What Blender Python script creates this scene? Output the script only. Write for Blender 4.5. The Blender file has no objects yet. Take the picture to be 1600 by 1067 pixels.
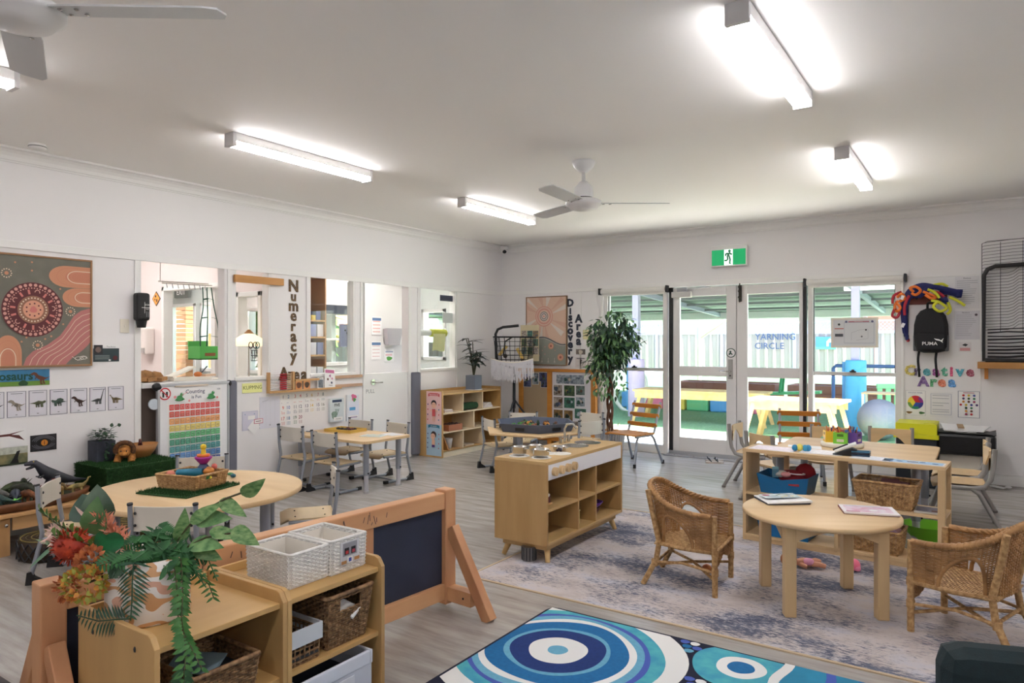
import bpy, math, random
from mathutils import Vector as V, Matrix as Mx
random.seed(7)
R=random.uniform; PI=math.pi
S=bpy.context.scene; COL=S.collection

# ---------------------------------------------------------------- camera, sky, sun, exposure
cd=bpy.data.cameras.new('camera'); cam=bpy.data.objects.new('camera',cd); COL.objects.link(cam); S.camera=cam
cam.location=(0,0,1.36); cam.rotation_euler=(PI/2,0,math.radians(34.07))
cd.sensor_width=36; cd.lens=36*1090/1600; cd.shift_y=2.5/1600; cd.clip_start=.02; cd.clip_end=300
S.view_settings.view_transform='Standard'; S.view_settings.look='None'; S.view_settings.gamma=1
S.view_settings.use_curve_mapping=False; S.view_settings.exposure=2.05
w=bpy.data.worlds.new('sky'); S.world=w; w.use_nodes=True
nt=w.node_tree; bg=nt.nodes['Background']; sk=nt.nodes.new('ShaderNodeTexSky'); sk.sky_type='NISHITA'
sk.sun_disc=False; sk.sun_elevation=math.radians(70); sk.sun_rotation=math.radians(100); sk.dust_density=1.5; sk.ozone_density=1.0
nt.links.new(sk.outputs[0],bg.inputs[0]); bg.inputs[1].default_value=0.24
sd=bpy.data.lights.new('sun','SUN'); sd.energy=9; sd.angle=.01; sd.color=(1,.95,.88)
sun=bpy.data.objects.new('sun',sd); COL.objects.link(sun); sun.rotation_euler=(math.radians(20),0,math.radians(80))

# ---------------------------------------------------------------- materials
def lin(c):
    o=[]
    for x in c[:3]:
        x/=255.0; o.append(x/12.92 if x<=.04045 else ((x+.055)/1.055)**2.4)
    return (o[0],o[1],o[2],1)
MC={}
def mat(rgb,rough=.5,metal=0,var=0,scale=20,bump=0,bscale=None,emit=0,alpha=None,stretch=(1,1,1),trans=0,c2=None,spec=None):
    """procedural material: base colour, optional noise towards a second colour, optional noise bump"""
    if isinstance(rgb,bpy.types.Material): return rgb
    key=(tuple(rgb),rough,metal,var,scale,bump,bscale,emit,alpha,stretch,trans,c2,spec)
    if key in MC: return MC[key]
    m=bpy.data.materials.new('paint_%03d'%len(MC)); MC[key]=m; m.use_nodes=True
    n=m.node_tree.nodes; l=m.node_tree.links; p=n['Principled BSDF']
    p.inputs['Base Color'].default_value=lin(rgb); p.inputs['Roughness'].default_value=rough; p.inputs['Metallic'].default_value=metal
    if spec is not None: p.inputs['Specular IOR Level'].default_value=spec
    if trans: p.inputs['Transmission Weight'].default_value=trans; p.inputs['IOR'].default_value=1.02
    if alpha is not None: p.inputs['Alpha'].default_value=alpha
    if emit: p.inputs['Emission Color'].default_value=lin(rgb); p.inputs['Emission Strength'].default_value=emit
    if var or bump:
        tc=n.new('ShaderNodeTexCoord'); mp=n.new('ShaderNodeMapping'); mp.inputs['Scale'].default_value=stretch
        l.new(tc.outputs['Object'],mp.inputs['Vector'])
    if var:
        t=n.new('ShaderNodeTexNoise'); t.inputs['Scale'].default_value=scale; t.inputs['Detail'].default_value=4
        l.new(mp.outputs[0],t.inputs['Vector'])
        r=n.new('ShaderNodeValToRGB'); a=lin(rgb); b=lin(c2) if c2 else tuple(x*(1-var) for x in a[:3])+(1,)
        r.color_ramp.elements[0].position=.35; r.color_ramp.elements[1].position=.68
        r.color_ramp.elements[0].color=b; r.color_ramp.elements[1].color=a
        l.new(t.outputs['Fac'],r.inputs[0]); l.new(r.outputs[0],p.inputs['Base Color'])
    if bump:
        t=n.new('ShaderNodeTexNoise'); t.inputs['Scale'].default_value=bscale or scale*3; t.inputs['Detail'].default_value=3
        l.new(mp.outputs[0],t.inputs['Vector']); bm=n.new('ShaderNodeBump'); bm.inputs['Strength'].default_value=bump; bm.inputs['Distance'].default_value=.004
        l.new(t.outputs['Fac'],bm.inputs['Height']); l.new(bm.outputs[0],p.inputs['Normal'])
    return m
def wood(c,c2,ax='y',rough=.45,scale=9):
    st={'x':(.12,1,1),'y':(1,.12,1),'z':(1,1,.12)}[ax]
    return mat(c,rough,var=.3,scale=scale,stretch=st,c2=c2)
def glass_mat():
    m=bpy.data.materials.new('window_glass'); m.use_nodes=True; n=m.node_tree.nodes; l=m.node_tree.links
    n.remove(n['Principled BSDF']); tr=n.new('ShaderNodeBsdfTransparent'); gl=n.new('ShaderNodeBsdfGlossy'); gl.inputs['Roughness'].default_value=.02
    tr.inputs[0].default_value=(.96,.98,.97,1)
    lw=n.new('ShaderNodeLayerWeight'); pw=n.new('ShaderNodeMath'); pw.operation='POWER'; pw.inputs[1].default_value=5
    ma=n.new('ShaderNodeMath'); ma.operation='MULTIPLY_ADD'; ma.inputs[1].default_value=.8; ma.inputs[2].default_value=.035; mx=n.new('ShaderNodeMixShader')
    l.new(lw.outputs['Facing'],pw.inputs[0]); l.new(pw.outputs[0],ma.inputs[0]); l.new(ma.outputs[0],mx.inputs[0])
    l.new(tr.outputs[0],mx.inputs[1]); l.new(gl.outputs[0],mx.inputs[2]); l.new(mx.outputs[0],n['Material Output'].inputs[0])
    return m
GLASS=glass_mat()
WHITE=mat((236,234,232),.55); WALLW=mat((237,235,235),.6,bump=.02,bscale=60); CEILW=mat((247,246,244),.7); TRIMW=mat((238,237,235),.4)
BLK=mat((22,22,24),.5); DK=mat((45,46,50),.6); GREYM=mat((150,155,164),.4,metal=.25); GREYP=mat((176,178,184),.5); STEEL=mat((200,198,194),.22,metal=1)
BIRCH=wood((226,196,152),(213,180,134),'y'); BIRCHX=wood((226,196,152),(213,180,134),'x'); BIRCHZ=wood((222,192,148),(208,176,130),'z')
OAK=wood((206,166,106),(190,148,88),'y'); OAKZ=wood((203,163,104),(186,145,86),'z'); OAKX=wood((206,166,106),(190,148,88),'x')
PINE=wood((212,168,116),(192,146,94),'y'); PINEZ=wood((206,162,112),(184,140,90),'z'); PINEX=wood((212,168,116),(192,146,94),'x')
ORNG=wood((205,138,58),(186,118,44),'x'); PALE=mat((232,226,212),.5); PAPER=mat((240,239,238),.6)
CANE=mat((188,142,90),.55,var=.4,scale=14,c2=(146,104,62)); CANE2=mat((208,170,118),.6,var=.4,scale=50,c2=(156,116,72)); CANED=mat((160,124,86),.65,var=.5,scale=60,c2=(98,70,46)); CANEW=mat((232,230,226),.6,var=.12,scale=60)
GRASST=mat((40,84,34),.9,var=.5,scale=90,bump=.8,bscale=220)
LEAF=mat((62,104,52),.5,var=.5,scale=15,c2=(34,70,34)); LEAFD=mat((48,82,52),.5,var=.5,scale=12,c2=(26,54,34)); LEAFL=mat((120,158,70),.5,var=.4,scale=25,c2=(74,116,46)); LEAFF=mat((62,124,66),.5,var=.4,scale=20,c2=(34,84,48))

# ---------------------------------------------------------------- mesh builder
class B:
    def __init__(s,M=None): s.v=[];s.f=[];s.m=[];s.sm=[];s.mats=[];s.M=M
    def mi(s,m):
        if m not in s.mats: s.mats.append(m)
        return s.mats.index(m)
    def add(s,vs,fs,m,smooth=False):
        o=len(s.v); i=s.mi(m)
        for p in vs:
            p=V(p); s.v.append(tuple(s.M@p) if s.M else tuple(p))
        for f in fs: s.f.append([k+o for k in f]); s.m.append(i); s.sm.append(smooth)
        return s
    def box(s,x0,y0,z0,x1,y1,z1,m):
        vs=[(x,y,z) for z in(z0,z1) for y in(y0,y1) for x in(x0,x1)]
        return s.add(vs,[(0,2,3,1),(4,5,7,6),(0,1,5,4),(2,6,7,3),(0,4,6,2),(1,3,7,5)],m)
    def cbox(s,c,d,m,rz=0,rx=0,ry=0):
        T=Mx.Translation(c)@Mx.Rotation(rz,4,'Z')@Mx.Rotation(ry,4,'Y')@Mx.Rotation(rx,4,'X')
        vs=[T@V((x*d[0]/2,y*d[1]/2,z*d[2]/2)) for z in(-1,1) for y in(-1,1) for x in(-1,1)]
        return s.add(vs,[(0,2,3,1),(4,5,7,6),(0,1,5,4),(2,6,7,3),(0,4,6,2),(1,3,7,5)],m)
    def bar(s,p,q,w,h,m,up=(0,0,1)):
        p=V(p);q=V(q);d=(q-p).normalized();u=V(up)
        if abs(d.dot(u))>.99:u=V((0,1,0))
        a=d.cross(u).normalized();b=a.cross(d)
        vs=[c+a*(w/2*i)+b*(h/2*j) for c in(p,q) for i,j in((-1,-1),(1,-1),(1,1),(-1,1))]
        return s.add(vs,[(0,1,2,3),(7,6,5,4),(0,4,5,1),(1,5,6,2),(2,6,7,3),(3,7,4,0)],m)
    def tube(s,pts,r,m,seg=8,closed=False,cap=True):
        pts=[V(p) for p in pts];n=len(pts);vs=[];fs=[];a=None
        for i,p in enumerate(pts):
            if closed: d=pts[(i+1)%n]-pts[i-1]
            else: d=pts[min(i+1,n-1)]-pts[max(i-1,0)]
            if d.length<1e-9:d=V((0,0,1))
            d.normalize()
            if a is None: a=d.orthogonal().normalized()
            else:
                a=a-d*a.dot(d)
                a=a.normalized() if a.length>1e-6 else d.orthogonal().normalized()
            b=d.cross(a);rr=r[i] if isinstance(r,(list,tuple)) else r
            for k in range(seg):
                t=2*PI*k/seg;vs.append(p+a*(math.cos(t)*rr)+b*(math.sin(t)*rr))
        for i in range(n if closed else n-1):
            j=(i+1)%n
            for k in range(seg):
                l=(k+1)%seg;fs.append((i*seg+k,i*seg+l,j*seg+l,j*seg+k))
        s.add(vs,fs,m,seg>4)
        if cap and not closed:
            o=len(vs);s.add(vs[:seg],[tuple(range(seg))[::-1]],m);s.add(vs[-seg:],[tuple(range(seg))],m)
        return s
    def lathe(s,prof,m,seg=24,c=(0,0,0),sx=1,sy=1):
        vs=[];fs=[];n=len(prof)
        for r,z in prof:
            for k in range(seg):
                t=2*PI*k/seg;vs.append((c[0]+r*math.cos(t)*sx,c[1]+r*math.sin(t)*sy,c[2]+z))
        for i in range(n-1):
            for k in range(seg):
                l=(k+1)%seg;fs.append((i*seg+k,i*seg+l,(i+1)*seg+l,(i+1)*seg+k))
        s.add(vs,fs,m,True)
        for i,rev in((0,1),(n-1,0)):
            if prof[i][0]>1e-5:
                f=tuple(range(seg));s.add(vs[i*seg:(i+1)*seg],[f[::-1] if rev else f],m)
        return s
    def prism(s,poly,d,m,T=None):
        """polygon in local xy, extruded d along local z, placed by T"""
        T=T or Mx();n=len(poly)
        vs=[T@V((x,y,0)) for x,y in poly]+[T@V((x,y,d)) for x,y in poly]
        fs=[tuple(range(n))[::-1],tuple(range(n,2*n))]+[(i,(i+1)%n,n+(i+1)%n,n+i) for i in range(n)]
        return s.add(vs,fs,m)
    def ell(s,c,rx,ry,rz,m,seg=12,rot=None):
        vs=[];fs=[];k2=max(4,seg//2)
        for i in range(k2+1):
            t=PI*i/k2
            for k in range(seg):
                p=2*PI*k/seg;q=V((rx*math.sin(t)*math.cos(p),ry*math.sin(t)*math.sin(p),rz*math.cos(t)))
                if rot:q=rot@q
                vs.append(q+V(c))
        for i in range(k2):
            for k in range(seg):
                l=(k+1)%seg;fs.append((i*seg+k,(i+1)*seg+k,(i+1)*seg+l,i*seg+l))
        return s.add(vs,fs,m,True)
    def grid(s,fn,nu,nv,m,smooth=True,closed=False):
        vs=[fn(i/nu,j/nv) for j in range(nv+1) for i in range(nu+1)]
        fs=[(j*(nu+1)+i,j*(nu+1)+i+1,(j+1)*(nu+1)+i+1,(j+1)*(nu+1)+i) for j in range(nv) for i in range(nu)]
        return s.add(vs,fs,m,smooth)
    def leaf(s,p,d,n,L,W,m,curl=.15):
        """a pointed leaf: base p, direction d, face normal n"""
        p=V(p);d=V(d).normalized();n=V(n);a=d.cross(n)
        if a.length<1e-4:a=d.orthogonal()
        a.normalize();n=a.cross(d).normalized()
        q=lambda t,w,c:p+d*(L*t)+a*(W*w)+n*(L*c)
        if L>.08:
            T=((.0,.0),(.06,.26),(.16,.44),(.3,.52),(.46,.48),(.62,.38),(.78,.25),(.9,.12),(1,0))
            vs=[];fs=[]
            for t,w in T: c=-curl*t*t;vs+=[q(t,w,c+.05*w),q(t,0,c),q(t,-w,c+.05*w)]
            for i in range(len(T)-1): k=3*i;fs+=[(k,k+1,k+4,k+3),(k+1,k+2,k+5,k+4)]
            return s.add(vs,fs,m,True)
        vs=[q(0,0,0),q(.3,.5,-curl*.05+.03),q(.3,0,0),q(.3,-.5,.03),q(.65,.4,-curl*.5+.03),q(.65,0,-curl*.5),q(.65,-.4,-curl*.5+.03),q(1,0,-curl)]
        return s.add(vs,[(0,2,1),(0,3,2),(1,2,5,4),(2,3,6,5),(4,5,7),(5,6,7)],m,True)
def obj(name,b,parent=None,bevel=0,**props):
    me=bpy.data.meshes.new(name);me.from_pydata(b.v,[],b.f)
    for m in b.mats: me.materials.append(m)
    me.polygons.foreach_set('material_index',b.m);me.polygons.foreach_set('use_smooth',b.sm);me.update()
    o=bpy.data.objects.new(name,me);COL.objects.link(o)
    if parent:o.parent=parent
    if bevel:
        md=o.modifiers.new('bevel','BEVEL');md.width=bevel;md.segments=2;md.limit_method='ANGLE';md.angle_limit=math.radians(50)
    for k,v in props.items(): o[k]=v
    return o
def thing(name,label,cat,loc=(0,0,0),rz=0,group=None):
    o=bpy.data.objects.new(name,None);COL.objects.link(o);o.empty_display_size=.1
    o.location=loc;o.rotation_euler=(0,0,rz);o['label']=label;o['category']=cat
    if group:o['group']=group
    return o
def solo(name,label,cat,b,loc=(0,0,0),rz=0,group=None,bevel=0):
    o=obj(name,b,None,bevel);o.location=loc;o.rotation_euler=(0,0,rz);o['label']=label;o['category']=cat
    if group:o['group']=group
    return o
def struct(name,b,bevel=0): return obj(name,b,None,bevel,kind='structure')
def dup(t,label,loc,rz=0,sc=1):
    def cp(o,par):
        c=o.copy();COL.objects.link(c);c.parent=par
        for k in list(kids[o.name]): cp(k,c)
        return c
    kids={};
    def walk(o):
        kids[o.name]=list(o.children)
        for k in o.children: walk(k)
    walk(t);c=cp(t,None);c.location=loc;c.rotation_euler=(0,0,rz);c.scale=(sc,)*3;c['label']=label
    return c

# flat print: shapes laid on a plane with a hair's thickness between layers
TXT={}
def glyphs(s,bold):
    k=(s,bold)
    if k not in TXT:
        cu=bpy.data.curves.new('t','FONT');cu.body=s;cu.size=1;cu.offset=bold;cu.resolution_u=2
        o=bpy.data.objects.new('t',cu);me=bpy.data.meshes.new_from_object(o)
        vs=[(q.co.x,q.co.y) for q in me.vertices];fs=[tuple(f.vertices) for f in me.polygons]
        bpy.data.objects.remove(o);bpy.data.curves.remove(cu);bpy.data.meshes.remove(me)
        TXT[k]=(vs,fs)
    return TXT[k]
class Sheet:
    def __init__(s,b,o,u,v,eps=.0005):
        s.b=b;s.o=V(o);s.u=V(u).normalized();s.v=V(v).normalized();s.n=s.u.cross(s.v);s.k=eps;s.e=eps
    def P(s,x,y): return s.o+s.u*x+s.v*y+s.n*s.k
    def poly(s,pts,m): s.b.add([s.P(*p) for p in pts],[tuple(range(len(pts)))],m);s.k+=s.e;return s
    def rect(s,x0,y0,x1,y1,m): return s.poly([(x0,y0),(x1,y0),(x1,y1),(x0,y1)],m)
    def rects(s,L,m):
        for x0,y0,x1,y1 in L: s.poly([(x0,y0),(x1,y0),(x1,y1),(x0,y1)],m);s.k-=s.e
        s.k+=s.e;return s
    def circ(s,x,y,r,m,ry=None,n=20,wob=0):
        ry=ry or r;return s.poly([(x+r*(1+wob*math.sin(3*t+x*9)+wob*math.sin(5*t+y*7)*.5)*math.cos(t),y+ry*(1+wob*math.sin(3*t+x*9))*math.sin(t)) for t in [2*PI*i/n for i in range(n)]],m)
    def dots(s,L,r,m,n=8):
        for x,y in L: s.circ(x,y,r,m,n=n);s.k-=s.e
        s.k+=s.e;return s
    def line(s,pts,w,m,closed=False):
        P=[V((x,y,0)) for x,y in pts];n=len(P);vs=[];fs=[]
        for i in range(n):
            d=(P[(i+1)%n]-P[i-1]) if closed else (P[min(i+1,n-1)]-P[max(i-1,0)])
            d.normalize();a=V((-d.y,d.x,0))*(w/2);vs+=[s.P(P[i].x+a.x,P[i].y+a.y),s.P(P[i].x-a.x,P[i].y-a.y)]
        for i in range(n if closed else n-1):
            j=(i+1)%n;fs.append((2*i,2*i+1,2*j+1,2*j))
        s.b.add(vs,fs,m);s.k+=s.e;return s
    def frame(s,x0,y0,x1,y1,w,m): return s.line([(x0,y0),(x1,y0),(x1,y1),(x0,y1)],w,m,True)
    def text(s,t,x,y,h,m,align='c',bold=0.0,sx=1.0,rot=0):
        vs,fs=glyphs(t,bold)
        if not vs: return s
        x0=min(a for a,_ in vs);x1=max(a for a,_ in vs);k=h/.72
        ox={'c':(x0+x1)/2,'l':x0,'r':x1}[align];c,si=math.cos(rot),math.sin(rot)
        L=[((a-ox)*k*sx,q*k) for a,q in vs]
        s.b.add([s.P(x+a*c-q*si,y+a*si+q*c) for a,q in L],fs,m);s.k+=s.e;return s

# real woven cane: stakes up, strands running in and out of them
def weave(b,fn,nu,nv,r,amp,m,hole=None,closed=True,rs=None,ms=None,sub=1):
    """fn(u,v)->(point, normal). nu stakes, nv strands"""
    ms=ms or m;rs=rs or r*1.2;N=nu*sub*(1 if closed else 1)
    for j in range(nv):
        v=(j+.5)/nv;run=[]
        def flush(run,cl):
            if len(run)>1:b.tube(run,r,m,seg=4,closed=cl,cap=False)
        for i in range(N+(0 if closed else 1)):
            u=i/N
            if hole and hole(u,v): flush(run,False);run=[];continue
            p,n=fn(u,v);sg=math.cos(PI*i/sub+PI*(j%2)) if sub>1 else (1 if (i+j)%2 else -1)
            run.append(V(p)+V(n)*(amp*sg))
        flush(run,closed and len(run)==N)
    for i in range(nu+(0 if closed else 1)):
        u=i/nu;run=[]
        for j in range(9):
            v=j/8
            if hole and hole(u,v):
                if len(run)>1:b.tube(run,rs,ms,seg=4,cap=False)
                run=[];continue
            run.append(V(fn(u,v)[0]))
        if len(run)>1:b.tube(run,rs,ms,seg=4,cap=False)
    return b
def boxfn(w0,d0,w1,d1,z0,z1,rc=.12,c=(0,0)):
    """rounded rectangular wall, bottom w0 x d0 at z0, top w1 x d1 at z1"""
    def fn(u,v):
        t=2*PI*u+PI/4;e=.22
        cx=math.copysign(abs(math.cos(t))**e,math.cos(t));sy=math.copysign(abs(math.sin(t))**e,math.sin(t))
        w=(w0+(w1-w0)*v)/2;d=(d0+(d1-d0)*v)/2
        return (c[0]+w*cx,c[1]+d*sy,z0+(z1-z0)*v),(math.cos(t),math.sin(t),0)
    return fn
def boxfn2(w0,d0,w1,d1,z0,z1,c=(0,0)):
    """same, with strands spaced evenly along the perimeter"""
    def fn(u,v):
        w=(w0+(w1-w0)*v)/2;d=(d0+(d1-d0)*v)/2;P=4*(w+d);s=(u%1)*P
        if s<2*w:p=(-w+s,-d);n=(0,-1)
        elif s<2*w+2*d:p=(w,-d+s-2*w);n=(1,0)
        elif s<4*w+2*d:p=(w-(s-2*w-2*d),d);n=(0,1)
        else:p=(-w,d-(s-4*w-2*d));n=(-1,0)
        return (c[0]+p[0],c[1]+p[1],z0+(z1-z0)*v),(n[0],n[1],0)
    return fn
# ---------------------------------------------------------------- room shell (metres; back wall y=8.16, left wall x=-5.69)
XL,YB,ZC=-5.69,8.16,2.73
def floor_mat():
    m=bpy.data.materials.new('vinyl_floor');m.use_nodes=True;n=m.node_tree.nodes;l=m.node_tree.links;p=n['Principled BSDF']
    tc=n.new('ShaderNodeTexCoord');mp=n.new('ShaderNodeMapping');mp.inputs['Scale'].default_value=(1,7,1);mp.inputs['Rotation'].default_value=(0,0,0)
    l.new(tc.outputs['Object'],mp.inputs[0]);t=n.new('ShaderNodeTexNoise');t.inputs['Scale'].default_value=2.2;t.inputs['Detail'].default_value=7;t.inputs['Roughness'].default_value=.6
    l.new(mp.outputs[0],t.inputs['Vector']);r=n.new('ShaderNodeValToRGB');e=r.color_ramp.elements
    e[0].position=.3;e[0].color=lin((148,141,135));e[1].position=.62;e[1].color=lin((182,177,172))
    l.new(t.outputs['Fac'],r.inputs[0]);l.new(r.outputs[0],p.inputs['Base Color']);p.inputs['Roughness'].default_value=.24
    return m
b=B();b.box(XL-.1,-3.6,-.1,5.1,YB+.12,0,floor_mat());struct('floor',b)
b=B();b.box(XL-.1,-3.6,ZC,5.1,YB+.12,ZC+.15,CEILW);struct('ceiling',b)
# left wall with its row of openings
o0,o1=1.03,2.045
b=B();W=lambda y0,y1,z0,z1,m=WALLW:b.box(XL-.1,y0,z0,XL,y1,z1,m)
W(-3.6,3.01,0,ZC);W(3.01,YB+.12,o1,ZC)
for y0,y1 in((3.77,3.87),(4.26,4.73),(5.35,5.50),(6.20,6.40),(7.12,YB+.12)): W(y0,y1,0,o1)
for y0,y1 in((3.87,4.26),(4.73,5.35),(6.40,7.12)): W(y0,y1,0,o0)
b.box(XL-.07,3.01,0,XL-.05,3.77,1.0,mat((122,108,98),.5,var=.2,scale=6,stretch=(1,1,.2)))
struct('wall_left',b)
b=B()
b.box(XL-.16,3.01,.99,XL+.03,3.77,1.03,TRIMW)
b.box(XL,-3.6,2.03,XL+.014,YB,2.085,TRIMW);struct('trim_1',b,.003)
b=B()
for y in(2.985,3.82,4.71,5.45,5.475,6.22,6.385,7.14):
    w_=.05 if y!=5.475 else .03
    b.box(XL,y-w_/2,1.0 if y in(4.71,5.45) else .0,XL+.014,y+w_/2,2.03,TRIMW)
for y0,y1 in((3.87,4.26),(4.73,5.35),(6.40,7.12)):
    b.box(XL-.11,y0,1.015,XL+.02,y1,1.045,TRIMW)
    for y in(y0,y1-.02): b.box(XL-.1,y,1.045,XL-.002,y+.02,2.03,TRIMW)
struct('trim_2',b,.003)
for i,(y0,y1) in enumerate(((4.75,5.33),(6.42,7.10))):
    g=B();g.box(XL-.055,y0,1.045,XL-.05,y1,2.04,GLASS);struct('window_%d'%(5+i),g)
# other walls
b=B();b.box(XL-.1,YB,2.05,5.1,YB+.12,ZC,WALLW);b.box(XL-.1,YB,0,-4.10,YB+.12,2.05,WALLW);b.box(-.69,YB,0,5.1,YB+.12,2.05,WALLW);struct('wall_back',b)
b=B();b.box(5,-3.6,0,5.1,YB,ZC,WALLW);struct('wall_right',b)
b=B();b.box(XL,-3.6,0,5,-3.5,ZC,WALLW);struct('wall_front',b)
# batten joints on the back wall
b=B()
for x in(-5.02,-4.42): b.box(x-.012,YB-.004,1.02,x+.012,YB,2.03,TRIMW)
b.box(XL,YB-.012,2.04,-4.1,YB,2.085,TRIMW);b.box(-4.12,YB-.016,0,-4.08,YB,2.06,TRIMW);b.box(-.70,YB-.016,0,-.678,YB,2.06,TRIMW)
b.box(-4.1,YB-.016,2.04,-.63,YB,2.1,TRIMW);b.box(-.63,YB-.006,2.02,-.02,YB,2.03,TRIMW);b.box(-.03,YB-.006,0,-.02,YB,2.03,TRIMW);struct('trim_3',b,.002)
# cove cornice
def cove(name,fn):
    pr=[(0,-.095),(.012,-.095),(.014,-.085)]+[(.02+.065*(1-math.cos(t)),-.08+.065*math.sin(t)) for t in(0,.4,.8,1.2,1.57)]+[(.09,-.014),(.09,0),(0,0)]
    b=B();L=fn(pr);n=len(pr);b.add(L[0]+L[1],[(i,(i+1)%n,n+(i+1)%n,n+i) for i in range(n)],TRIMW);struct(name,b)
cove('trim_4',lambda p:([(XL+a,-3.5,ZC+z) for a,z in p],[(XL+a,YB-a,ZC+z) for a,z in p]))
cove('trim_5',lambda p:([(XL+a,YB-a,ZC+z) for a,z in p],[(5-a,YB-a,ZC+z) for a,z in p]))
b=B();b.box(-.63,YB-.014,0,5,YB,.1,TRIMW);b.box(XL+.1,YB-.014,0,-4.12,YB,.1,TRIMW);struct('baseboard_back',b,.003)
b=B();b.box(XL,-3.5,0,XL+.012,3.01,.08,TRIMW);struct('baseboard_left',b,.003)

# windows and doors in the back wall
FR=mat((228,226,224),.4)
def windowun(name,x0,x1):
    b=B();y0,y1=YB+.0,YB+.09;f=.055
    b.box(x0,y0,.0,x0+f,y1,2.04,FR);b.box(x1-f,y0,0,x1,y1,2.04,FR);b.box(x0+f,y0,0,x1-f,y1,.1,FR);b.box(x0+f,y0,1.975,x1-f,y1,2.04,FR)
    b.box(x0+f,y0+.01,1.015,x1-f,y1-.02,1.05,mat((214,214,212),.3))
    t=struct(name,b,.003)
    g=B();g.box(x0+f,YB+.05,.1,x1-f,YB+.054,1.015,GLASS);g2=B();g2.box(x0+f,YB+.05,1.05,x1-f,YB+.054,1.975,GLASS);obj('pane',g,t);obj('pane',g2,t)
    k=B();k.box(x0+f,YB+.02,1.966,x1-f,YB+.04,1.975,BLK);k.box(x0+f,YB+.02,1.05,x0+f+.008,YB+.04,1.975,BLK);k.box(x0+f,YB+.018,1.008,x1-f,YB+.03,1.014,BLK);k.box(x1-f-.008,YB+.02,1.05,x1-f,YB+.04,1.975,BLK);obj('seal',k,t,label='black rubber seal')
    c=B();c.box((x0+x1)/2-.03,y0-.02,1.05,(x0+x1)/2+.03,y0+.012,1.065,BLK);c.ell(((x0+x1)/2,y0-.01,1.07),.018,.012,.012,BLK,8);obj('catch',c,t,label='black window catch')
    return t
windowun('window_1',-4.08,-3.22);windowun('window_2',-1.60,-.70)
def leafdoor(name,x0,x1,g0,g1,hinge_left):
    b=B();y0,y1=YB+.02,YB+.06
    b.box(x0,y0,.05,g0,y1,2.03,FR);b.box(g1,y0,.05,x1,y1,2.03,FR)
    for z0,z1 in((.05,.217),(.965,1.08),(1.925,2.03)): b.box(g0,y0,z0,g1,y1,z1,FR)
    t=struct(name,b,.003)
    for z0,z1 in((.217,.965),(1.08,1.925)):
        g=B();g.box(g0,YB+.038,z0,g1,YB+.042,z1,GLASS);obj('pane',g,t)
    return t
d1=leafdoor('door_1',-3.15,-2.385,-3.068,-2.50,True);d2=leafdoor('door_2',-2.378,-1.655,-2.257,-1.694,False)
h=B();h.box(-2.475,YB+.006,.94,-2.425,YB+.02,1.17,mat((176,174,170),.35,metal=.6));h.tube([(-2.45,YB-.01,1.03),(-2.45,YB-.045,1.03),(-2.56,YB-.045,1.03)],.009,STEEL);h.tube([(-2.45,YB+.02,1.03),(-2.45,YB-.01,1.03)],.016,STEEL);h.tube([(-2.45,YB+.01,.98),(-2.45,YB,.98)],.01,DK);obj('handle',h,d1,label='steel lever handle on long plate')
s=B();s.tube([(-2.445,YB+.02,1.245),(-2.445,YB+.016,1.245)],.055,mat((20,70,54),.5),20);sh=Sheet(s,(-2.445,YB+.0155,1.245),(1,0,0),(0,0,1));sh.circ(0,0,.046,PAPER).circ(-.005,.014,.012,mat((20,70,54))).poly([(-.018,0),(.0,.004),(.022,-.014),(.012,-.024),(-.002,-.012),(-.02,-.026),(-.026,-.018)],mat((20,70,54)));obj('round_sticker',s,d1,label='round green and white sticker above the handle')
b=B();b.box(-3.20,YB+.01,0,-3.155,YB+.07,2.04,BLK);b.box(-1.65,YB+.01,0,-1.618,YB+.07,2.04,BLK);b.box(-2.386,YB+.045,.05,-2.377,YB+.055,2.03,DK);struct('trim_6',b)
b=B();b.box(-3.22,YB-.13,0,-1.6,YB+.1,.012,mat((170,172,176),.35,metal=.5));b.box(-3.2,YB+.0,.012,-1.6,YB+.1,.05,mat((190,192,196),.35,metal=.5))
for i in range(7): b.ell((-3.1+i*.24,YB-.07,.012),.008,.008,.003,DK,8)
struct('trim_7',b)
# door closer and barrel bolt
t=thing('door_closer','silver door closer arm on top of the left glass door','door closer',(-2.98,YB,2.0))
b=B();b.box(-.17,-.045,-.09,.07,.018,-.02,mat((206,204,200),.4));obj('body',b,t,.006)
b=B();b.bar((-.05,-.03,.01),(.33,-.12,.012),.025,.008,GREYP);b.bar((.33,-.12,.02),(.14,-.03,.02),.025,.008,GREYP);b.box(-.1,-.04,-.02,.02,.0,.03,GREYP);obj('arm',b,t)
t=thing('barrel_bolt','dark brass bolt with chain at the top where the glass doors meet','bolt',(-2.335,YB,1.93))
b=B();b.box(-.016,-.006,-.09,.016,.018,.1,mat((70,66,60),.4,metal=.7));obj('plate',b,t)
b=B();b.tube([(0,-.014,-.1),(0,-.014,.12)],.008,mat((60,56,52),.35,metal=.8));
for z in(.08,.03,-.04): b.ell((0,-.016,z),.022,.014,.016,mat((66,62,56),.35,metal=.8),10)
obj('bolt_rod',b,t)
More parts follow.
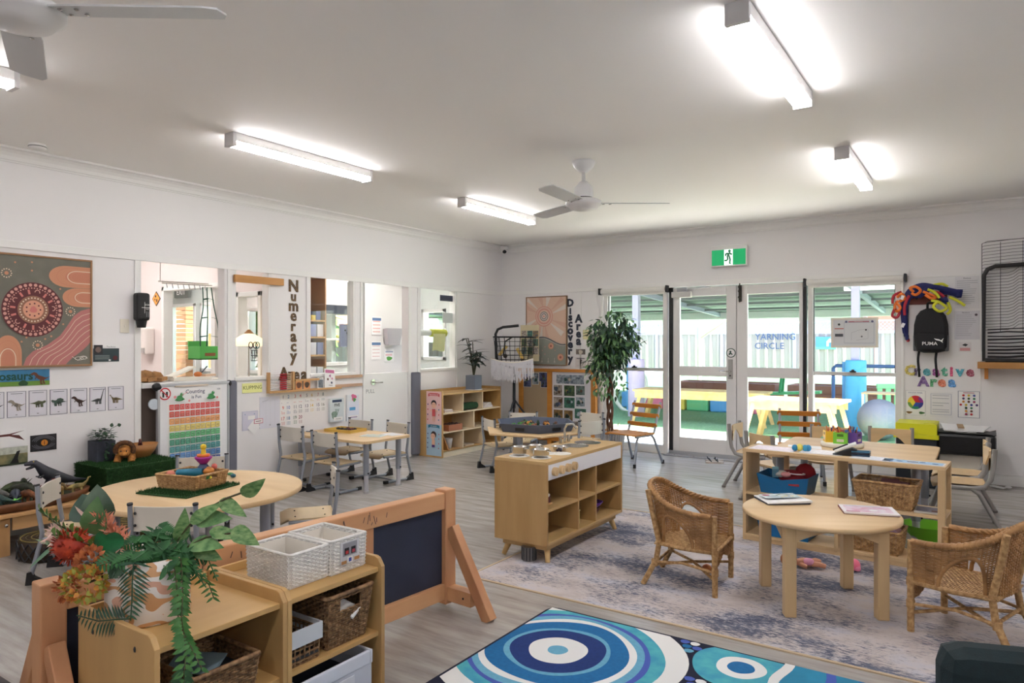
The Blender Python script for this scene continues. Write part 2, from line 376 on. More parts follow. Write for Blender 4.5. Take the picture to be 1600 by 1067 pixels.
# outer rooms seen through the left openings
PINKW=mat((236,224,222),.6);b=B();X0,X1,Y0=-12.4,XL-.1,1.2
b.box(X0,Y0,-.1,X1,YB+.12,0,mat((170,165,158),.5));struct('floor_office',b)
b=B();b.box(X0,Y0,ZC,X1,YB+.12,ZC+.15,CEILW);struct('ceiling_office',b)
b=B();b.box(X0,Y0-.1,0,X1,Y0,ZC,PINKW);b.box(X0-.1,Y0-.1,0,X0,6.6,ZC,PINKW);struct('wall_office_near',b)
def wallY(b,y,x0,x1,holes,m,th=.08):
    xs=x0
    for a,c,z0,z1 in holes:
        b.box(xs,y,0,a,y+th,ZC,m);b.box(a,y,0,c,y+th,z0,m);b.box(a,y,z1,c,y+th,ZC,m);xs=c
    b.box(xs,y,0,x1,y+th,ZC,m)
def wallX(b,x,y0,y1,holes,m,th=.08):
    ys=y0
    for a,c,z0,z1 in holes:
        b.box(x-th,ys,0,x,a,ZC,m);b.box(x-th,a,0,x,c,z0,m);b.box(x-th,a,z1,x,c,ZC,m);ys=c
    b.box(x-th,ys,0,x,y1,ZC,m)
b=B();wallY(b,4.7,X0,X1,[(-8.36,-7.1,.75,2.05),(-6.86,-6.42,.95,1.92)],PINKW);struct('wall_office_partition',b)
b=B();wallX(b,-7.4,4.78,YB+.12,[(5.0,5.5,.85,1.8),(6.38,6.98,1.05,1.8)],mat((226,224,222),.6));struct('wall_office_far',b)
b=B();wallY(b,YB,-7.48,X1,[(-7.2,-6.72,1.1,1.88)],mat((222,226,224),.6));struct('wall_office_back',b)
b=B();wallY(b,6.6,X0-.1,-7.48,[(-11.55,-10.75,.1,2.02),(-10.6,-9.95,.9,2.02),(-9.35,-8.85,.9,1.95)],mat((206,212,208),.6));struct('wall_kitchen_far',b)
b=B()
for x0,x1,z0,z1,y in((-8.36,-7.1,.75,2.05,4.7),(-6.86,-6.42,.95,1.92,4.7),(-11.55,-10.75,.1,2.02,6.6),(-10.6,-9.95,.9,2.02,6.6),(-9.35,-8.85,.9,1.95,6.6),(-7.2,-6.72,1.1,1.88,YB)):
    e=.05
    for a in((x0,z0,x0+e,z1),(x1-e,z0,x1,z1),(x0,z0,x1,z0+e),(x0,z1-e,x1,z1)): b.box(a[0],y-.02,a[1],a[2],y+.1,a[3],TRIMW)
for y0,y1,z0,z1 in((5.0,5.5,.85,1.8),(6.38,6.98,1.05,1.8)):
    for a in((y0,z0,y0+.04,z1),(y1-.04,z0,y1,z1),(y0,z0,y1,z0+.05),(y0,z1-.05,y1,z1),(y0,(z0+z1)/2-.03,y1,(z0+z1)/2)): b.box(-7.5,a[0],a[1],-7.38,a[2],a[3],TRIMW)
struct('trim_8',b,.004)
for i,(x0,x1,z0,z1) in enumerate(((-11.5,-10.8,.15,1.97),(-10.55,-10,.95,1.97),(-9.3,-8.9,.95,1.9))):
    g=B();g.box(x0,6.63,z0,x1,6.635,z1,GLASS);struct('window_%d'%(7+i),g)
for i,(y0,y1,z0,z1) in enumerate(((5.04,5.46,.9,1.75),(6.42,6.94,1.1,1.75))):
    g=B();g.box(-7.44,y0,z0,-7.435,y1,z1,GLASS);struct('window_%d'%(10+i),g)
# half door under the fourth opening
b=B();b.box(XL-.045,5.505,.01,XL-.005,6.2,1.02,TRIMW);d3=struct('door_3',b,.004)
h=B();h.tube([(XL-.005,5.62,.92),(XL+.01,5.62,.92)],.032,STEEL,14);h.tube([(XL+.01,5.62,.92),(XL+.045,5.62,.92),(XL+.045,5.73,.915)],.008,STEEL);obj('handle',h,d3,label='round steel lever handle')
s=B();sh=Sheet(s,(XL-.004,5.52,.80),(0,1,0),(0,0,1));sh.text('PULL',0,0,.045,mat((150,150,152)),'l');obj('sign_text',s,d3)
for y0,y1,z1,l in((3.775,3.87,1.02,'grey padded guard on the wall end beside the counting chart'),(6.235,6.375,1.01,'grey padded guard on the post between half door and cube shelf')):
    b=B();b.box(XL-.01,y0,.02,XL+.055,y1,z1,mat((112,114,126),.7));solo('corner_pad',l,'corner guard',b,bevel=.02)
# ---------------------------------------------------------------- yard beyond the doors
b=B();b.box(-40,YB+.12,-.2,20,60,-.06,mat((128,168,124),.9,var=.4,scale=30,c2=(92,138,98),bump=.6,bscale=120));b.box(-40,-12,-.2,X0-.1,YB+.12,-.06,mat((120,140,96),.9,var=.3));struct('floor_lawn',b)
b=B();b.box(-9,YB+.12,-.06,5,YB+2.4,-.02,mat((214,210,202),.8));struct('floor_threshold',b)
b=B();b.box(XL-.1,YB+.12,2.05,5.1,YB+.13,2.9,WALLW);struct('wall_outside',b)
# steel fence: ribbed sheets, posts, lattice
LAV=mat((172,168,198),.5);FEN=mat((168,152,150),.6)
t=thing('yard_fence','pale ribbed metal fence with lattice top across the yard','fence',(0,24,0),0)
def ribs(w):
    P=[];x=0
    while x<w-.01:
        P+=[(x,0),(x+.1,0),(x+.13,.04),(x+.2,.04),(x+.23,0)];x+=.26
    return P
rb=B();P=[q for q in ribs(2.34) if q[0]<=2.34];n=len(P)
rb.add([(x,-y,-.06) for x,y in P]+[(x,-y,1.68) for x,y in P],[(i,i+1,n+i+1,n+i) for i in range(n-1)],FEN)
p0=obj('panel',rb,t);pb=B();pb.box(-.04,-.06,-.06,.04,.04,2.08,LAV);q0=obj('post',pb,t);lb=B();lb.box(0,-.05,1.66,2.34,.03,1.74,LAV);lb.box(0,-.03,2.03,2.34,.03,2.07,LAV)
for k in range(-3,24):
    for sg in(1,-1):
        xa=k*.11;xb=xa+.33*sg
        x1,x2=max(0,min(2.34,xa)),max(0,min(2.34,xb))
        if abs(x1-x2)<.05: continue
        za=1.72+(x1-xa)/sg;zb=1.72+(x2-xa)/sg
        lb.bar((x1,sg*.006,za),(x2,sg*.006,zb),.022,.008,LAV)
l0=obj('lattice',lb,t)
for i in range(9):
    for o in(p0,q0,l0):
        c=o if i==0 else o.copy()
        if i: COL.objects.link(c)
        c.parent=t;c.location=(-17+i*2.38,0,0)
sg=B();sh=Sheet(sg,(-6.35,23.9,1.2),(1,0,0),(0,0,1),.004);INK=mat((56,72,116),.6)
sh.text('YARNING',0,.27,.21,INK,'l',.012).text('CIRCLE',0,-.03,.21,INK,'l',.012)
solo('fence_lettering','hand painted words YARNING CIRCLE on the yard fence','lettering',sg)
b=B();b.box(-.3,-.03,-.2,.3,0,.2,mat((72,132,176),.5));sh=Sheet(b,(0,-.03,0),(1,0,0),(0,0,1),.004);sh.rect(-.3,-.2,.3,-.12,mat((90,170,140)));sh.poly([(.02,-.1),(.02,.05),(.12,.15),(.22,.05),(.22,-.1),(.15,-.1),(.15,.02),(.09,.02),(.09,-.1)],PAPER)
solo('house_sign','small blue sign with a white house shape on the fence','sign',b,(-4.15,23.93,1.36))
# open shelter roof on posts
t=thing('yard_shelter','grey corrugated shelter roof on a white edge beam over the yard','shelter',(0,12.5,0))
CORR=mat((148,150,156),.5,metal=.2);b=B();pts=[];N=32
for i in range(N+1):
    y=-1.5+i*8/N;z=2.55-.35*y/6.5;pts+=[(y,z),(y+.06,z+.03)]
n=len(pts);b.add([(-16,y,z) for y,z in pts]+[(3,y,z) for y,z in pts],[(i,i+1,n+i+1,n+i) for i in range(n-1)],CORR);obj('roof_sheet',b,t)
b=B();b.box(-16,6.5,2.02,3,6.62,2.22,mat((240,240,240),.5));obj('edge_beam',b,t)
b=B()
for x in(-14,-10,-6,-2,2): b.bar((x,-1.4,2.56),(x,6.5,2.13),.08,.1,LAV)
for y in(-1.3,0,1.3,2.6,3.9,5.2): b.bar((-16,y,2.49-.35*y/6.5),(3,y,2.49-.35*y/6.5),.06,.05,mat((120,122,128),.5))
obj('rafters',b,t)
b=B();b.box(-2.2,2.0,2.36,-1.3,2.12,2.42,mat((250,250,250),.4,emit=1.5));obj('strip_light',b,t)
for x,c,l,zz in((-5.6,(196,178,206),'lavender shelter post with lilac pad behind the left window',1.05),(-1.735,(78,168,214),'lavender shelter post wrapped in a blue pad',1.08)):
    p=thing('shelter_post',l,'post',(x,12.6,0));b=B();b.box(-.06,-.06,-.06,.06,.06,2.52,LAV);obj('post',b,p)
    b=B();b.lathe([(.16,-.06),(.16,zz-.02),(.15,zz),(.06,zz)],mat(c,.5),20);obj('pad',b,p,label='soft round pad');b=B();b.box(-.2,-.02,.05,-.15,.02,zz-.03,mat((60,130,180)));obj('lace',b,p)
p=thing('shelter_brace','white pole with an angled arm behind the left window','post',(-6.9,20,0));b=B();b.tube([(0,0,-.06),(0,0,2.0)],.07,PALE);obj('pole',b,p);b=B();b.tube([(0,0,1.5),(.9,.0,2.1)],.05,mat((236,232,200)));obj('arm',b,p)
# neighbours
for x0,x1,y,l,c in((-30,-4,31,'pale neighbouring house with grey roof beyond the fence',(216,206,206)),(-3.6,9,29,'pink brick neighbouring house at right beyond the fence',(222,150,146))):
    t=thing('neighbour_house',l,'house',(0,y,0));b=B();b.box(x0,0,0,x1,5,2.6,mat(c,.7));obj('wall',b,t)
    b=B();b.box(x0-.3,-.5,2.5,x1+.3,-.4,2.72,mat((246,246,246),.5));obj('gutter',b,t);b=B();b.add([(x0-.3,-.5,2.7),(x1+.3,-.5,2.7),(x1+.3,3,4.2),(x0-.3,3,4.2)],[(0,1,2,3)],mat((170,168,178),.6));obj('roof',b,t)
# play tables
YW=mat((232,196,132),.6,var=.25,scale=8,stretch=(1,.3,1),c2=(214,170,106))
def ptable(l,x,y,w,d,h,rz=0):
    t=thing('yard_table',l,'table',(x,y,0),rz,'wooden play tables on the lawn')
    for i in range(5):
        b=B();b.box(-w/2,-d/2+i*d/5+.006,h-.035,w/2,-d/2+(i+1)*d/5-.006,h,YW);obj('plank',b,t)
    for s_ in(-1,1): b=B();b.box(-w/2+.04,s_*(d/2-.04)-.02,h-.15,w/2-.04,s_*(d/2-.04)+.02,h-.035,YW);obj('apron',b,t)
    for sx in(-1,1):
        for sy in(-1,1):
            b=B();b.bar((sx*(w/2-.14),sy*(d/2-.06),h-.05),(sx*(w/2+.0),sy*(d/2-.02),-.06),.09,.06,YW);obj('leg',b,t)
ptable('yellow wooden play table on the lawn behind the left glass door',-4.18,12.2,2.3,.75,.52,.05)
ptable('yellow wooden play table on the lawn behind the right glass door',-2.25,10.7,1.3,.8,.55,-.05)
# garden beds, slide, hoops, plastic chair, ball
for x,l,c in((-5.6,'rusty red raised garden bed by the fence at left',(158,98,84)),(-2.7,'rusty red raised garden bed by the fence at right',(176,120,106))):
    t=thing('garden_bed',l,'garden bed',(x,18.5,0))
    for k,(a,b_) in enumerate((((-1.3,-.5),(1.3,-.44)),((-1.3,.44),(1.3,.5)),((-1.3,-.44),(-1.24,.44)),((1.24,-.44),(1.3,.44)))):
        for j in range(2): q=B();q.box(a[0],a[1],-.06+j*.2,b_[0],b_[1],.13+j*.2,mat(c,.7));obj('board',q,t)
    q=B();q.box(-1.24,-.44,.0,1.24,.44,.3,mat((110,70,58),.9));obj('soil',q,t)
b=B();b.box(-9,-.3,.0,4,.3,.42,mat((214,208,214),.7));b.box(-9,-.36,.42,4,.36,.5,mat((244,244,244),.6));solo('garden_wall','long low white capped garden wall in front of the fence','wall',b,(-3,21.5,-.06))
t=thing('seesaw','green and yellow plastic seesaw on the lawn','play equipment',(-3.9,15.6,0));b=B();b.bar((-1.1,0,.2),(1.1,0,.34),.2,.06,mat((102,196,130),.4));obj('plank',b,t);b=B();b.tube([(.3,-.1,.3),(.35,-.1,.75),(.35,.1,.75),(.3,.1,.3)],.03,mat((36,150,90),.4));obj('handle',b,t);b=B();b.prism([(-.3,0),(.3,0),(0,.3)],.3,mat((240,210,70),.4),Mx.Translation((0,.15,-.06))@Mx.Rotation(PI/2,4,'X'));obj('base',b,t)
t=thing('balance_path','coloured balance blocks along the lawn behind the left window','play equipment',(-6.7,14.4,0))
for i,c in enumerate(((92,160,214),(232,120,150),(240,206,90),(110,190,130),(92,160,214),(232,120,150))):
    b=B();b.box(i*.5,-.15,-.06,i*.5+.46,.15,.28,mat(c,.5));obj('block',b,t,.03)
b=B();b.tube([(.38*math.cos(t_),0,.62+.5*math.sin(t_)) for t_ in [2*PI*i/18 for i in range(18)]],.04,PALE,8,True);solo('white_hoop','white standing hoop on the lawn beside the potted fig','hoop',b,(-6.15,13.5,-.2))
t=thing('climbing_rail','blue metal climbing rail beyond the right door','play equipment',(-2.55,15.5,0));b=B();b.tube([(0,0,-.06),(0,0,.85),(.05,0,.9),(1.35,0,.9),(1.4,0,.85),(1.4,0,-.06)],.035,mat((88,120,184),.4));obj('rail',b,t)
t=thing('plastic_chair','light green plastic chair on the lawn behind the blue pad','chair',(-1.30,13.3,0),.3);GP=mat((150,222,160),.4)
b=B();b.box(-.18,-.18,.28,.18,.18,.31,GP);obj('seat',b,t,.01);b=B()
for x in(-.13,0,.13): b.box(x-.04,.16,.31,x+.04,.2,.62,GP)
b.box(-.18,.155,.58,.18,.205,.66,GP);obj('backrest',b,t,.01)
for x in(-.15,.15):
    for y in(-.15,.15): b=B();b.tube([(x,y,.28),(x*1.2,y*1.2,-.06)],.022,GP);obj('leg',b,t)
b=B();b.ell((0,0,.24),.3,.3,.3,mat((112,116,130),.5),24);solo('exercise_ball','grey exercise ball outside the right hand window','ball',b,(-1.27,11.5,0))
t=thing('white_rack','white framed toy rack outside the right hand window','rack',(-1.34,11.9,0))
for x in(-.2,.45):
    for y in(0,.4): b=B();b.tube([(x,y,-.06),(x,y,.6)],.02,PALE);obj('leg',b,t)
for z in(.2,.58): b=B();b.box(-.22,-.02,z,.47,.42,z+.02,BIRCHX if z>.5 else GP);obj('shelf',b,t)
# planting and brick beyond the office windows
def bush(n,l,x,y,h,r,c):
    t=thing(n,l,'tree',(x,y,0));b=B();b.tube([(0,0,-.06),(.05,0,h*.6)],.09,mat((110,84,60),.8));obj('trunk',b,t);b=B()
    for i in range(500):
        a=V((R(-1,1),R(-1,1),R(-1,1)));a=a.normalized()*R(.5,1);b.leaf((a.x*r,a.y*r,h*.62+a.z*h*.42),(R(-1,1),R(-1,1),R(-.6,.4)),(0,0,1),.5,.26,c)
    obj('foliage',b,t,kind='stuff')
bush('leafy_tree','light green leafy tree outside the kitchen glass door',-19.6,9.2,3.6,1.3,LEAFL)
bush('leafy_tree','green leafy tree outside the kitchen window at right',-16.6,8.2,3.4,1.1,LEAF)
bush('leafy_tree','light leafy tree outside the office window',-11.4,8.9,3.0,.9,LEAFL)
t=thing('brick_pillar','orange brick verandah pillar outside the kitchen door','pillar',(-13.1,7.9,0))
for i in range(26): b=B();b.box(-.17,-.17,-.06+i*.086,.17,.17,.015+i*.086,mat((206,138,98) if i%2 else (196,126,88),.8));obj('brick_course',b,t)
t=thing('brick_house','orange brick house with white windows beyond the office','house',(-22,16,0));b=B();b.box(-1,-6,0,0,8,3.2,mat((222,150,112),.8));obj('wall',b,t)
for y in(-3,0,3): b=B();b.box(-.02,y-.5,1,.06,y+.5,2.2,PALE);obj('window',b,t)
b=B();b.box(-.2,-6,1.7,.5,8,1.85,PALE);obj('gutter',b,t)
t=thing('side_fence','pale ribbed side fence beyond the office window','fence',(-13.4,12.6,0),PI/2)
for i in range(3): c=p0.copy();COL.objects.link(c);c.parent=t;c.location=(-3.4+i*2.36,0,-.3)
# ---------------------------------------------------------------- ceiling fittings
LAMP=mat((254,251,253),.4,emit=10)
def lightfit(label,LAMP=LAMP):
    t=thing('ceiling_light',label,'ceiling light',(0,0,ZC),0,'fluorescent battens on the ceiling')
    b=B();b.box(-.047,-.62,-.055,.047,.62,0,WHITE);obj('body',b,t,.003)
    b=B();b.box(-.045,-.6,-.082,.045,.6,-.055,LAMP);obj('diffuser',b,t,.01,label='glowing diffuser')
    for s in(-1,1): b=B();b.box(-.048,s*.61-.012,-.088,.048,s*.61+.012,-.0,mat((216,214,214),.5));obj('end_cap',b,t)
    return t
lf=lightfit('white batten light left of the far ceiling fan')
lf.location=(-4.07,5.79,ZC)
for x,y,l in((-4.07,3.35,'white batten light above the windows of the left wall'),(-4.07,.9,'white batten light cut by the left edge of the frame'),(-.82,3.44,'long white batten light nearest, at top right'),(-.82,5.93,'white batten light at right beyond the nearest one'),
             (-.82,1.0,'white batten light above the camera'),(-4.07,-1.6,'white batten light behind the camera at left'),(-.82,-1.5,'white batten light behind the camera'),(2.5,-1.5,'white batten light behind the camera at far right'),(2.5,1.0,'white batten light outside the frame at right'),(2.5,3.44,'white batten light right of the frame')):
    dup(lf,l,(x,y,ZC))
lo=lightfit('white batten light in the kitchen beyond the servery',mat((255,252,248),.4,emit=22))
lo.location=(-7.9,3.4,ZC)
for x,y,l in((-6.6,6.4,'white batten light in the office beyond the half door'),(-9.6,5.7,'white batten light in the far kitchen'),(-10.3,3.4,'second white batten light in the kitchen beyond the servery')): dup(lo,l,(x,y,ZC))
def fan(label,loc,a0,rod):
    t=thing('ceiling_fan',label,'fan',loc,a0);FW=mat((228,228,228),.35)
    b=B();b.lathe([(.0,0),(.085,0),(.085,-.02),(.07,-.05),(.045,-.07),(.03,-.085),(0,-.085)],FW,24);obj('canopy',b,t)
    b=B();b.tube([(0,0,-.08),(0,0,-rod)],.014,FW,12);obj('rod',b,t)
    b=B();b.lathe([(0,-rod+.05),(.03,-rod+.045),(.07,-rod+.0),(.075,-rod-.06),(.07,-rod-.075)],FW,24);obj('motor_cover',b,t)
    b=B();z=-rod-.075;b.lathe([(.068,z),(.068,z-.012),(.05,z-.012)],DK,24);b.lathe([(.05,z-.012),(.11,z-.015),(.135,z-.03),(.135,z-.055),(.12,z-.06),(.1,z-.085),(.05,z-.095),(.015,z-.1),(0,z-.1)],FW,32);obj('motor',b,t)
    for k in range(3):
        b=B();T=Mx.Rotation(k*2*PI/3,4,'Z')@Mx.Translation((0,0,z-.045))@Mx.Rotation(math.radians(10),4,'X');b.M=T
        P=[(.1,-.05),(.2,-.062),(.6,-.062),(.64,-.045),(.645,.02),(.625,.062),(.2,.062),(.1,.045)]
        b.prism(P,.006,mat((206,208,210),.4))
        for sx,sy in((.15,-.03),(.15,.03),(.2,-.03),(.2,.03)): b.ell((sx,sy,-.002),.008,.008,.004,STEEL,8)
        obj('blade',b,t)
    return t
fan('white three blade ceiling fan in the middle of the ceiling',(-2.5,4.66,ZC),math.radians(34),.2)
fan('three blade ceiling fan cut off at the top left corner',(-2.53,.95,ZC),math.radians(36),.2)
t=thing('smoke_detector','round white smoke detector on the ceiling near the left wall','smoke alarm',(-5.4,2.15,ZC));b=B();b.lathe([(0,0),(.05,0),(.055,-.012),(.052,-.032),(.03,-.04),(0,-.04)],WHITE,20);obj('body',b,t);b=B();b.tube([(.053*math.cos(a),.053*math.sin(a),-.02) for a in [2*PI*i/20 for i in range(20)]],.003,DK,4,True);obj('vent',b,t)
t=thing('security_camera','small white dome camera with black lens in the far ceiling corner','camera',(XL+.14,YB-.14,ZC-.06),math.radians(35))
b=B();b.lathe([(0,.05),(.055,.045),(.06,.02),(.055,0),(0,0)],WHITE,18);b.ell((0,0,-.02),.045,.045,.04,WHITE,16);obj('housing',b,t);b=B();b.ell((0,-.022,-.032),.03,.028,.03,BLK,14);obj('lens',b,t,label='black lens')
# exit sign
t=thing('exit_sign','lit green running man exit sign above the glass doors','sign',(-2.45,YB,2.37));GR=mat((20,160,96),.5,emit=.16)
b=B();b.box(-.21,-.06,-.12,.21,0,.11,WHITE);b.box(-.2,-.05,.11,.2,0,.125,WHITE);obj('housing',b,t,.005)
b=B();sh=Sheet(b,(0,-.061,0),(1,0,0),(0,0,1),.0006);EW=mat((235,255,245),.5,emit=.4);sh.rect(-.195,-.105,.195,.075,GR);sh.rect(-.05,-.105,.05,.075,EW);DG=mat((14,120,72),.5)
sh.circ(.012,.056,.017,DG,n=12);sh.poly([(-.012,.035),(.015,.04),(.012,.0),(-.018,-.005)],DG)
for P in([(-.01,.033),(-.03,.022),(-.034,.0)],[(.012,.036),(.03,.018),(.044,.022)],[(-.012,.0),(-.008,-.04),(-.022,-.052),(-.046,-.05)],[(.008,.0),(.02,-.04),(.016,-.088),(.03,-.09)]): sh.line(P,.019,DG)
obj('sign_face',b,t,label='green face with white running figure')
# ---------------------------------------------------------------- chairs
PLY=mat((222,198,158),.45,var=.12,scale=12,stretch=(.15,1,1));PLYG=mat((214,208,196),.45)
def chair_grey(label,loc,rz,sc=1,back=PLY,seat=PLY):
    """school chair: ply seat and back, grey tube sides that end in a sled rail"""
    t=thing('school_chair',label,'chair',loc,rz,'grey framed school chairs');t.scale=(sc,)*3
    b=B();b.grid(lambda u,v:((u-.5)*.31,-.155+.325*v,.272-.012*math.sin(PI*u)*.6-(.02*(v-.85)/.15 if v>.85 else 0)),8,8,seat);b.grid(lambda u,v:((.5-u)*.31,-.155+.325*v,.26-.012*math.sin(PI*u)*.6-(.02*(v-.85)/.15 if v>.85 else 0)),8,8,seat)
    b.box(-.155,-.156,.26,.155,-.15,.272,seat);b.box(-.156,-.15,.26,-.15,.12,.272,seat);b.box(.15,-.15,.26,.156,.12,.272,seat)
    for x in(-.08,.08):
        for y in(-.1,.08): b.ell((x,y,.271),.006,.006,.003,DK,6)
    obj('seat',b,t)
    P=[(-.152+.304*i/8,-.165-.018*math.sin(PI*i/8)) for i in range(9)];P+=[(x,y+.012) for x,y in P[::-1]]
    b=B();b.prism(P,.125,back,Mx.Translation((0,0,.418)));obj('backrest',b,t,.002)
    for s in(-1,1):
        b=B();x=s*.163
        b.tube([(x,-.175,.555),(x,-.168,.4),(x,-.15,.29),(x,-.155,.25),(x,-.205,.05),(x,-.2,.022),(x,-.17,.014),(x,.1,.014)],.0125,GREYM,10)
        b.tube([(x,-.15,.25),(x*.96,.12,.252)],.011,GREYM,8);obj('side_frame',b,t)
        b=B();b.tube([(x,-.1755,.553),(x,-.177,.562)],.0145,DK,10);obj('tube_cap',b,t,label='black tube cap')
        b=B();b.prism([(-.23,0),(-.14,0),(-.15,.022),(-.19,.045),(-.2,.075),(-.222,.07)],.032,BLK,Mx.Translation((x-.016,0,0))@Mx(((0,0,1,0),(1,0,0,0),(0,1,0,0),(0,0,0,1))));obj('heel_foot',b,t,label='black wedge foot')
        b=B();b.box(x-.016,.08,0,x+.016,.125,.03,BLK);obj('rail_cap',b,t,.004,label='black rail cap')
        b=B()
        for z in(.45,.51): b.ell((s*.14,-.153,z),.008,.005,.008,DK,8);b.ell((s*.14,-.172,z),.008,.005,.008,DK,8)
        obj('screws',b,t,label='dark screws',kind='stuff')
    b=B();b.tube([(-.163,-.02,.014),(.163,-.02,.014)],.009,GREYM,8);b2=B();b2.tube([(-.16,.02,.245),(.16,.02,.245)],.009,GREYM,8);obj('floor_crossbar',b,t);obj('seat_crossbar',b2,t)
    return t
K=chair_grey('grey framed school chair nearest the chalkboard, its pale back to us',(-3.49,2.05,0),math.radians(34.5),1,PLYG)
for l,x,y,a,sc in(('grey framed school chair at the left side of the round table, behind the flowers',-4.44,2.0,-40,1),
    ('grey framed school chair seen edge-on at the right side of the big round table',-3.60,2.98,143,1),
    ('grey framed school chair behind the round table, below the counting chart',-4.52,2.79,-131,1),
    ('grey framed school chair beside the wall at the left end of the rectangular table',-5.36,4.42,0,1.06),
    ('grey framed school chair in front of the rectangular table, nearest of its four',-4.96,4.46,0,1),
    ('grey framed school chair behind the rectangular table, by the clear pockets',-5.4,4.98,180,1.02),
    ('grey framed school chair at the far right of the rectangular table, by the half door',-4.93,5.02,172,1.02),
    ('grey framed school chair between cube shelf and play kitchen, facing right',-4.31,6.2,-30,1),
    ('grey framed school chair behind the grey activity tray, facing us',-4.41,6.68,-160,1.0),
    ('grey framed school chair right of the activity tray with its back to us',-3.42,6.28,72,1.06),
    ('grey framed school chair right behind the activity tray, beside the fig pot',-3.78,7.0,168,1.02)):
    dup(K,l,(x,y,0),math.radians(a),sc)
GB=mat((150,146,142),.5);PLYB=mat((224,192,144),.45,var=.15,scale=10,stretch=(.2,1,1))
def chair_birch(label,loc,rz):
    """birch chair: thick grey tube frame, splayed legs"""
    t=thing('birch_chair',label,'chair',loc,rz,'birch chairs around the art table')
    P=[(-.16+.32*i/8,-.165-.02*math.sin(PI*i/8)) for i in range(9)];P+=[(x,y+.012) for x,y in P[::-1]]
    q=[(-.165,.43),(.165,.43),(.165,.585),(-.165,.585)]
    b=B();b.prism(P,.05,PLYB,Mx.Translation((0,0,.535)))
    n=9
    lo=lambda i:.535-(.09 if i in(0,1,7,8) else .09*(1-math.sin(PI*(i-1)/6)))
    for i in range(8):
        (x0,y0),(x1,y1)=P[i],P[i+1];z0,z1=lo(i),lo(i+1)
        b.add([(x0,y0,.536),(x1,y1,.536),(x1,y1,z1),(x0,y0,z0),(x0,y0+.012,.536),(x1,y1+.012,.536),(x1,y1+.012,z1),(x0,y0+.012,z0)],[(0,1,2,3),(7,6,5,4),(3,2,6,7)],PLYB)
    obj('backrest',b,t)
    b=B();b.grid(lambda u,v:((u-.5)*.33,-.15+.34*v,.335-.01*math.sin(PI*u)-(.02*(v-.85)/.15 if v>.85 else 0)),8,8,PLYB);b.grid(lambda u,v:((.5-u)*.33,-.15+.34*v,.32-.01*math.sin(PI*u)-(.02*(v-.85)/.15 if v>.85 else 0)),8,8,PLYB);b.box(-.165,-.151,.32,.165,-.148,.335,PLYB);obj('seat',b,t)
    for s in(-1,1):
        x=s*.168
        b=B();b.tube([(x,-.19,.6),(x,-.18,.47),(x,-.165,.38),(x,-.13,.325),(x,-.06,.31),(x*.95,.14,.308)],.017,GB,10);obj('side_frame',b,t)
        b=B();b.tube([(x,-.05,.31),(x,-.1,.27),(x*1.1,-.235,.01)],.016,GB,10);obj('leg',b,t)
        b=B();b.tube([(x*.97,.08,.31),(x*.98,.12,.27),(x*1.08,.2,.01)],.016,GB,10);obj('leg',b,t)
        for y in(-.235,.2): b=B();b.tube([(x*1.1,y*.99,.018),(x*1.1,y,0)],.019,mat((120,112,108),.6),10);obj('foot',b,t)
    return t
K2=chair_birch('birch chair at the left end of the art table, side on, near the glass doors',(-1.8,6.76,0),math.radians(-90))
for l,x,y,a in(('birch chair at the near left corner of the art table',-1.46,6.2,-37),('birch chair behind the art table, left of the pencil caddy',-1.17,6.82,180),
    ('birch chair behind the art table, right of the pencil caddy',-.68,6.98,186),('birch chair at the right end of the art table, the farther of two',-.16,6.62,90),('birch chair at the right end of the art table, the nearer of two',-.14,6.2,96)):
    dup(K2,l,(x,y,0),math.radians(a))
def chair_slat(label,loc,rz,sc=1):
    t=thing('slat_chair',label,'chair',loc,rz,'orange slatted chairs by the windows');t.scale=(sc,)*3
    for i in range(4): b=B();y=-.15+i*.085;b.box(-.2,y,.325,.2,y+.078,.342,ORNG);obj('seat_slat',b,t,.006)
    for i,z in enumerate((.41,.51,.61)):
        y=-.175-.04*i
        b=B();b.prism([(-.2,-.005),(-.185,-.022),(.185,-.022),(.2,-.005),(.2,.01),(.19,.028),(-.19,.028),(-.2,.01)],.015,ORNG,Mx.Translation((0,y,z))@Mx.Rotation(math.radians(70),4,'X'));obj('back_slat',b,t,.003)
    for s in(-1,1):
        x=s*.175;b=B();b.tube([(x,-.28,.66),(x,-.185,.4),(x,-.165,.345),(x,-.13,.318),(x,.15,.316)],.013,GREYM,10);obj('side_frame',b,t)
        b=B();b.tube([(x,-.12,.316),(x*1.05,-.15,.28),(x*1.2,-.27,.01)],.013,GREYM,10);obj('leg',b,t)
        b=B();b.tube([(x,.1,.316),(x*1.02,.13,.28),(x*1.12,.19,.01)],.013,GREYM,10);obj('leg',b,t)
        for q in((x*1.2,-.272),(x*1.12,.191)): b=B();b.tube([(q[0],q[1],.04),(q[0],q[1],0)],.017,BLK,10);obj('foot',b,t,label='black rubber foot')
    return t
SL=chair_slat('orange slatted chair beside the potted fig at the left window',(-3.29,7.27,0),math.radians(165),1.04)
dup(SL,'orange slatted chair behind the art table, before the right glass door',(-1.5,7.3,0),math.radians(195),1.04)

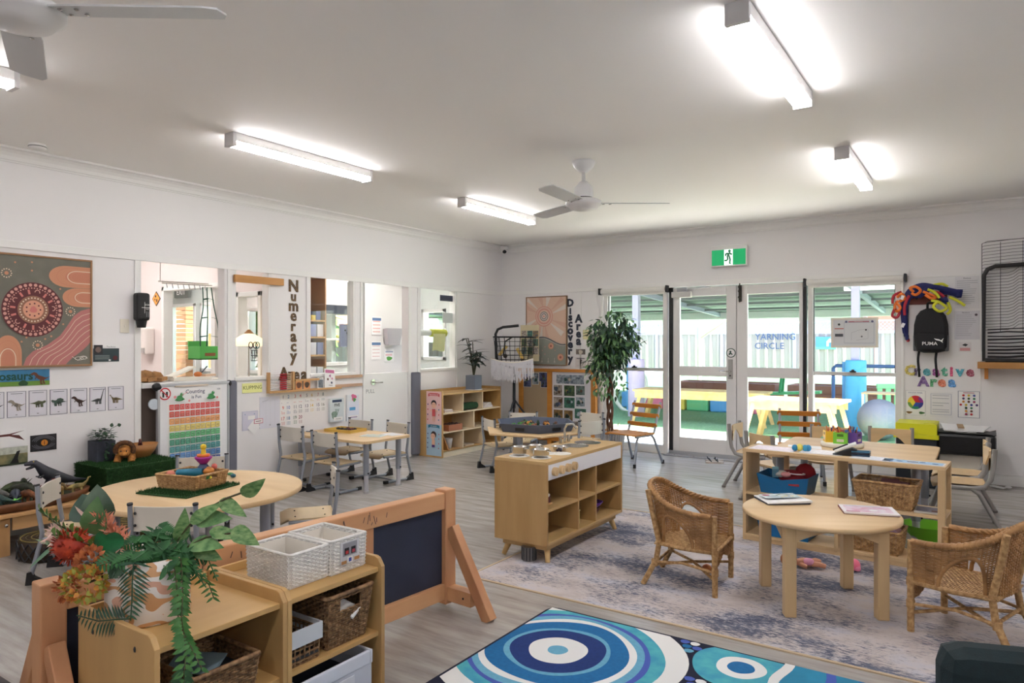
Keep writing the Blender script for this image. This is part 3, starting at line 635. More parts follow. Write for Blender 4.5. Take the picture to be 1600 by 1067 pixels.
# wicker armchairs
def wicker(label,loc,rz):
    """front is +y. barrel back and arms woven round a cane frame, splayed rear legs"""
    t=thing('wicker_chair',label,'chair',loc,rz,'wicker armchairs at the low round table')
    def ring(u):  # u 0..1 from right front arm round the back to the left front arm
        a=-.12+u*(PI+.24);return math.cos(a),-math.sin(a)
    def top(u):
        c,s_=ring(u);k=max(0,-s_);k=k*k*(3-2*k);return .5-.5*math.cos(2*PI*min(1,max(0,u))),k
    def shell(u,v):
        a=-.0+u*PI;c=math.cos(a);s_=math.sin(a);h=.43+.125*(.5-.5*math.cos(2*PI*u))
        fl=.022*v*v;e=.7;x=(.19+fl)*math.copysign(abs(c)**e,c);y=.17-(.34+fl*2.2)*abs(s_)**e if s_>0 else .17
        z=.235+(h-.235)*v;return (x,y,z),(c,-s_,0)
    def hole(u,v):
        for c in(.165,.835):
            du=(u-c)/.105
            if abs(du)<1 and v<.7*math.sqrt(max(0,1-du*du))+.04: return True
        du=(u-.5)/.06
        return False
    b=B();weave(b,shell,44,24,.0045,.003,CANE,hole,closed=False,rs=.004);obj('woven_back',b,t,kind='stuff')
    for cu in(.165,.835):
        P=[shell(cu+.107*math.cos(a),.7*math.sin(a)+.03)[0] for a in [PI*i/12 for i in range(13)]];b=B();b.tube(P,.009,CANE,6);obj('arch_rim',b,t)
    b=B();P=[V(shell(i/40,1)[0]) for i in range(41)];q=[]
    b.tube(P,.015,CANE,8)
    for k in range(2):
        q=[p+V((.012*math.cos(i*1.1+k*PI),.012*math.sin(i*1.1+k*PI),.009*math.sin(i*1.1+k*PI))) for i,p in enumerate([V(shell(j/120,1)[0]) for j in range(121)])];b.tube(q,.0075,CANE,5)
    obj('braided_rim',b,t)
    def seatfn(u,v):
        x=(u-.5)*.38;y=-.155+v*.34;w=1-.25*max(0,.5-v)
        return (x*w,y,.235+.008*math.sin(PI*u)*math.sin(PI*v)),(0,0,1)
    b=B();weave(b,seatfn,26,34,.005,.002,CANE2,None,closed=False,rs=.004);b.add([(-.18,.18,.222),(.18,.18,.222),(.15,-.15,.222),(-.15,-.15,.222)],[(0,1,2,3)],CANE2);obj('woven_seat',b,t,kind='stuff')
    b=B();weave(b,lambda u,v:((-.19+.38*u,.185,.15+.085*v if abs(u-.5)>.28 else .15+.04*(1-abs(u-.5)/.28)+.085*v*(1-.45*(1-abs(u-.5)/.28))),(0,1,0)),18,9,.0045,.0025,CANE,None,closed=False);obj('woven_apron',b,t,kind='stuff')
    for s in(-1,1):
        b=B();b.tube([(s*.185,.185,0),(s*.185,.185,.12),(s*.19,.182,.43)],.0155,CANE2,10);obj('leg',b,t)
        b=B();b.tube([(s*.17,-.22,0),(s*.15,-.15,.14),(s*.145,-.135,.24),(s*.15,-.17,.4),(s*.16,-.195,.53)],.0155,CANE2,10);obj('leg',b,t)
        b=B();b.tube([(s*.185,.18,.09),(-s*.0,.02,.115),(-s*.155,-.16,.115)],.0085,CANE2,8);obj('brace',b,t)
        b=B();b.tube([(s*.185,.18,.13),(s*.17,.0,.15),(s*.155,-.15,.13)],.008,CANE2,8);obj('side_rail',b,t)
        b=B()
        for q in((s*.185,.185,.13),(s*.185,.185,.235),(s*.152,-.158,.125)): b.tube([(q[0],q[1],q[2]-.018),(q[0],q[1],q[2]+.018)],.019,CANE2,10)
        obj('cane_binding',b,t,kind='stuff')
    b=B();b.tube([(-.15,-.15,.13),(.15,-.15,.13)],.008,CANE2,8);obj('back_rail',b,t)
    b=B();b.tube([(-.19,.19,.235),(-.19,-.0,.235),(-.14,-.15,.235),(.14,-.15,.235),(.19,0,.235),(.19,.19,.235)],.011,CANE2,8,True);obj('seat_rim',b,t)
    return t
W1=wicker('brown wicker armchair left of the low round table, turned to it',(-1.385,3.86,.004),math.radians(-86))
dup(W1,'brown wicker armchair at the right edge, right of the low round table',(-.05,3.89,.004),math.radians(71))
# dark green chair, bottom right
t=thing('green_armchair','dark green upholstered chair back at the bottom right corner','chair',(.20,1.86,.0125),math.radians(20));DG2=mat((4,32,38),.8,var=.3,scale=60,bump=.2,bscale=300)
b=B();b.box(-.3,-.06,.12,.3,.06,.705,DG2);obj('backrest',b,t,.045);b=B();b.box(-.3,-.5,.2,.3,-.06,.4,DG2);obj('seat',b,t,.04)
for x in(-.25,.25):
    for y in(-.45,.0): b=B();b.tube([(x,y,.2),(x*1.05,y,0)],.02,DK,10);obj('leg',b,t)
t=thing('floor_cushion','dark brown seat corner at the bottom left edge','seat',(-2.5,.955,0),0);DB=mat((52,46,48),.7)
b=B();b.box(-.6,-.4,.1,0,0,.3,DB);obj('cushion',b,t,.05)
b=B();b.box(-.58,-.38,0,-.02,-.02,.1,DK);obj('base',b,t)
# ---------------------------------------------------------------- tables
LEGG=mat((150,156,168),.4,metal=.3)
def post(b,x,y,z1,r=.028): b.tube([(x,y,.16),(x,y,z1)],r,LEGG,14)
def metal_leg(t,x,y,z1,r=.03):
    b=B();post(b,x,y,z1,r);o=obj('leg',b,t);b=B();b.tube([(x,y,.012),(x,y,.16)],r*.8,mat((196,196,204),.35,metal=.3),14);obj('inner_tube',b,o);b=B();b.tube([(x,y,0),(x,y,.02)],r*.95,mat((190,188,190),.5),14);obj('foot',b,o)
    b=B();b.ell((x+r,y,.18),.012,.008,.008,DK,8);obj('screw',b,o)
# big round table
t=thing('round_table','large round birch table on grey metal legs behind the chalkboard','table',(-3.95,2.44,0))
b=B();b.lathe([(0,.45),(.6,.45),(.605,.453),(.605,.477),(.6,.48),(0,.48)],BIRCHX,64);obj('tabletop',b,t)
for a in(20,80,140,200,260,320): metal_leg(t,.46*math.cos(math.radians(a)),.46*math.sin(math.radians(a)),.45)
# rectangular table by the wall
t=thing('rectangular_table','rectangular birch table with grey legs along the left wall','table',(-5.08,4.72,0))
b=B();hw,hd,c=.52,.31,.06
P=[]
for cx,cy,a0 in((hw-c,hd-c,0),(-hw+c,hd-c,90),(-hw+c,-hd+c,180),(hw-c,-hd+c,270)):
    for k in range(5): a=math.radians(a0+k*22.5);P.append((cx+c*math.cos(a),cy+c*math.sin(a)))
b.prism(P,.025,BIRCHX,Mx.Translation((0,0,.455)));obj('tabletop',b,t,.003)
for x in(-.46,.44):
    for y in(-.22,.2): metal_leg(t,x,y,.455,.026)
# hexagon table
t=thing('hexagon_table','small six sided birch table on steel legs behind the play kitchen','table',(-3.85,6.12,0),math.radians(8))
b=B();b.prism([(.56*math.cos(math.radians(a)),.56*math.sin(math.radians(a))) for a in range(0,360,60)],.024,BIRCHX,Mx.Translation((0,0,.445)));obj('tabletop',b,t,.008)
for a in(30,150,270): metal_leg(t,.36*math.cos(math.radians(a)),.36*math.sin(math.radians(a)),.445,.026)
# low round table on the grey rug
t=thing('low_round_table','low round birch table on four square legs on the grey rug','table',(-.715,3.945,.004),math.radians(29))
b=B();b.lathe([(0,.452),(.375,.452),(.386,.458),(.386,.472),(.378,.478),(0,.478)],BIRCHX,64);obj('tabletop',b,t)
for x in(-1,1):
    for y in(-1,1): b=B();b.box(x*.22-.028,y*.22-.028,0,x*.22+.028,y*.22+.028,.452,BIRCHZ);obj('leg',b,t,.006)
for k in range(4):
    b=B();P=[(-.195,0),(-.195,-.075)]+[(-.195+.39*i/10,-.075+.05*math.sin(PI*i/10)) for i in range(1,10)]+[(.195,-.075),(.195,0)]
    b.prism(P,.02,BIRCHX,Mx.Rotation(k*PI/2,4,'Z')@Mx.Translation((0,-.23,.452))@Mx.Rotation(PI/2,4,'X'));obj('apron',b,t)
# art table
t=thing('art_table','large birch art table behind the open toy shelf','table',(-.82,5.86,0))
P=[]
for cx,cy,a0 in((.48,.48,0),(-.48,.48,90),(-.48,-.48,180),(.48,-.48,270)):
    for k in range(4): a=math.radians(a0+k*30);P.append((cx+.06*math.cos(a),cy+.06*math.sin(a)))
b=B();b.prism(P,.026,BIRCHX,Mx.Translation((0,0,.524)));obj('tabletop',b,t,.003)
for x in(-.44,.44):
    for y in(-.42,.42): metal_leg(t,x,y,.524,.03)
# dinosaur bench
for y0,y1,l in((1.83,3.07,'low pine bench under the dinosaur cards carrying the tray'),(.45,1.81,'low pine bench at the left edge beyond the flowers')):
    t=thing('low_bench',l,'bench',(-5.4,0,0))
    b=B();b.box(-.27,y0,.245,.27,y1,.268,PINE);obj('bench_top',b,t,.003)
    for x in(-.25,.23): b=B();b.box(x,y0+.08,.16,x+.02,y1-.08,.245,PINE);obj('side_rail',b,t)
    for x in(-.24,.19):
        for y in(y0+.01,y1-.07): b=B();b.box(x,y,0,x+.05,y+.06,.245,PINEZ);obj('leg',b,t,.003)
    b=B()
    for y in(y0+.04,): b.ell((.262,y,.2),.008,.012,.012,STEEL,8)
    obj('bolt',b,t)
# ---------------------------------------------------------------- shelves, play kitchen, chalkboard
# play kitchen on the edge of the grey rug
t=thing('play_kitchen','wooden play kitchen with four burner knobs and a steel sink on the rug edge','play kitchen',(-2.395,4.165,.004));KW=wood((194,158,106),(176,140,88),'z');KX=wood((208,174,120),(190,156,102),'y')
x0,x1,y0,y1=-.195,.195,-.535,.535
def pc(n,a,m,bv=.002,lab=None):
    b=B();b.box(*a,m);o=obj(n,b,t,bv)
    if lab:o['label']=lab
    return o
pc('side_panel',(x0,y0,.115,x1,y0+.02,.61),KW);pc('side_panel',(x0,y1-.02,.115,x1,y1,.61),KW);pc('worktop',(x0,y0,.61,x1,y1,.63),KX)
pc('back_panel',(x0,y0+.02,.135,x0+.012,y1-.02,.61),KW);pc('bottom_panel',(x0,y0+.02,.115,x1,y1-.02,.135),KX);pc('shelf',(x0+.012,y0+.02,.318,x1-.005,y1-.02,.336),KX)
for y in(-.125,.125): pc('divider',(x0+.012,y-.009,.135,x1-.003,y+.009,.52),KW)
pc('front_rail',(x1-.018,y0+.02,.515,x1-.001,y1-.02,.61),mat((240,240,244),.4),.002,'white front rail')
pc('plinth',(x0+.03,y0+.05,.075,x1-.03,y1-.05,.115),KX)
for i in range(4): b=B();y=-.45+i*.082;b.tube([(x1,y,.563),(x1+.022,y,.563)],.027,BIRCH,20);b.box(x1+.02,y-.004,.548,x1+.027,y+.004,.578,BIRCH);obj('burner_knob',b,t,.003,label='round wooden burner knob')
for sx in(-1,1):
    for sy in(-1,1): b=B();b.tube([(sx*.135,sy*.43,.11),(sx*.165,sy*.475,0)],[.024,.015],KX,12);obj('leg',b,t)
for i,(x,y) in enumerate(((-.1,-.42),(.09,-.40),(.02,-.24),(.12,-.19))): b=B();b.lathe([(0,.63),(.066,.63),(.066,.633),(.05,.634),(.048,.633),(0,.633)],mat((238,236,230),.4),24,(x*.8,y,0));obj('burner',b,t,label='white burner disc')
for y in(.17,.36): b=B();b.lathe([(.098,.632),(.09,.634),(.085,.63),(.07,.6),(.0,.595)],STEEL,28,(.0,y,0));obj('sink_bowl',b,t,label='steel sink bowl')
b=B();b.tube([(-.14,.27,.63),(-.14,.27,.73),(-.12,.27,.765),(-.07,.27,.77),(-.04,.27,.74)],.009,STEEL,10);b.tube([(-.14,.21,.63),(-.14,.21,.68)],.012,STEEL,10);b.tube([(-.14,.33,.63),(-.14,.33,.68)],.012,STEEL,10);obj('tap',b,t,label='curved steel tap')

# cube shelf on the left wall
t=thing('cube_shelf','pale wooden cube shelf with a growing up poster on its end','shelf',(-5.475,6.96,0))
x0,x1,y0,y1=-.185,.185,-.6,.6
pc('side_panel',(x0,y0,0,x1,y0+.016,.79),OAKZ);pc('side_panel',(x0,y1-.016,0,x1,y1,.79),OAKZ);pc('top_panel',(x0,y0+.016,.74,x1,y1-.016,.758),OAK);pc('back_panel',(x0,y0+.016,.06,x0+.01,y1-.016,.79),OAKZ)
pc('plinth',(x1-.03,y0+.016,0,x1-.012,y1-.016,.07),mat((228,212,182),.5));pc('bottom_panel',(x0,y0+.016,.06,x1-.012,y1-.016,.076),OAK)
for z in(.285,.51): pc('shelf',(x0+.01,y0+.016,z,x1-.002,y1-.016,z+.016),mat((226,206,172),.5))
for z0,z1,ys in((.076,.285,(-.2,.2)),(.301,.51,(0.02,)),(.526,.74,(-.2,.2))):
    for y in ys: pc('divider',(x0+.01,y-.008,z0,x1-.003,y+.008,z1),mat((226,206,172),.5))
b=B();sh=Sheet(b,(x0+.12,y0-.001,0),(1,0,0),(0,0,1));w_=.235;PK=mat((236,196,192));LB=mat((172,200,218));SK=mat((240,190,160));HR=mat((40,34,38));RD=mat((206,82,84));TL=mat((40,120,150));PU=mat((84,52,120))
sh.rect(0,.39,w_,.785,PK).rect(0,.02,w_,.39,LB)
for y,c,h in((.72,RD,HR),(.345,TL,mat((60,36,34)))):
    sh.poly([(.03,y+.0),(.06,y+.012),(w_-.06,y+.012),(w_-.03,y),(w_-.03,y+.035),(w_-.06,y+.045),(.06,y+.045),(.03,y+.035)],c)
sh.text('GROWING UP',w_/2,.738,.016,PAPER).text('MY BODY',w_/2,.363,.016,PAPER)
sh.circ(w_/2,.64,.042,HR).circ(w_/2,.62,.036,SK).line([(.06,.555),(w_-.06,.555)],.014,SK).rect(w_/2-.024,.49,w_/2+.024,.575,RD).line([(w_/2-.013,.49),(w_/2-.013,.43)],.013,SK).line([(w_/2+.013,.49),(w_/2+.013,.43)],.013,SK).dots([(w_/2-.013,.63),(w_/2+.013,.63)],.004,HR)
sh.circ(w_/2,.27,.042,mat((60,36,34))).circ(w_/2-.01,.25,.036,SK).rect(w_/2-.028,.13,w_/2+.022,.215,SK).rect(w_/2-.026,.12,w_/2+.02,.15,PU).dots([(w_/2-.022,.255),(w_/2+.004,.255)],.004,HR)
for i in range(4):
    sh.circ(.032,.63-i*.06,.009,RD if i%2 else PU,n=8).circ(w_-.032,.63-i*.06,.009,TL if i%2 else RD,n=8).circ(.032,.28-i*.055,.008,PU,n=8).circ(w_-.032,.28-i*.055,.008,RD,n=8)
obj('poster',b,t,label='pink and blue growing up poster')

# open toy shelf of birch
t=thing('toy_shelf','long open birch toy shelf holding blue tubs and cane baskets','shelf',(-.775,4.97,.004),math.radians(-4.3))
x0,x1,y0,y1=-.6,.6,-.12,.16
pc('end_panel',(x0,y0,.0,x0+.022,y1,.63),BIRCHZ);pc('middle_panel',(-.01,y0+.0,.02,.012,y1,.61),BIRCHZ)
pc('top_board',(x0,y0,.606,x1,y1,.628),BIRCHX);pc('bottom_board',(x0,y0,.026,x1,y1,.046),BIRCHX);pc('shelf_board',(x0+.022,y0,.316,x1,y1,.334),BIRCHX)
for y in(y0,y1-.03): pc('post',(x1-.04,y,0,x1,y+.03,.61),BIRCHZ)
pc('post',(x0+.2,y1-.03,.05,x0+.23,y1,.61),BIRCHZ)
pc('toe_board',(x0,y0+.004,0,x1,y0+.02,.03),BIRCHX)

# chalkboard divider
t=thing('chalkboard_divider','long low pine framed chalkboard divider on angled feet','room divider',(-2.37,1.895,0),math.radians(-4.6))
# local y runs along its length, x is its thickness
Lh=.93;PW=mat((222,172,126),.5,var=.35,scale=7,stretch=(1,.15,1),c2=(204,148,104));PV=mat((216,164,120),.5,var=.35,scale=7,stretch=(1,1,.15),c2=(192,134,94))
for y in(-Lh,Lh-.075): pc('end_post',(-.04,y,.03,.04,y+.075,.612),PV,.006)
pc('top_rail',(-.035,-Lh+.075,.515,.035,Lh-.075,.6),PW,.006);pc('bottom_rail',(-.035,-Lh+.075,.055,.035,Lh-.075,.135),PW,.004)
for y in(-.36,.36): pc('stile',(-.03,y-.035,.135,.03,y+.035,.515),PV,.003)
CB=mat((46,52,72),.6,var=.15,scale=5)
for a,c in((-Lh+.075,-.395),(-.325,.325),(.395,Lh-.075)): pc('chalkboard',(-.012,a,.135,.012,c,.515),CB,0,'dark slate chalkboard panel')
b=B();random.seed(3);sh=Sheet(b,(.0355,0,.515),(0,1,0),(0,0,1));INK2=mat((92,70,62),.6)
for i in range(26):
    y=R(-.5,.5);h=R(.012,.05);z=R(.02,.07);sh.line([(y,min(.08,z+h*.3)),(y+R(-.012,.012),max(.006,z-h*.5))],.004,INK2)
obj('pencil_marks',b,t,label='dark pencil scribbles on the top rail',kind='stuff')
for y in(-Lh+.035,Lh-.035):
    for s_ in(-1,1):
        b=B();b.bar((s_*.045,y,.42),(s_*.30,y,.0),.06,.05,PV,(0,1,0));o=obj('brace',b,t,.004)
    b=B();b.box(-.2,y-.03,.05,-.04,y+.03,.12,PW);obj('foot_rail',b,t,.003)
    b=B();b.box(.04,y-.03,.05,.2,y+.03,.12,PW);b.ell((.15,y-.031,.085),.006,.004,.006,BLK,8);obj('foot_rail',b,t,.003)
# storage shelves in front of it (two units)
SHO=mat((202,164,108),.5,var=.22,scale=6,stretch=(1,1,.12),c2=(184,146,94));SHX=mat((210,172,112),.45,var=.2,scale=6,stretch=(1,.12,1),c2=(194,154,96))
def unit(label,y0,y1,ztop,levels):
    global t
    t=thing('storage_shelf',label,'shelf',(-2.105,(y0+y1)/2,0));h=(y1-y0)/2
    for y in(-h,h-.018): 
        b=B();b.prism([(-.215,0),(.22,0),(.22,ztop-.035),(.2,ztop-.006),(.185,ztop),(-.215,ztop)],.018,SHO,Mx.Translation((0,y+.018,0))@Mx.Rotation(PI/2,4,'X'));b.ell((-.12,y if y<0 else y+.018,ztop-.06),.006,.004,.009,DK,8);b.ell((.12,y if y<0 else y+.018,ztop-.055),.006,.004,.009,DK,8);obj('side_panel',b,t,.003)
    for z in levels: pc('shelf_board',(-.2,-h+.018,z-.018,.205,h-.018,z),SHX)
    pc('back_panel',(-.205,-h+.018,0,-.2,h-.018,levels[0]),SHO)
    pc('back_rail',(-.215,-h+.018,levels[0],-.2,h-.018,levels[0]+.03),SHX)
    return t
unit('left storage shelf in front of the chalkboard, carrying the flower pot',1.035,1.478,.55,(.512,.27,.05))
unit('right storage shelf in front of the chalkboard, carrying two white baskets',1.479,1.925,.55,(.512,.27,.05))
# display screen against the back wall
t=thing('display_screen','low pine framed display screen with nature photos under Discovery Area','screen',(-4.68,8.08,0))
for x in(-.62,-.16,.5): pc('post',(x-.035,-.03,0,x+.035,.03,1.0),ORNG,.003)
pc('top_rail',(-.75,-.035,.975,.54,.035,1.015),ORNG,.003);pc('bottom_rail',(-.62,-.025,.05,.5,.025,.1),ORNG,.003)
pc('board',(-.585,-.01,.1,-.195,.01,.975),mat((176,154,124),.5));pc('board',(-.125,-.01,.1,.465,.01,.975),mat((214,212,216),.5))
random.seed(11)
PH=[((44,64,54),(110,124,120)),((28,44,30),(84,110,70)),((70,60,56),(180,170,160)),((34,70,60),(70,130,110)),((84,58,40),(150,120,70)),((36,40,60),(90,100,140)),((60,74,90),(170,180,190))]
def photo(n,sh,x,y,w,h,k,lab=None,par=None,frame=None):
    b=sh.b;a,c=PH[k%len(PH)];m=mat(a,.35,var=.5,scale=28,c2=c)
    sh.rect(x-.004,y-.004,x+w+.004,y+h+.004,PAPER).rect(x,y,x+w,y+h,m)
    for i in range(3):
        d=PH[(k+i+2)%len(PH)][i%2];sh.circ(x+w*R(.25,.75),y+h*R(.3,.65),min(w,h)*R(.12,.24),mat(d,.4),n=9,wob=.15)
def photos(L):
    for x,y,w,h,k in L: b=B();photo('photo',Sheet(b,(0,-.012,0),(1,0,0),(0,0,1)),x,y,w,h,k);obj('photo',b,t,label='printed nature photo')
photos([(-.06,.82,.42,.12,6),(-.1,.66,.13,.14,2),(.06,.66,.16,.14,1),(.24,.68,.13,.12,0),(-.1,.49,.14,.15,2),(.06,.5,.16,.14,3),(.24,.53,.13,.12,6),(-.1,.33,.14,.14,4),(.06,.33,.13,.14,4),(.22,.37,.17,.13,3),(.03,.18,.12,.12,0),(.2,.2,.12,.13,2)])
photos([(-.58,.76,.12,.18,5),(-.44,.8,.1,.15,6),(-.33,.84,.13,.12,5),(-.3,.76,.1,.09,5)])
# counting flip board
t=thing('flip_board','white flip board on an aluminium frame with a counting chart on it','board',(XL+.075,3.43,0))
# faces +x ; y along the wall
pc('board',(-.012,-.31,.24,.012,.31,1.0),mat((236,236,238),.35),.003)
for y in(-.325,.31): pc('frame_rail',(-.016,y,.1,.018,y+.02,1.0),mat((190,192,196),.35,metal=.5),.003)
pc('frame_rail',(-.016,-.325,1.0,.02,.33,1.022),mat((200,202,206),.35,metal=.5),.003);pc('clamp_bar',(.012,-.18,.992,.024,.12,1.004),mat((222,204,184),.4))
b=B();b.ell((0,-.325,1.0),.03,.04,.035,BLK,12);obj('corner_cap',b,t,label='black rounded corner');b=B();b.ell((0,.335,1.0),.025,.025,.03,BLK,12);obj('corner_cap',b,t,label='black rounded corner')
b=B();b.tube([(-.005,-.35,.86),(.01,-.35,.86)],.045,mat((206,216,226),.2),18);obj('magnet_disc',b,t,label='clear round side knob')
for y in(-.3,.3): b=B();b.tube([(-.02,y,.2),(-.03,y,0)],.012,GREYM,8);b.tube([(-.03,y,.015),(.1,y,.015)],.012,GREYM,8);obj('foot',b,t)
pb=B();sh=Sheet(pb,(.0125,-.245,.26),(0,1,0),(0,0,1));w_,h_=.5,.735
sh.rect(0,0,w_,h_,PAPER);TX=mat((58,66,104));sh.text('Counting',.25,.672,.034,TX,'c',.01).text('is Fun',.26,.628,.028,TX,'c',.01).text('100',.47,.69,.016,TX)
RC=[(222,64,60),(214,70,56),(234,150,72),(232,206,90),(74,176,100),(38,140,104),(50,140,140),(66,124,190),(70,84,150),(120,70,150)]
rows=[]
for r in range(10):
    y=.54-r*.0585;c=mat(RC[r])
    sh.rects([(.018+i*.0465,y,.018+i*.0465+.04,y+.046) for i in range(10)],c);sh.rects([(.018+i*.0465+.006,y+.008,.018+i*.0465+.034,y+.038) for i in range(10)],mat(tuple(min(255,int(v*.6+100)) for v in RC[r])))
    for i in range(10): sh.text(str(r*10+i+1),.038+i*.0465,y+.013,.018,mat(tuple(int(v*.8) for v in RC[r])),'c',.02);sh.k-=sh.e
    sh.k+=sh.e
GF=mat((74,150,90));GF2=mat((40,110,64));PKK=mat((232,150,150))
for x in(.1,.385):
    sh.circ(x,.625,.036,GF2,ry=.012).circ(x,.64,.026,GF,ry=.022).circ(x+.018,.668,.015,GF).line([(x-.02,.64),(x-.04,.62)],.01,GF).line([(x+.022,.64),(x+.04,.625)],.01,GF).circ(x+.022,.676,.004,PAPER,n=8)
sh.line([(.115,.66),(.17,.69)],.004,PKK).circ(.055,.65,.012,PKK,n=10).circ(.44,.625,.01,PKK,n=10).circ(.18,.612,.01,PKK,n=10)
obj('counting_chart',pb,t,label='Counting is Fun number chart from 1 to 100')
b=B();sh=Sheet(b,(.0155,-.265,.94),(0,1,0),(0,0,1));sh.circ(0,0,.052,PAPER).line([(.046*math.cos(a),.046*math.sin(a)) for a in [2*PI*i/28 for i in range(28)]],.01,mat((200,40,50)),True).circ(-.015,.008,.01,BLK,n=10).circ(.016,.008,.01,BLK,n=10).rect(-.023,-.028,-.007,.0,BLK).rect(.008,-.028,.024,0,BLK).line([(-.033,.033),(.033,-.033)],.009,mat((200,40,50)));obj('no_sign_sticker',b,t,label='red crossed circle sticker')
# ---------------------------------------------------------------- things on the walls
def wallsheet(name,label,cat,y0,y1,z0,z1,draw,group=None,th=.004,x=XL,m=PAPER,parts=None):
    """flat print on the left wall; draw(sheet,w,h) works in metres from the lower left corner (seen from the room)"""
    b=B();w_,h_=y1-y0,z1-z0;b.box(-.0005,0,0,th,w_,h_,m);sh=Sheet(b,(th,0,0),(0,1,0),(0,0,1));draw(sh,w_,h_)
    return solo(name,label,cat,b,(x,y0,z0),0,group)
def backsheet(name,label,cat,x0,x1,z0,z1,draw,group=None,th=.004,y=YB,m=PAPER):
    b=B();w_,h_=x1-x0,z1-z0;b.box(0,-th,0,w_,.0005,h_,m);sh=Sheet(b,(0,-th,0),(1,0,0),(0,0,1));draw(sh,w_,h_)
    return solo(name,label,cat,b,(x0,y,z0),0,group)
ell=lambda cx,cy,rx,ry,n=28,a0=0,a1=2*PI:[(cx+rx*math.cos(a0+(a1-a0)*i/n),cy+ry*math.sin(a0+(a1-a0)*i/n)) for i in range(n+(0 if a1-a0>6.2 else 1))]
# big painting (left wall)
t=thing('dot_painting','large framed earth coloured dot painting with a maroon circle, left wall','painting',(XL,1.87,1.2))
pw,ph=.745,.78;FRM=mat((150,112,76),.5)
b=B();b.box(.0,0,0,.022,pw,ph,mat((122,116,106),.7));sh=Sheet(b,(.022,0,0),(0,1,0),(0,0,1),.0003)
SG=mat((122,120,108),.7,var=.12,scale=14);SAL=mat((206,144,112),.7);SAL2=mat((200,132,106),.7);ROS=mat((186,120,116),.7);MAR=mat((100,48,52),.7);CRM=mat((226,206,180),.7);PNK=mat((214,160,146),.7);CRL=mat((214,128,120),.7)
sh.rect(0,0,pw,ph,SG)
UP=[(pw,.425),(.68,.405),(.63,.365),(.585,.29),(.535,.215),(.45,.147),(.355,.1),(.315,.055),(.296,.0)];LO=[(pw,.165),(.725,.14),(.69,.105),(.665,.085),(.64,.065),(.62,.05),(.6,.03),(.585,.015),(.573,.0)]
sh.poly(UP+LO[::-1],ROS)
for o in(.14,.3,.46,.62,.8): sh.line([(u0+(u1-u0)*o,v0+(v1-v0)*o+(.0 if 0<i<8 else .0)) for i,((u0,v0),(u1,v1)) in enumerate(zip(UP,LO))],.0035,CRM)
def arch(x,y,w,h,rot):
    # rounded tongue: tip at left (rot 0) or top (rot 1)
    def q(s_):
        pts=[(0,h*s_/2)]+[(-w*s_+h*s_*.75-h*s_*.75*math.sin(a),h*s_/2*math.cos(a)) for a in [PI*i/14 for i in range(15)]]+[(0,-h*s_/2)]
        return [(x+px,y+py) for px,py in pts] if not rot else [(x+py,y-px) for px,py in pts]
    sh.poly(q(1),SAL).line(q(.82),.003,SAL2).poly(q(.62),SAL2).line(q(.56),.006,CRM).line(q(.48),.003,SAL)
arch(pw,.655,.285,.16,0);arch(pw,.503,.195,.14,0);arch(.2,0,.215,.17,1)
cx,cy=.355,.40;rr=.196
sh.circ(cx,cy,rr,MAR,n=40).dots([(cx+.177*math.cos(a),cy+.177*math.sin(a)) for a in [2*PI*i/34 for i in range(34)]],.0115,PNK,10).dots([(cx+.155*math.cos(a),cy+.155*math.sin(a)) for a in [2*PI*i/54 for i in range(54)]],.005,PNK,8)
for k in range(15):
    a=2*PI*k/15+.1
    if k%3==0: sh.line([(cx+.125*math.cos(a)+.016*math.cos(c)*-math.sin(a)+.02*math.sin(c)*math.cos(a),cy+.125*math.sin(a)+.016*math.cos(c)*math.cos(a)+.02*math.sin(c)*math.sin(a)) for c in [PI*i/8 for i in range(9)]],.006,PNK)
    else: sh.line([(cx+.112*math.cos(a),cy+.112*math.sin(a)),(cx+.145*math.cos(a),cy+.145*math.sin(a))],.014,CRL)
sh.circ(cx,cy,.1,mat((150,104,82)),n=32).dots([(cx+.084*math.cos(a),cy+.084*math.sin(a)) for a in [2*PI*i/26 for i in range(26)]],.006,CRM,8).circ(cx,cy,.066,mat((222,160,132)),n=28).dots([(cx+.045*math.cos(a),cy+.045*math.sin(a)) for a in [2*PI*i/9 for i in range(9)]],.006,MAR,8).circ(cx,cy,.024,CRL,n=9,wob=.12)
for x,y in((.6,.396),(.382,.145),(.188,.65)): sh.circ(x,y,.013,SAL).dots([(x+.03*math.cos(a),y+.03*math.sin(a)) for a in [2*PI*i/12 for i in range(12)]],.005,CRM,6)
sh.dots([(.345,.74),(.345,.68),(.47,.21),(.43,.19),(.31,.2),(.28,.17),(.55,.3),(.53,.56),(.24,.73),(.1,.3),(.12,.5),(.09,.6)],.007,SAL,8)
CW=mat((240,234,226));sh.line(ell(.66,.045,.03,.012),.003,CW,True).line(ell(.69,.05,.025,.012),.003,CW,True).line([(.61,.06),(.65,.03),(.69,.06),(.72,.045)],.003,CW)
obj('canvas',b,t)
for n_,a in (('bottom',(0,-.014,-.014,.03,pw+.014,.0)),('top',(0,-.014,ph,.03,pw+.014,ph+.014)),('l',(0,-.014,0,.03,0,ph)),('r',(0,pw,0,.03,pw+.014,ph))): b=B();b.box(*a,FRM);obj('frame_bar',b,t,.002)
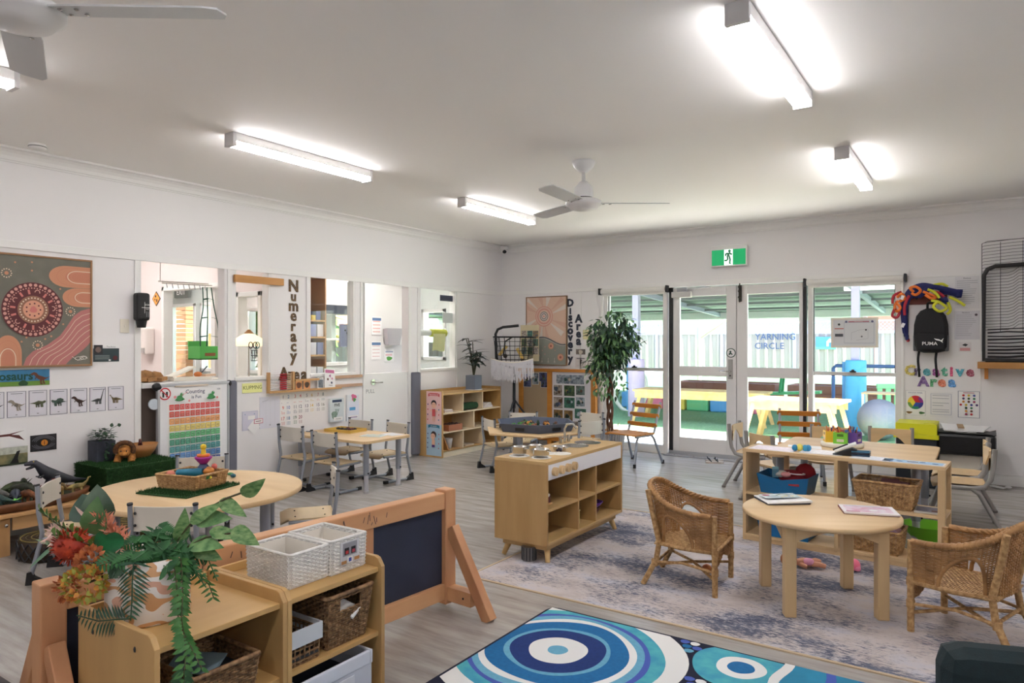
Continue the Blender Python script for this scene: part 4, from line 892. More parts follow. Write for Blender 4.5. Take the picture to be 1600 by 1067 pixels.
# switch, soap, info card
t=thing('light_switch','cream light switch plate left of the soap dispenser','switch',(XL,2.882,1.497));b=B();b.box(0,-.035,-.055,.008,.035,.055,mat((226,220,204),.4));obj('plate',b,t,.003);b=B();b.box(.008,-.006,-.01,.014,.006,.012,PALE);obj('rocker',b,t,.002)
t=thing('soap_dispenser','black wall soap dispenser on the post beside the servery','dispenser',(XL,2.99,1.63))
b=B();b.box(.014,-.052,-.09,.1,.052,.135,BLK);obj('case',b,t,.02);b=B();b.tube([(.055,0,-.09),(.055,0,-.145)],[.042,.032],BLK,16);obj('nozzle',b,t)
b=B();sh=Sheet(b,(.1005,-.052,-.09),(0,1,0),(0,0,1));sh.line([(.055,.06),(.055,.15)],.003,PAPER).line([(.03,.105),(.105,.105)],.004,PAPER).text('SOAP',.08,.122,.014,PAPER).text('foam',.075,.09,.009,PAPER).line([(.07,.03),(.07,.075)],.008,mat((120,120,124))).line([(.085,.03),(.085,.07)],.006,mat((120,120,124)));obj('print',b,t,label='white lettering')
def inf(sh,w,h): sh.rect(0,0,w,h*.8,mat((46,62,66))).rect(.005,h*.45,w*.36,h,mat((36,34,38))).circ(w*.19,h*.72,.022,mat((120,100,92)),n=12).text('The Artist',w*.68,h*.86,.012,mat((110,110,110))).circ(w*.84,h*.22,.018,MAR,n=12);[sh.rect(w*.06,h*(.36-.07*i),w*.62,h*(.385-.07*i),mat((150,160,160))) for i in range(4)];sh.rect(w*.58,h*.04,w*.66,h*.14,PAPER)
wallsheet('artist_card','dark green artist card with a small portrait beside the big painting','card',2.645,2.84,1.215,1.345,inf)
# dinosaur prints
def dino(sh,x,y,s,m,kind):
    f=lambda pts:[(x+px*s,y+py*s) for px,py in pts]
    if kind in(0,3,9):  # tall biped
        sh.poly(f([(-.5,.28),(-.34,.36),(-.2,.3),(-.1,.16),(.12,.08),(.3,.0),(.55,.08),(.3,-.08),(.1,-.14),(-.12,-.08),(-.26,.08),(-.34,.18),(-.5,.2)]),m);sh.poly(f([(-.05,-.06),(.12,-.06),(.06,-.26),(.14,-.4),(.0,-.4),(-.02,-.24)]),m);sh.poly(f([(.08,-.02),(.22,-.04),(.2,-.22),(.28,-.38),(.16,-.38),(.12,-.2)]),m).line(f([(-.2,.05),(-.3,-.04),(-.26,-.08)]),.05*s,m)
    elif kind in(1,2):
        k=1 if kind==1 else -1
        sh.poly(f([(-.55*k,.02),(-.2*k,.1),(.02*k,.2),(.25*k,.14),(.42*k,.2),(.5*k,.14),(.44*k,.04),(.26*k,-.04),(-.08*k,-.06),(-.3*k,.0)]),m)
        for px in(-.12,.02,.18,.26): sh.line(f([(px*k,0),(px*k+.02,-.26)]),.08*s,m)
        if kind==2: sh.poly(f([(-.2,.1),(-.1,.26),(.1,.3),(.3,.2),(.3,.1)]),m)
    else:
        up=.75 if kind==4 else .28
        k=1 if kind==4 else -1
        sh.poly(f([(-.5*k,-.08),(-.2*k,.04),(.0,.1),(.18*k,.08),(.3*k,up*.6),(.4*k,up+.04),(.5*k,up+.02),(.42*k,up-.04),(.34*k,up*.5),(.26*k,-.06),(-.1*k,-.12)]),m)
        for px in(-.12,-.02,.12,.2): sh.line(f([(px*k,-.04),(px*k,-.32)]),.075*s,m)
ys=(2.07,2.205,2.342,2.481,2.617,2.754)
DC=[(150,140,128),(92,98,72),(70,88,78),(64,40,36),(78,82,84),(112,98,66)];NM=('pale upright biped','olive low plated one','dark green horned one','dark feathered running one','grey long necked one with raised neck','brown long necked one facing left')
for i,y in enumerate((1.935,)+ys):
    def dr(sh,w,h,i=i):
        sh.frame(.005,.005,w-.005,h-.005,.004,mat((52,66,70))).line([(w*.2,h*.9),(w*.8,h*.9)],.004,mat((120,124,130))).rect(w*.44,h*.1,w*.54,h*.12,DK)
        k=max(0,i-1);dino(sh,w*.5,h*.48,.105,mat(DC[k]) if i else BLK,k)
        sh.circ(w*.48,h*.47,.012,mat(tuple(int(v*.75) for v in DC[k])),n=8)
    wallsheet('dinosaur_card','dinosaur card on the left wall: '+(NM[i-1] if i else 'the one cut off by the left edge'),'card',y,y+.124,.828+.002,1.02,dr,'dinosaur cards in a row',.003,m=mat((226,224,232),.25))
def dn(sh,w,h):
    sh.rect(0,0,w,h,mat((70,142,190),.3,var=.3,scale=9)).rect(0,0,w,h*.28,mat((110,150,60))).text('Dinosaurs',w*.46,h*.38,.058,mat((22,76,66)),'c',.03)
    dino(sh,w*.88,h*.46,.12,mat((104,60,44)),0);sh.circ(w*.66,h*.16,.03,mat((30,70,36)),ry=.02,wob=.1).circ(w*.1,h*.8,.04,PAPER,ry=.012).poly([(w*.12,h*.86),(w*.3,h*.98),(w*.24,h*.8),(w*.14,h*.72)],mat((50,54,62)))
wallsheet('dinosaurs_banner','blue Dinosaurs banner under the big painting','banner',1.84,2.342,1.055,1.17,dn,m=mat((60,110,140),.3))
def pt(sh,w,h): sh.poly([(0,h*.3),(w*.3,h*.6),(w*.55,h*.6),(w*.95,h*.3),(w*.8,h*.62),(w*.6,h*.68),(w*.95,h*.88),(w*.55,h*.74),(w*.3,h*.72),(w*.1,h*.5)],mat((92,44,40)))
wallsheet('pterosaur_print','print of a red brown flying reptile on white','print',1.96,2.193,.63,.752,pt)
def mr(sh,w,h): sh.rect(0,0,w,h,mat((150,140,100),.3,var=.6,scale=16,c2=(90,100,76))).rect(0,h*.62,w,h,mat((200,204,190),.3,var=.3,scale=40)).poly([(w*.5,0),(w*.62,h*.35),(w*.72,h*.75),(w*.8,h*.78),(w*.74,h*.35),(w*.78,0)],BLK).rect(0,0,w,h*.1,mat((40,52,36)))
wallsheet('marsh_print','print of a dark reptile in a misty marsh','print',1.96,2.201,.497,.625,mr)
def ey(sh,w,h):
    sh.rect(0,0,w,h,mat((50,50,56),.3,var=.5,scale=30,c2=(22,22,26)))
    for k in(.46,.39,.32): sh.line(ell(w*.5,h*.5,w*k,h*k*.95,20,.3,2.8),.004,mat((110,110,118)));sh.line(ell(w*.5,h*.5,w*k,h*k*.8,20,3.4,6.0),.004,mat((96,96,104)))
    sh.circ(w*.5,h*.5,w*.26,mat((20,18,18)),ry=h*.24).circ(w*.52,h*.5,h*.19,mat((214,134,46))).circ(w*.52,h*.5,w*.012,BLK,ry=h*.15)
wallsheet('reptile_eye_print','print of an orange reptile eye, close up','print',2.218,2.389,.575,.692,ey,m=BLK)
# bare peg rail and beam on the post
b=B();b.box(.0,0,0,.03,.535,.068,wood((206,150,88),(186,130,70),'y'));solo('timber_rail','bare pine rail fixed over the narrow second opening','rail',b,(XL+.015,3.85,1.918),0,None,.003)
# letters: Numeracy Area
LT=mat((128,96,58),.6,var=.5,scale=60,c2=(60,50,40))
def letter(ch,label,h,loc,ax,grp,m,bold=.03,th=.006,sx=1.0):
    b=B();vs,fs=glyphs(ch,bold);x0=min(a for a,_ in vs);x1=max(a for a,_ in vs);y0=min(q for _,q in vs);y1=max(q for _,q in vs);k=h/(y1-y0)
    P=[((a-(x0+x1)/2)*k*sx,(q-y0)*k) for a,q in vs]
    if ax=='L': f=lambda p,d:(d,p[0],p[1])
    else: f=lambda p,d:(p[0],-d,p[1])
    b.add([f(p,th) for p in P],fs,m);b.add([f(p,0) for p in P],[tuple(q[::-1]) for q in fs],m)
    ed={}
    for q in fs:
        for i in range(len(q)):
            e=(q[i],q[(i+1)%len(q)])
            if (e[1],e[0]) in ed: del ed[(e[1],e[0])]
            else: ed[e]=1
    n=len(P);b.add([f(p,0) for p in P]+[f(p,th) for p in P],[(a,c,c+n,a+n) for a,c in ed],m)
    return solo('wall_letter',label,'letter',b,loc,0,grp)
for ch,z0,z1 in(('N',1.869,1.99),('u',1.775,1.846),('m',1.675,1.757),('e',1.578,1.66),('r',1.478,1.553),('a',1.37,1.456),('c',1.274,1.356),('y',1.14,1.258)):
    letter(ch,'brown patterned paper letter %s of Numeracy on the wall panel'%ch,z1-z0,(XL+.001,4.53,z0),'L','Numeracy letters',LT)
for ch,y,z0,h in(('A',4.415,1.0,.125),('r',4.50,.995,.085),('e',4.565,.99,.085),('a',4.66,.985,.09)): letter(ch,'brown patterned paper letter %s of Area above the abacus rail'%('capital A' if ch=='A' else 'final small a' if ch=='a' else ch),h,(XL+.001,y,z0),'L','letters of Area at left',LT)
# abacus, rails, leaflets
t=thing('abacus_rail','pine rail under the openings with a red bead abacus end','abacus',(XL+.02,4.2,.88))
b=B();b.box(0,0,0,.05,.9,.02,PINE);obj('ledge',b,t,.002)
for y in(.0,.285): b=B();b.box(.0,y,.02,.03,y+.025,.2,PINEZ);obj('upright',b,t,.002)
for i in range(8):
    z=.035+i*.02;b=B();b.tube([(.015,.01,z),(.015,.3,z)],.002,STEEL,5);obj('wire',b,t)
    b=B()
    for k in range(9): b.ell((.015,.15+k*.0085,z),.008,.0045,.008,mat((186,28,44),.35),8)
    for k in range(6): b.ell((.015,.235+k*.009,z),.007,.004,.007,mat((236,214,176),.4),6)
    obj('beads',b,t,kind='stuff')
b=B();b.box(0,.32,.1,.03,.62,.12,PINE);obj('top_rail',b,t,.002)
for z,y0,y1 in((.89,4.92,5.44),(.985,4.92,5.44)): b=B();b.box(0,0,0,.025,y1-y0,.03,mat((196,160,132),.5));solo('book_rail','%s slim pine rail to the right of the leaflets'%('lower' if z<.9 else 'upper'),'rail',b,(XL+.001,y0,z),0,'slim rails under the third opening',.002)
random.seed(5)
for y,c,l in((4.56,(112,66,44),'brown furry faced picture card on the abacus rail'),(4.66,(96,70,50),'second brown animal picture card on the abacus rail')):
    b=B();b.box(-.002,-.04,0,.002,.04,.085,mat((214,150,96)));sh=Sheet(b,(.002,-.04,0),(0,1,0),(0,0,1));sh.circ(.04,.042,.03,mat(c,.6,var=.4,scale=70),wob=.08).dots([(.03,.05),(.05,.05)],.004,BLK,6);o=solo('picture_card',l,'card',b,(XL+.045,y,.9),0,'picture cards on the abacus rail')
def leaflet(l,y,w,h,draw,z=.9,tilt=-.14):
    b=B();b.M=Mx.Rotation(tilt,4,'Y')@Mx.Rotation(-.1,4,'X');b.box(-.001,0,0,.002,w,h,PAPER);sh=Sheet(b,(.002,0,0),(0,1,0),(0,0,1));draw(sh,w,h);return solo('leaflet',l,'leaflet',b,(XL+.055,y,z),0,'leaflets on the abacus rail')
leaflet('white leaflet with pink header and number 4 on the abacus rail',4.88,.14,.2,lambda sh,w,h:sh.rect(.01,h*.78,w-.01,h*.95,mat((196,110,150))).text('4',w*.5,h*.55,.035,mat((150,40,120)),'c',.02).circ(w*.3,h*.45,.012,mat((96,70,60))).circ(w*.7,h*.5,.012,mat((220,150,180))).circ(w*.65,h*.28,.012,mat((80,90,110))).text('FOUR',w*.55,h*.1,.014,DK))
leaflet('small grey patterned leaflet beside the number 4 leaflet',4.79,.075,.115,lambda sh,w,h:sh.rect(.006,.006,w-.006,h*.8,mat((120,128,136),.5,var=.5,scale=90)).line([(w*.2,h*.9),(w*.8,h*.9)],.006,DK))
def pap(sh,w,h):
    for i in range(3): sh.line([(w*(.3+.22*i),h*.08),(w*(.3+.22*i),h*.9)],.0015,mat((196,198,206)))
    sh.circ(w*.5,h*.1,.008,GREYP,n=8).circ(w*.92,h*.1,.008,GREYP,n=8).line([(w*.1,h*.85),(w*.4,h*.9)],.003,GREYP)
wallsheet('paper_sheet','tall pale paper sheet left of the number cards','paper',4.14,4.365,.545,.845,pap,m=mat((222,222,232),.4))
def ky(sh,w,h): sh.text('KUPMNG',w*.52,h*.36,.036,mat((96,110,40)),'c')
wallsheet('yellow_note','yellow handwritten paper note under the second opening','note',3.95,4.165,.895,.985,ky,m=mat((234,236,160),.5))
def env(sh,w,h): sh.frame(.006,.006,w-.006,h-.006,.003,mat((186,190,206))).dots([(.03,h-.03),(w-.04,h-.03)],.006,mat((150,170,200))).rect(w*.35,h*.55,w*.8,h*.75,PAPER)
wallsheet('clear_pocket','clear plastic pocket on the wall left of the paper sheet','pocket',3.95,4.12,.545,.725,env,m=mat((214,212,226),.3))
b=B();sh=Sheet(b,(.004,0,0),(0,1,0),(0,0,1));b.M=None;sh.poly([(-.07,.0),(0,-.07),(.07,0),(0,.07)],PAPER).rect(.0,.03,.1,.075,mat((210,130,150))).rect(.008,.036,.094,.069,PAPER).line([(.02,.052),(.08,.052)],.006,mat((120,60,80)));b.box(-.001,-.03,-.03,.004,.03,.03,PAPER);solo('folded_note','white folded note with a pink ticket over the clear pocket','note',b,(XL+.006,4.07,.57))
CC=[(90,90,100),(60,110,160),(200,90,80),(210,110,130),(120,120,130),(200,170,90),(200,140,150),(110,130,140),(214,80,80),(70,110,180),(110,110,130),(90,90,110),(100,70,110),(220,180,90),(110,90,130),(130,130,120),(200,50,60),(50,110,150),(60,120,90),(150,50,90)]
NWD='one two three four five six seven eight nine ten eleven twelve thirteen fourteen fifteen sixteen seventeen eighteen nineteen twenty'.split()
CNM='grey blue red pink grey yellow pink grey red blue grey grey purple yellow purple grey red teal green maroon'.split()
for k in range(20):
    r,c=divmod(k,8);y=4.365+c*.0725+(.008 if c%2==0 else 0);z=.76-r*.106
    def nc(sh,w,h,k=k):
        m=mat(CC[k]);sh.text(str(k+1),w/2,h*.55,.034,m,'c',.01)
        for i in range(3): sh.dots([(w*(.25+.17*j),h*(.12+.12*i)) for j in range(4) if i*4+j<k+1],.0035,m,6)
    wallsheet('number_card','number card with a %s %s below the abacus rail, %s row'%(CNM[k],NWD[k],('top','middle','bottom')[r]),'card',y,y+.066,z,z+.1,nc,'number cards one to twenty',.002)
def five(sh,w,h): sh.rect(.03,h*.84,w-.03,h*.95,mat((46,62,96))).text('FIVE',w/2,h*.66,.03,BLK,'c',.02).text('ay',w/2,h*.42,.05,mat((120,150,140)),'c',.01).circ(w*.3,h*.3,.04,mat((150,176,160),.5,var=.4,scale=50),wob=.1).rect(w*.25,h*.05,w*.9,h*.2,PAPER).text('CHILDREN',w*.57,h*.1,.012,DK)
wallsheet('clear_folder','clear wall pocket holding a FIVE booklet right of the number cards','pocket',4.975,5.165,.53,.775,five,m=mat((214,222,226),.25),th=.03)
def sl2(sh,w,h): sh.rect(.02,.05,w,h*.75,mat((226,230,242))).rect(w*.2,h*.4,w*.7,h*.52,mat((90,160,210))).rect(w*.15,h*.06,w*.95,h*.2,PAPER).line([(w*.25,h*.13),(w*.85,h*.13)],.008,mat((130,90,160))).circ(w*.55,h*.9,.035,mat((220,110,150)),wob=.2).circ(w*.6,h*.8,.02,mat((90,170,90)),wob=.15)
wallsheet('wall_pocket','white wall pocket with pink card near the half door','pocket',5.22,5.39,.52,.8,sl2,m=mat((226,228,234),.3),th=.02)
# second painting and Discovery Area
t=thing('sunrise_painting','framed pink sunrise painting over grey hills on the back wall','painting',(-5.255,YB,1.07));pw,ph=.625,.915
b=B();b.box(0,-.022,0,pw,0,ph,PNK);sh=Sheet(b,(0,-.022,0),(1,0,0),(0,0,1),.0006);B1=mat((222,190,168),.7);B2=mat((216,176,156),.7);B3=mat((226,214,204),.7);HIL=mat((150,154,144),.7);sh.rect(0,0,pw,ph,B1)
cx,cy=.285,.655
for k in range(18):
    a=2*PI*k/18
    if k%3: 
        q=lambda d:(min(pw,max(0,cx+.9*math.cos(d))),min(ph,max(.25,cy+.9*math.sin(d))))
        sh.poly([(cx+.1*math.cos(a-.08),cy+.1*math.sin(a-.08)),(cx+.38*math.cos(a-.1) if 0<cx+.38*math.cos(a-.1)<pw else q(a-.1)[0],min(ph,max(.25,cy+.38*math.sin(a-.1)))),(cx+.38*math.cos(a+.1) if 0<cx+.38*math.cos(a+.1)<pw else q(a+.1)[0],min(ph,max(.25,cy+.38*math.sin(a+.1))))],B3 if k%3==1 else B2)
for r_,c in((.14,mat((216,160,146))),(.125,B1),(.11,mat((214,156,142))),(.088,B1),(.065,mat((138,138,134))),(.052,B3),(.042,mat((138,130,128))),(.028,B3),(.016,PNK)): sh.circ(cx,cy,r_,c,n=32)
hill=[(pw*i/20,.32+.05*math.sin(2*PI*(i/20)*.95-.9)) for i in range(21)];sh.poly([(0,0)]+[(pw,0)]+hill[::-1],HIL).line(hill,.016,mat((98,104,110))).line([(x,y-.014) for x,y in hill],.004,B3)
for x,y,r_ in((.13,.2,.055),(.4,.25,.045),(.55,.1,.05)): sh.circ(x,y,r_,mat((196,150,120))).circ(x,y,r_*.75,mat((222,170,146))).circ(x,y,r_*.5,mat((206,140,120))).circ(x,y,r_*.25,mat((150,90,76)))
for x in(.26,.36,.46): sh.line([(x,.02),(x,.09)],.004,B3).line([(x-.015,.03),(x,.05),(x+.015,.03)],.004,B3)
sh.dots([(.27,.19),(.31,.14),(.22,.12),(.47,.19),(.07,.1),(.62*.5,.24)],.008,PNK,8);obj('canvas',b,t)
for a in((-.012,-.03,-.012,pw+.012,0,0),(-.012,-.03,ph,pw+.012,0,ph+.012),(-.012,-.03,0,0,0,ph),(pw,-.03,0,pw+.012,0,ph)): b=B();b.box(*a,mat((150,116,86),.5));obj('frame_bar',b,t,.002)
NV=mat((42,48,66),.6);hs=[.106,.075,.09,.075,.085,.08,.085,.075,.115];zz=[1.846,1.752,1.655,1.572,1.48,1.395,1.30,1.215,1.055]
for ch,z,h in zip('Discovery',(1.846,1.745,1.655,1.57,1.475,1.385,1.29,1.205,1.065),(.106,.085,.078,.078,.085,.08,.085,.078,.115)): letter(ch,'navy cut out letter %s of Discovery on the back wall'%ch,h,(-4.575,YB-.001,z),'B','Discovery letters',NV,.045)
for ch,z,h in(('A',1.63,.113),('r',1.53,.083),('e',1.43,.085),('a',1.33,.09)): letter(ch,'navy cut out letter %s of Area beside Discovery'%('capital A' if ch=='A' else 'final small a' if ch=='a' else ch),h,(-4.45,YB-.001,z),'B','letters of Area in the middle',NV,.045)
def kk(sh,w,h): sh.rect(.01,.01,w-.01,h-.01,mat((120,110,104),.5,var=.5,scale=40)).circ(w*.5,h*.45,.03,mat((200,190,176)),wob=.1)
backsheet('wildlife_print','small wildlife print right of the Discovery letters','print',-4.50,-4.34,1.2,1.29,kk)
backsheet('text_print','small paper print with two dots below the wildlife print','print',-4.50,-4.34,1.03,1.17,lambda sh,w,h:sh.line([(.02,h*.9),(w-.02,h*.9)],.012,mat((110,110,120))).dots([(w*.6,h*.7),(w*.62,h*.5)],.009,BLK).rect(.02,.02,w-.02,h*.3,mat((214,206,202))),m=mat((222,216,214)))
backsheet('yellow_card','blank yellow card beside the letter a of Area','card',-4.386,-4.30,1.41,1.535,lambda sh,w,h:sh.rect(.006,.006,w-.006,h-.006,mat((222,216,170))),m=mat((214,208,160)))
# right window evacuation plan
t=thing('evacuation_plan','framed paper plan taped inside the right window','plan',(-1.37,YB+.045,1.31));b=B();b.box(0,-.012,0,.455,0,.32,mat((228,226,224),.5));sh=Sheet(b,(0,-.012,0),(1,0,0),(0,0,1));g=mat((150,150,156));sh.rect(.025,.025,.43,.295,mat((220,222,224),.3)).frame(.13,.05,.415,.27,.003,mat((110,120,150))).rect(.17,.272,.37,.284,mat((190,120,130))).circ(.15,.278,.012,mat((100,104,140))).circ(.4,.278,.012,mat((100,104,140))).rect(.035,.2,.125,.21,mat((190,110,100))).rect(.04,.12,.12,.15,mat((80,84,90))).circ(.08,.25,.012,DK).circ(.34,.19,.009,DK).circ(.3,.12,.009,mat((110,110,116)))
sh.line([(.2,.08),(.2,.16),(.28,.19),(.36,.2),(.36,.1),(.25,.08)],.002,g).text('EVACUATION',.27,.273,.009,PAPER);obj('paper',b,t)
for a in((0,-.022,0,.455,-.0,.018),(0,-.022,.302,.455,0,.32),(0,-.022,.018,.018,0,.302),(.437,-.022,.018,.455,0,.302)): b=B();b.box(*a,PALE);obj('frame_bar',b,t)
# blinds
for x0,x1,l in((-4.11,-3.2,'rolled white blind above the left window'),(-1.62,-.66,'rolled white blind above the right window')):
    t=thing('roller_blind',l,'blind',((x0+x1)/2,YB-.05,2.02));h=(x1-x0)/2
    b=B();b.tube([(-h+.02,0,0),(h-.02,0,0)],.034,mat((226,224,218),.6),16);obj('roll',b,t)
    b=B();b.box(-h+.04,-.012,-.06,h-.04,.0,-.02,mat((226,224,218),.6));obj('hem_bar',b,t,.003)
    for s_ in(-1,1): b=B();b.box(s_*h-.012,-.04,-.04,s_*h+.012,.036,.045,DK);obj('bracket',b,t,.006,label='black end bracket')
# Creative Area and posters
CR=[(168,150,60),(70,56,84),(40,120,130),(120,40,110),(50,130,100),(176,50,90),(40,130,150),(120,40,60)];xs=(-.622,-.555,-.475,-.395,-.325,-.265,-.195,-.11)
for ch,x,c in zip('Creative',xs,CR): letter(ch,'patterned %s letter %s of Creative on the back wall'%('last maroon' if x>-.12 else 'teal' if x<-.45 and ch=='e' else 'colourful',ch),.11 if ch in 'C' else (.095 if ch in 'ti' else .075),(x,YB-.001,1.03),'B','Creative letters',mat(c,.6,var=.5,scale=70,c2=tuple(min(255,v+80) for v in c)),.05)
for ch,x,c in zip('Area',(-.505,-.415,-.345,-.26),((90,60,120),(50,130,80),(196,90,60),(50,110,170))): letter(ch,'patterned letter %s in the line under Creative'%('capital A' if ch=='A' else 'final small a' if ch=='a' else ch),.105 if ch=='A' else .078,(x,YB-.001,.922),'B','lower line letters at right',mat(c,.6,var=.5,scale=70,c2=tuple(min(255,v+80) for v in c)),.05)
def cw(sh,w,h):
    sh.frame(.004,.004,w-.004,h-.004,.004,GREYP);R_=w*.38;cx,cy=w/2,h*.52
    cols=((206,40,50),(150,50,140),(50,60,150),(40,140,110),(120,170,70),(236,206,60))
    for k,c in enumerate(cols): a0=PI/2-k*PI/3+PI/6;sh.poly([(cx,cy)]+[(cx+R_*math.cos(a0-i*PI/24),cy+R_*math.sin(a0-i*PI/24)) for i in range(9)],mat(c))
    for k,c in enumerate(((206,40,50),(50,80,170),(240,220,60))): a0=PI/2-k*2*PI/3+PI/6;sh.poly([(cx,cy)]+[(cx+R_*.66*math.cos(a0-d),cy+R_*.66*math.sin(a0-d)) for d in(0,PI/3,2*PI/3)],mat(c))
    sh.text('COLOUR WHEEL',w/2,h*.88,.012,mat((80,100,150))).circ(w*.2,h*.12,.025,mat((120,90,50)),ry=.012,wob=.15).circ(w*.8,h*.12,.025,mat((60,110,60)),ry=.012,wob=.15)
backsheet('colour_wheel_poster','colour wheel poster under the Creative letters, left of three','poster',-.665,-.483,.625,.882,cw)
def tx(sh,w,h):
    sh.frame(.008,.03,w-.012,h-.02,.003,mat((90,110,160)))
    for z in(.85,.74,.56,.46,.3,.22): sh.rect(.02,h*z,w-.03-(.05 if z in(.46,) else 0),h*z+.004,mat((140,144,156)))
backsheet('text_poster','white text sheet under the Creative letters, middle of three','poster',-.447,-.255,.618,.873,tx,m=mat((232,230,230)))
def cd_(sh,w,h):
    sh.frame(.004,.004,w-.004,h-.004,.005,mat((50,70,110)));cl=((200,50,50),(50,70,150),(50,80,50),(220,150,60),(160,50,90),(220,190,60),(80,60,110),(60,130,90),(110,70,50))
    k=0
    for r in range(7):
        n=(3,3,3,4,2,2,2)[r]
        for i in range(n): sh.circ(w*(.5+(i-(n-1)/2)*.24),h*(.83-r*.115),.011,mat(cl[(k*5)%9]),n=12);k+=1
    sh.line([(w*.25,h*.93),(w*.75,h*.93)],.006,mat((190,110,130)))
backsheet('colour_dots_poster','poster of coloured dots under the Creative letters, right of three','poster',-.213,-.03,.627,.892,cd_)
def nt_(sh,w,h):
    sh.text('Notices',w*.5,h*.92,.014,DK)
    for i in range(12): sh.rect(w*.08,h*(.85-i*.065),w*R(.6,.95),h*(.85-i*.065)+.005,mat((178,178,184)))
random.seed(2)
backsheet('notice_sheet','white printed notice at the top beside the drying racks','notice',-.235,-.035,1.70,2.015,nt_,m=mat((226,224,226)));backsheet('notice_pocket','clear pocket with a printed notice right of the backpack','notice',-.24,-.03,1.395,1.675,lambda sh,w,h:(nt_(sh,w*.9,h),sh.circ(w*.85,h*.86,.012,mat((70,60,70)))),m=mat((218,216,222),.25))
backsheet('bird_note','small note with a dark bird and red lines right of the backpack','note',-.205,-.1,1.275,1.37,lambda sh,w,h:sh.poly([(w*.25,h*.7),(w*.5,h*.85),(w*.75,h*.75),(w*.55,h*.55)],DK).rect(w*.1,h*.1,w*.9,h*.4,mat((222,160,160))),m=mat((226,222,222)))
# ---------------------------------------------------------------- rugs
def rugmat():
    m=bpy.data.materials.new('distressed_rug');m.use_nodes=True;n=m.node_tree.nodes;l=m.node_tree.links;p=n['Principled BSDF'];p.inputs['Roughness'].default_value=.95
    tc=n.new('ShaderNodeTexCoord')
    def nz(sc,st,det=6,ro=.65):
        mp=n.new('ShaderNodeMapping');mp.inputs['Scale'].default_value=st;l.new(tc.outputs['Object'],mp.inputs[0])
        t=n.new('ShaderNodeTexNoise');t.inputs['Scale'].default_value=sc;t.inputs['Detail'].default_value=det;t.inputs['Roughness'].default_value=ro;l.new(mp.outputs[0],t.inputs['Vector']);return t.outputs['Fac']
    def ramp(f,stops):
        r=n.new('ShaderNodeValToRGB');e=r.color_ramp.elements
        while len(e)<len(stops): e.new(.5)
        for k,(po,c) in enumerate(stops): e[k].position=po;e[k].color=c if len(c)==4 else lin(c)
        l.new(f,r.inputs[0]);return r.outputs[0]
    base=ramp(nz(3,(1,1.6,1)),[(.3,(172,160,156)),(.5,(200,191,189)),(.7,(188,190,204))])
    pat=nz(1.7,(1,1.7,1),4,.55);st=nz(26,(1,3.0,1),10,.8)
    ad=n.new('ShaderNodeMath');ad.operation='MULTIPLY_ADD';l.new(pat,ad.inputs[0]);ad.inputs[1].default_value=.75;l.new(st,ad.inputs[2])
    mk=ramp(ad.outputs[0],[(.0,(0,0,0,1)),(.51*2 if False else .5,(0,0,0,1)),(1,(1,1,1,1))])
    mk=n.new('ShaderNodeMapRange');mk.inputs[1].default_value=.862;mk.inputs[2].default_value=.98;l.new(ad.outputs[0],mk.inputs[0])
    dk=ramp(nz(5,(1,2,1)),[(.3,(54,62,88)),(.6,(98,104,124))])
    mx=n.new('ShaderNodeMixRGB');l.new(mk.outputs[0],mx.inputs[0]);l.new(base,mx.inputs[1]);l.new(dk,mx.inputs[2]);l.new(mx.outputs[0],p.inputs['Base Color'])
    return m
t=thing('grey_rug','large distressed grey and blue rug under the low round table','rug',(0,0,0))
b=B();b.box(-2.485,3.23,0,.52,5.23,.004,rugmat());obj('pile',b,t)
b=B()
for a in((-2.495,3.215,.53,3.232),(-2.495,5.228,.53,5.245),(-2.497,3.215,-2.483,5.245),(.518,3.215,.532,5.245)): b.box(a[0],a[1],0,a[2],a[3],.006,mat((196,176,146),.9))
obj('bound_edge',b,t,label='beige bound edge',kind='stuff')
# blue circle rug
t=thing('blue_rug','blue and white rug of rings in the front foreground','rug',(0,0,0))
X0r,X1r,Y0r,Y1r=-1.835,1.15,1.0,3.075
NV1=mat((22,52,118),.95,var=.15,scale=60);NVD=mat((18,22,48),.95);BLU=mat((22,108,166),.95,var=.15,scale=60);SKY=mat((104,170,200),.95,var=.12,scale=60);TEA=mat((84,180,186),.95,var=.18,scale=12,c2=(62,150,180));WHT=mat((226,226,224),.95);VIO=mat((70,92,176),.95);AQ=mat((44,140,178),.95,var=.2,scale=8)
b=B();P=[]
for cx,cy,a0 in((X1r-.05,Y1r-.05,0),(X0r+.05,Y1r-.05,90),(X0r+.05,Y0r+.05,180),(X1r-.05,Y0r+.05,270)):
    for k in range(4): a=math.radians(a0+k*30);P.append((cx+.05*math.cos(a),cy+.05*math.sin(a)))
b.prism(P,.012,NVD);obj('pile',b,t)
def clip(pts,x0=X0r+.012,x1=X1r-.012,y0=Y0r+.012,y1=Y1r-.012):
    for ax,lim,sg in((0,x0,1),(0,x1,-1),(1,y0,1),(1,y1,-1)):
        out=[]
        for i in range(len(pts)):
            p,q=pts[i-1],pts[i];pi,qi=(p[ax]-lim)*sg>=0,(q[ax]-lim)*sg>=0
            if pi!=qi: k=(lim-p[ax])/(q[ax]-p[ax]);out.append((p[0]+(q[0]-p[0])*k,p[1]+(q[1]-p[1])*k))
            if qi: out.append(q)
        pts=out
        if not pts: break
    return pts
def blob(x,y,r,w=.02,n=72,sx=1,ph=0): return [(x+r*sx*(1+w*math.sin(3*a+ph)+w*.6*math.sin(5*a+2*ph))*math.cos(a),y+r*(1+w*math.sin(3*a+ph)+w*.6*math.sin(5*a+2*ph))*math.sin(a)) for a in [2*PI*i/n for i in range(n)]]
b=B();sh=Sheet(b,(0,0,.012),(1,0,0),(0,1,0),.00012)
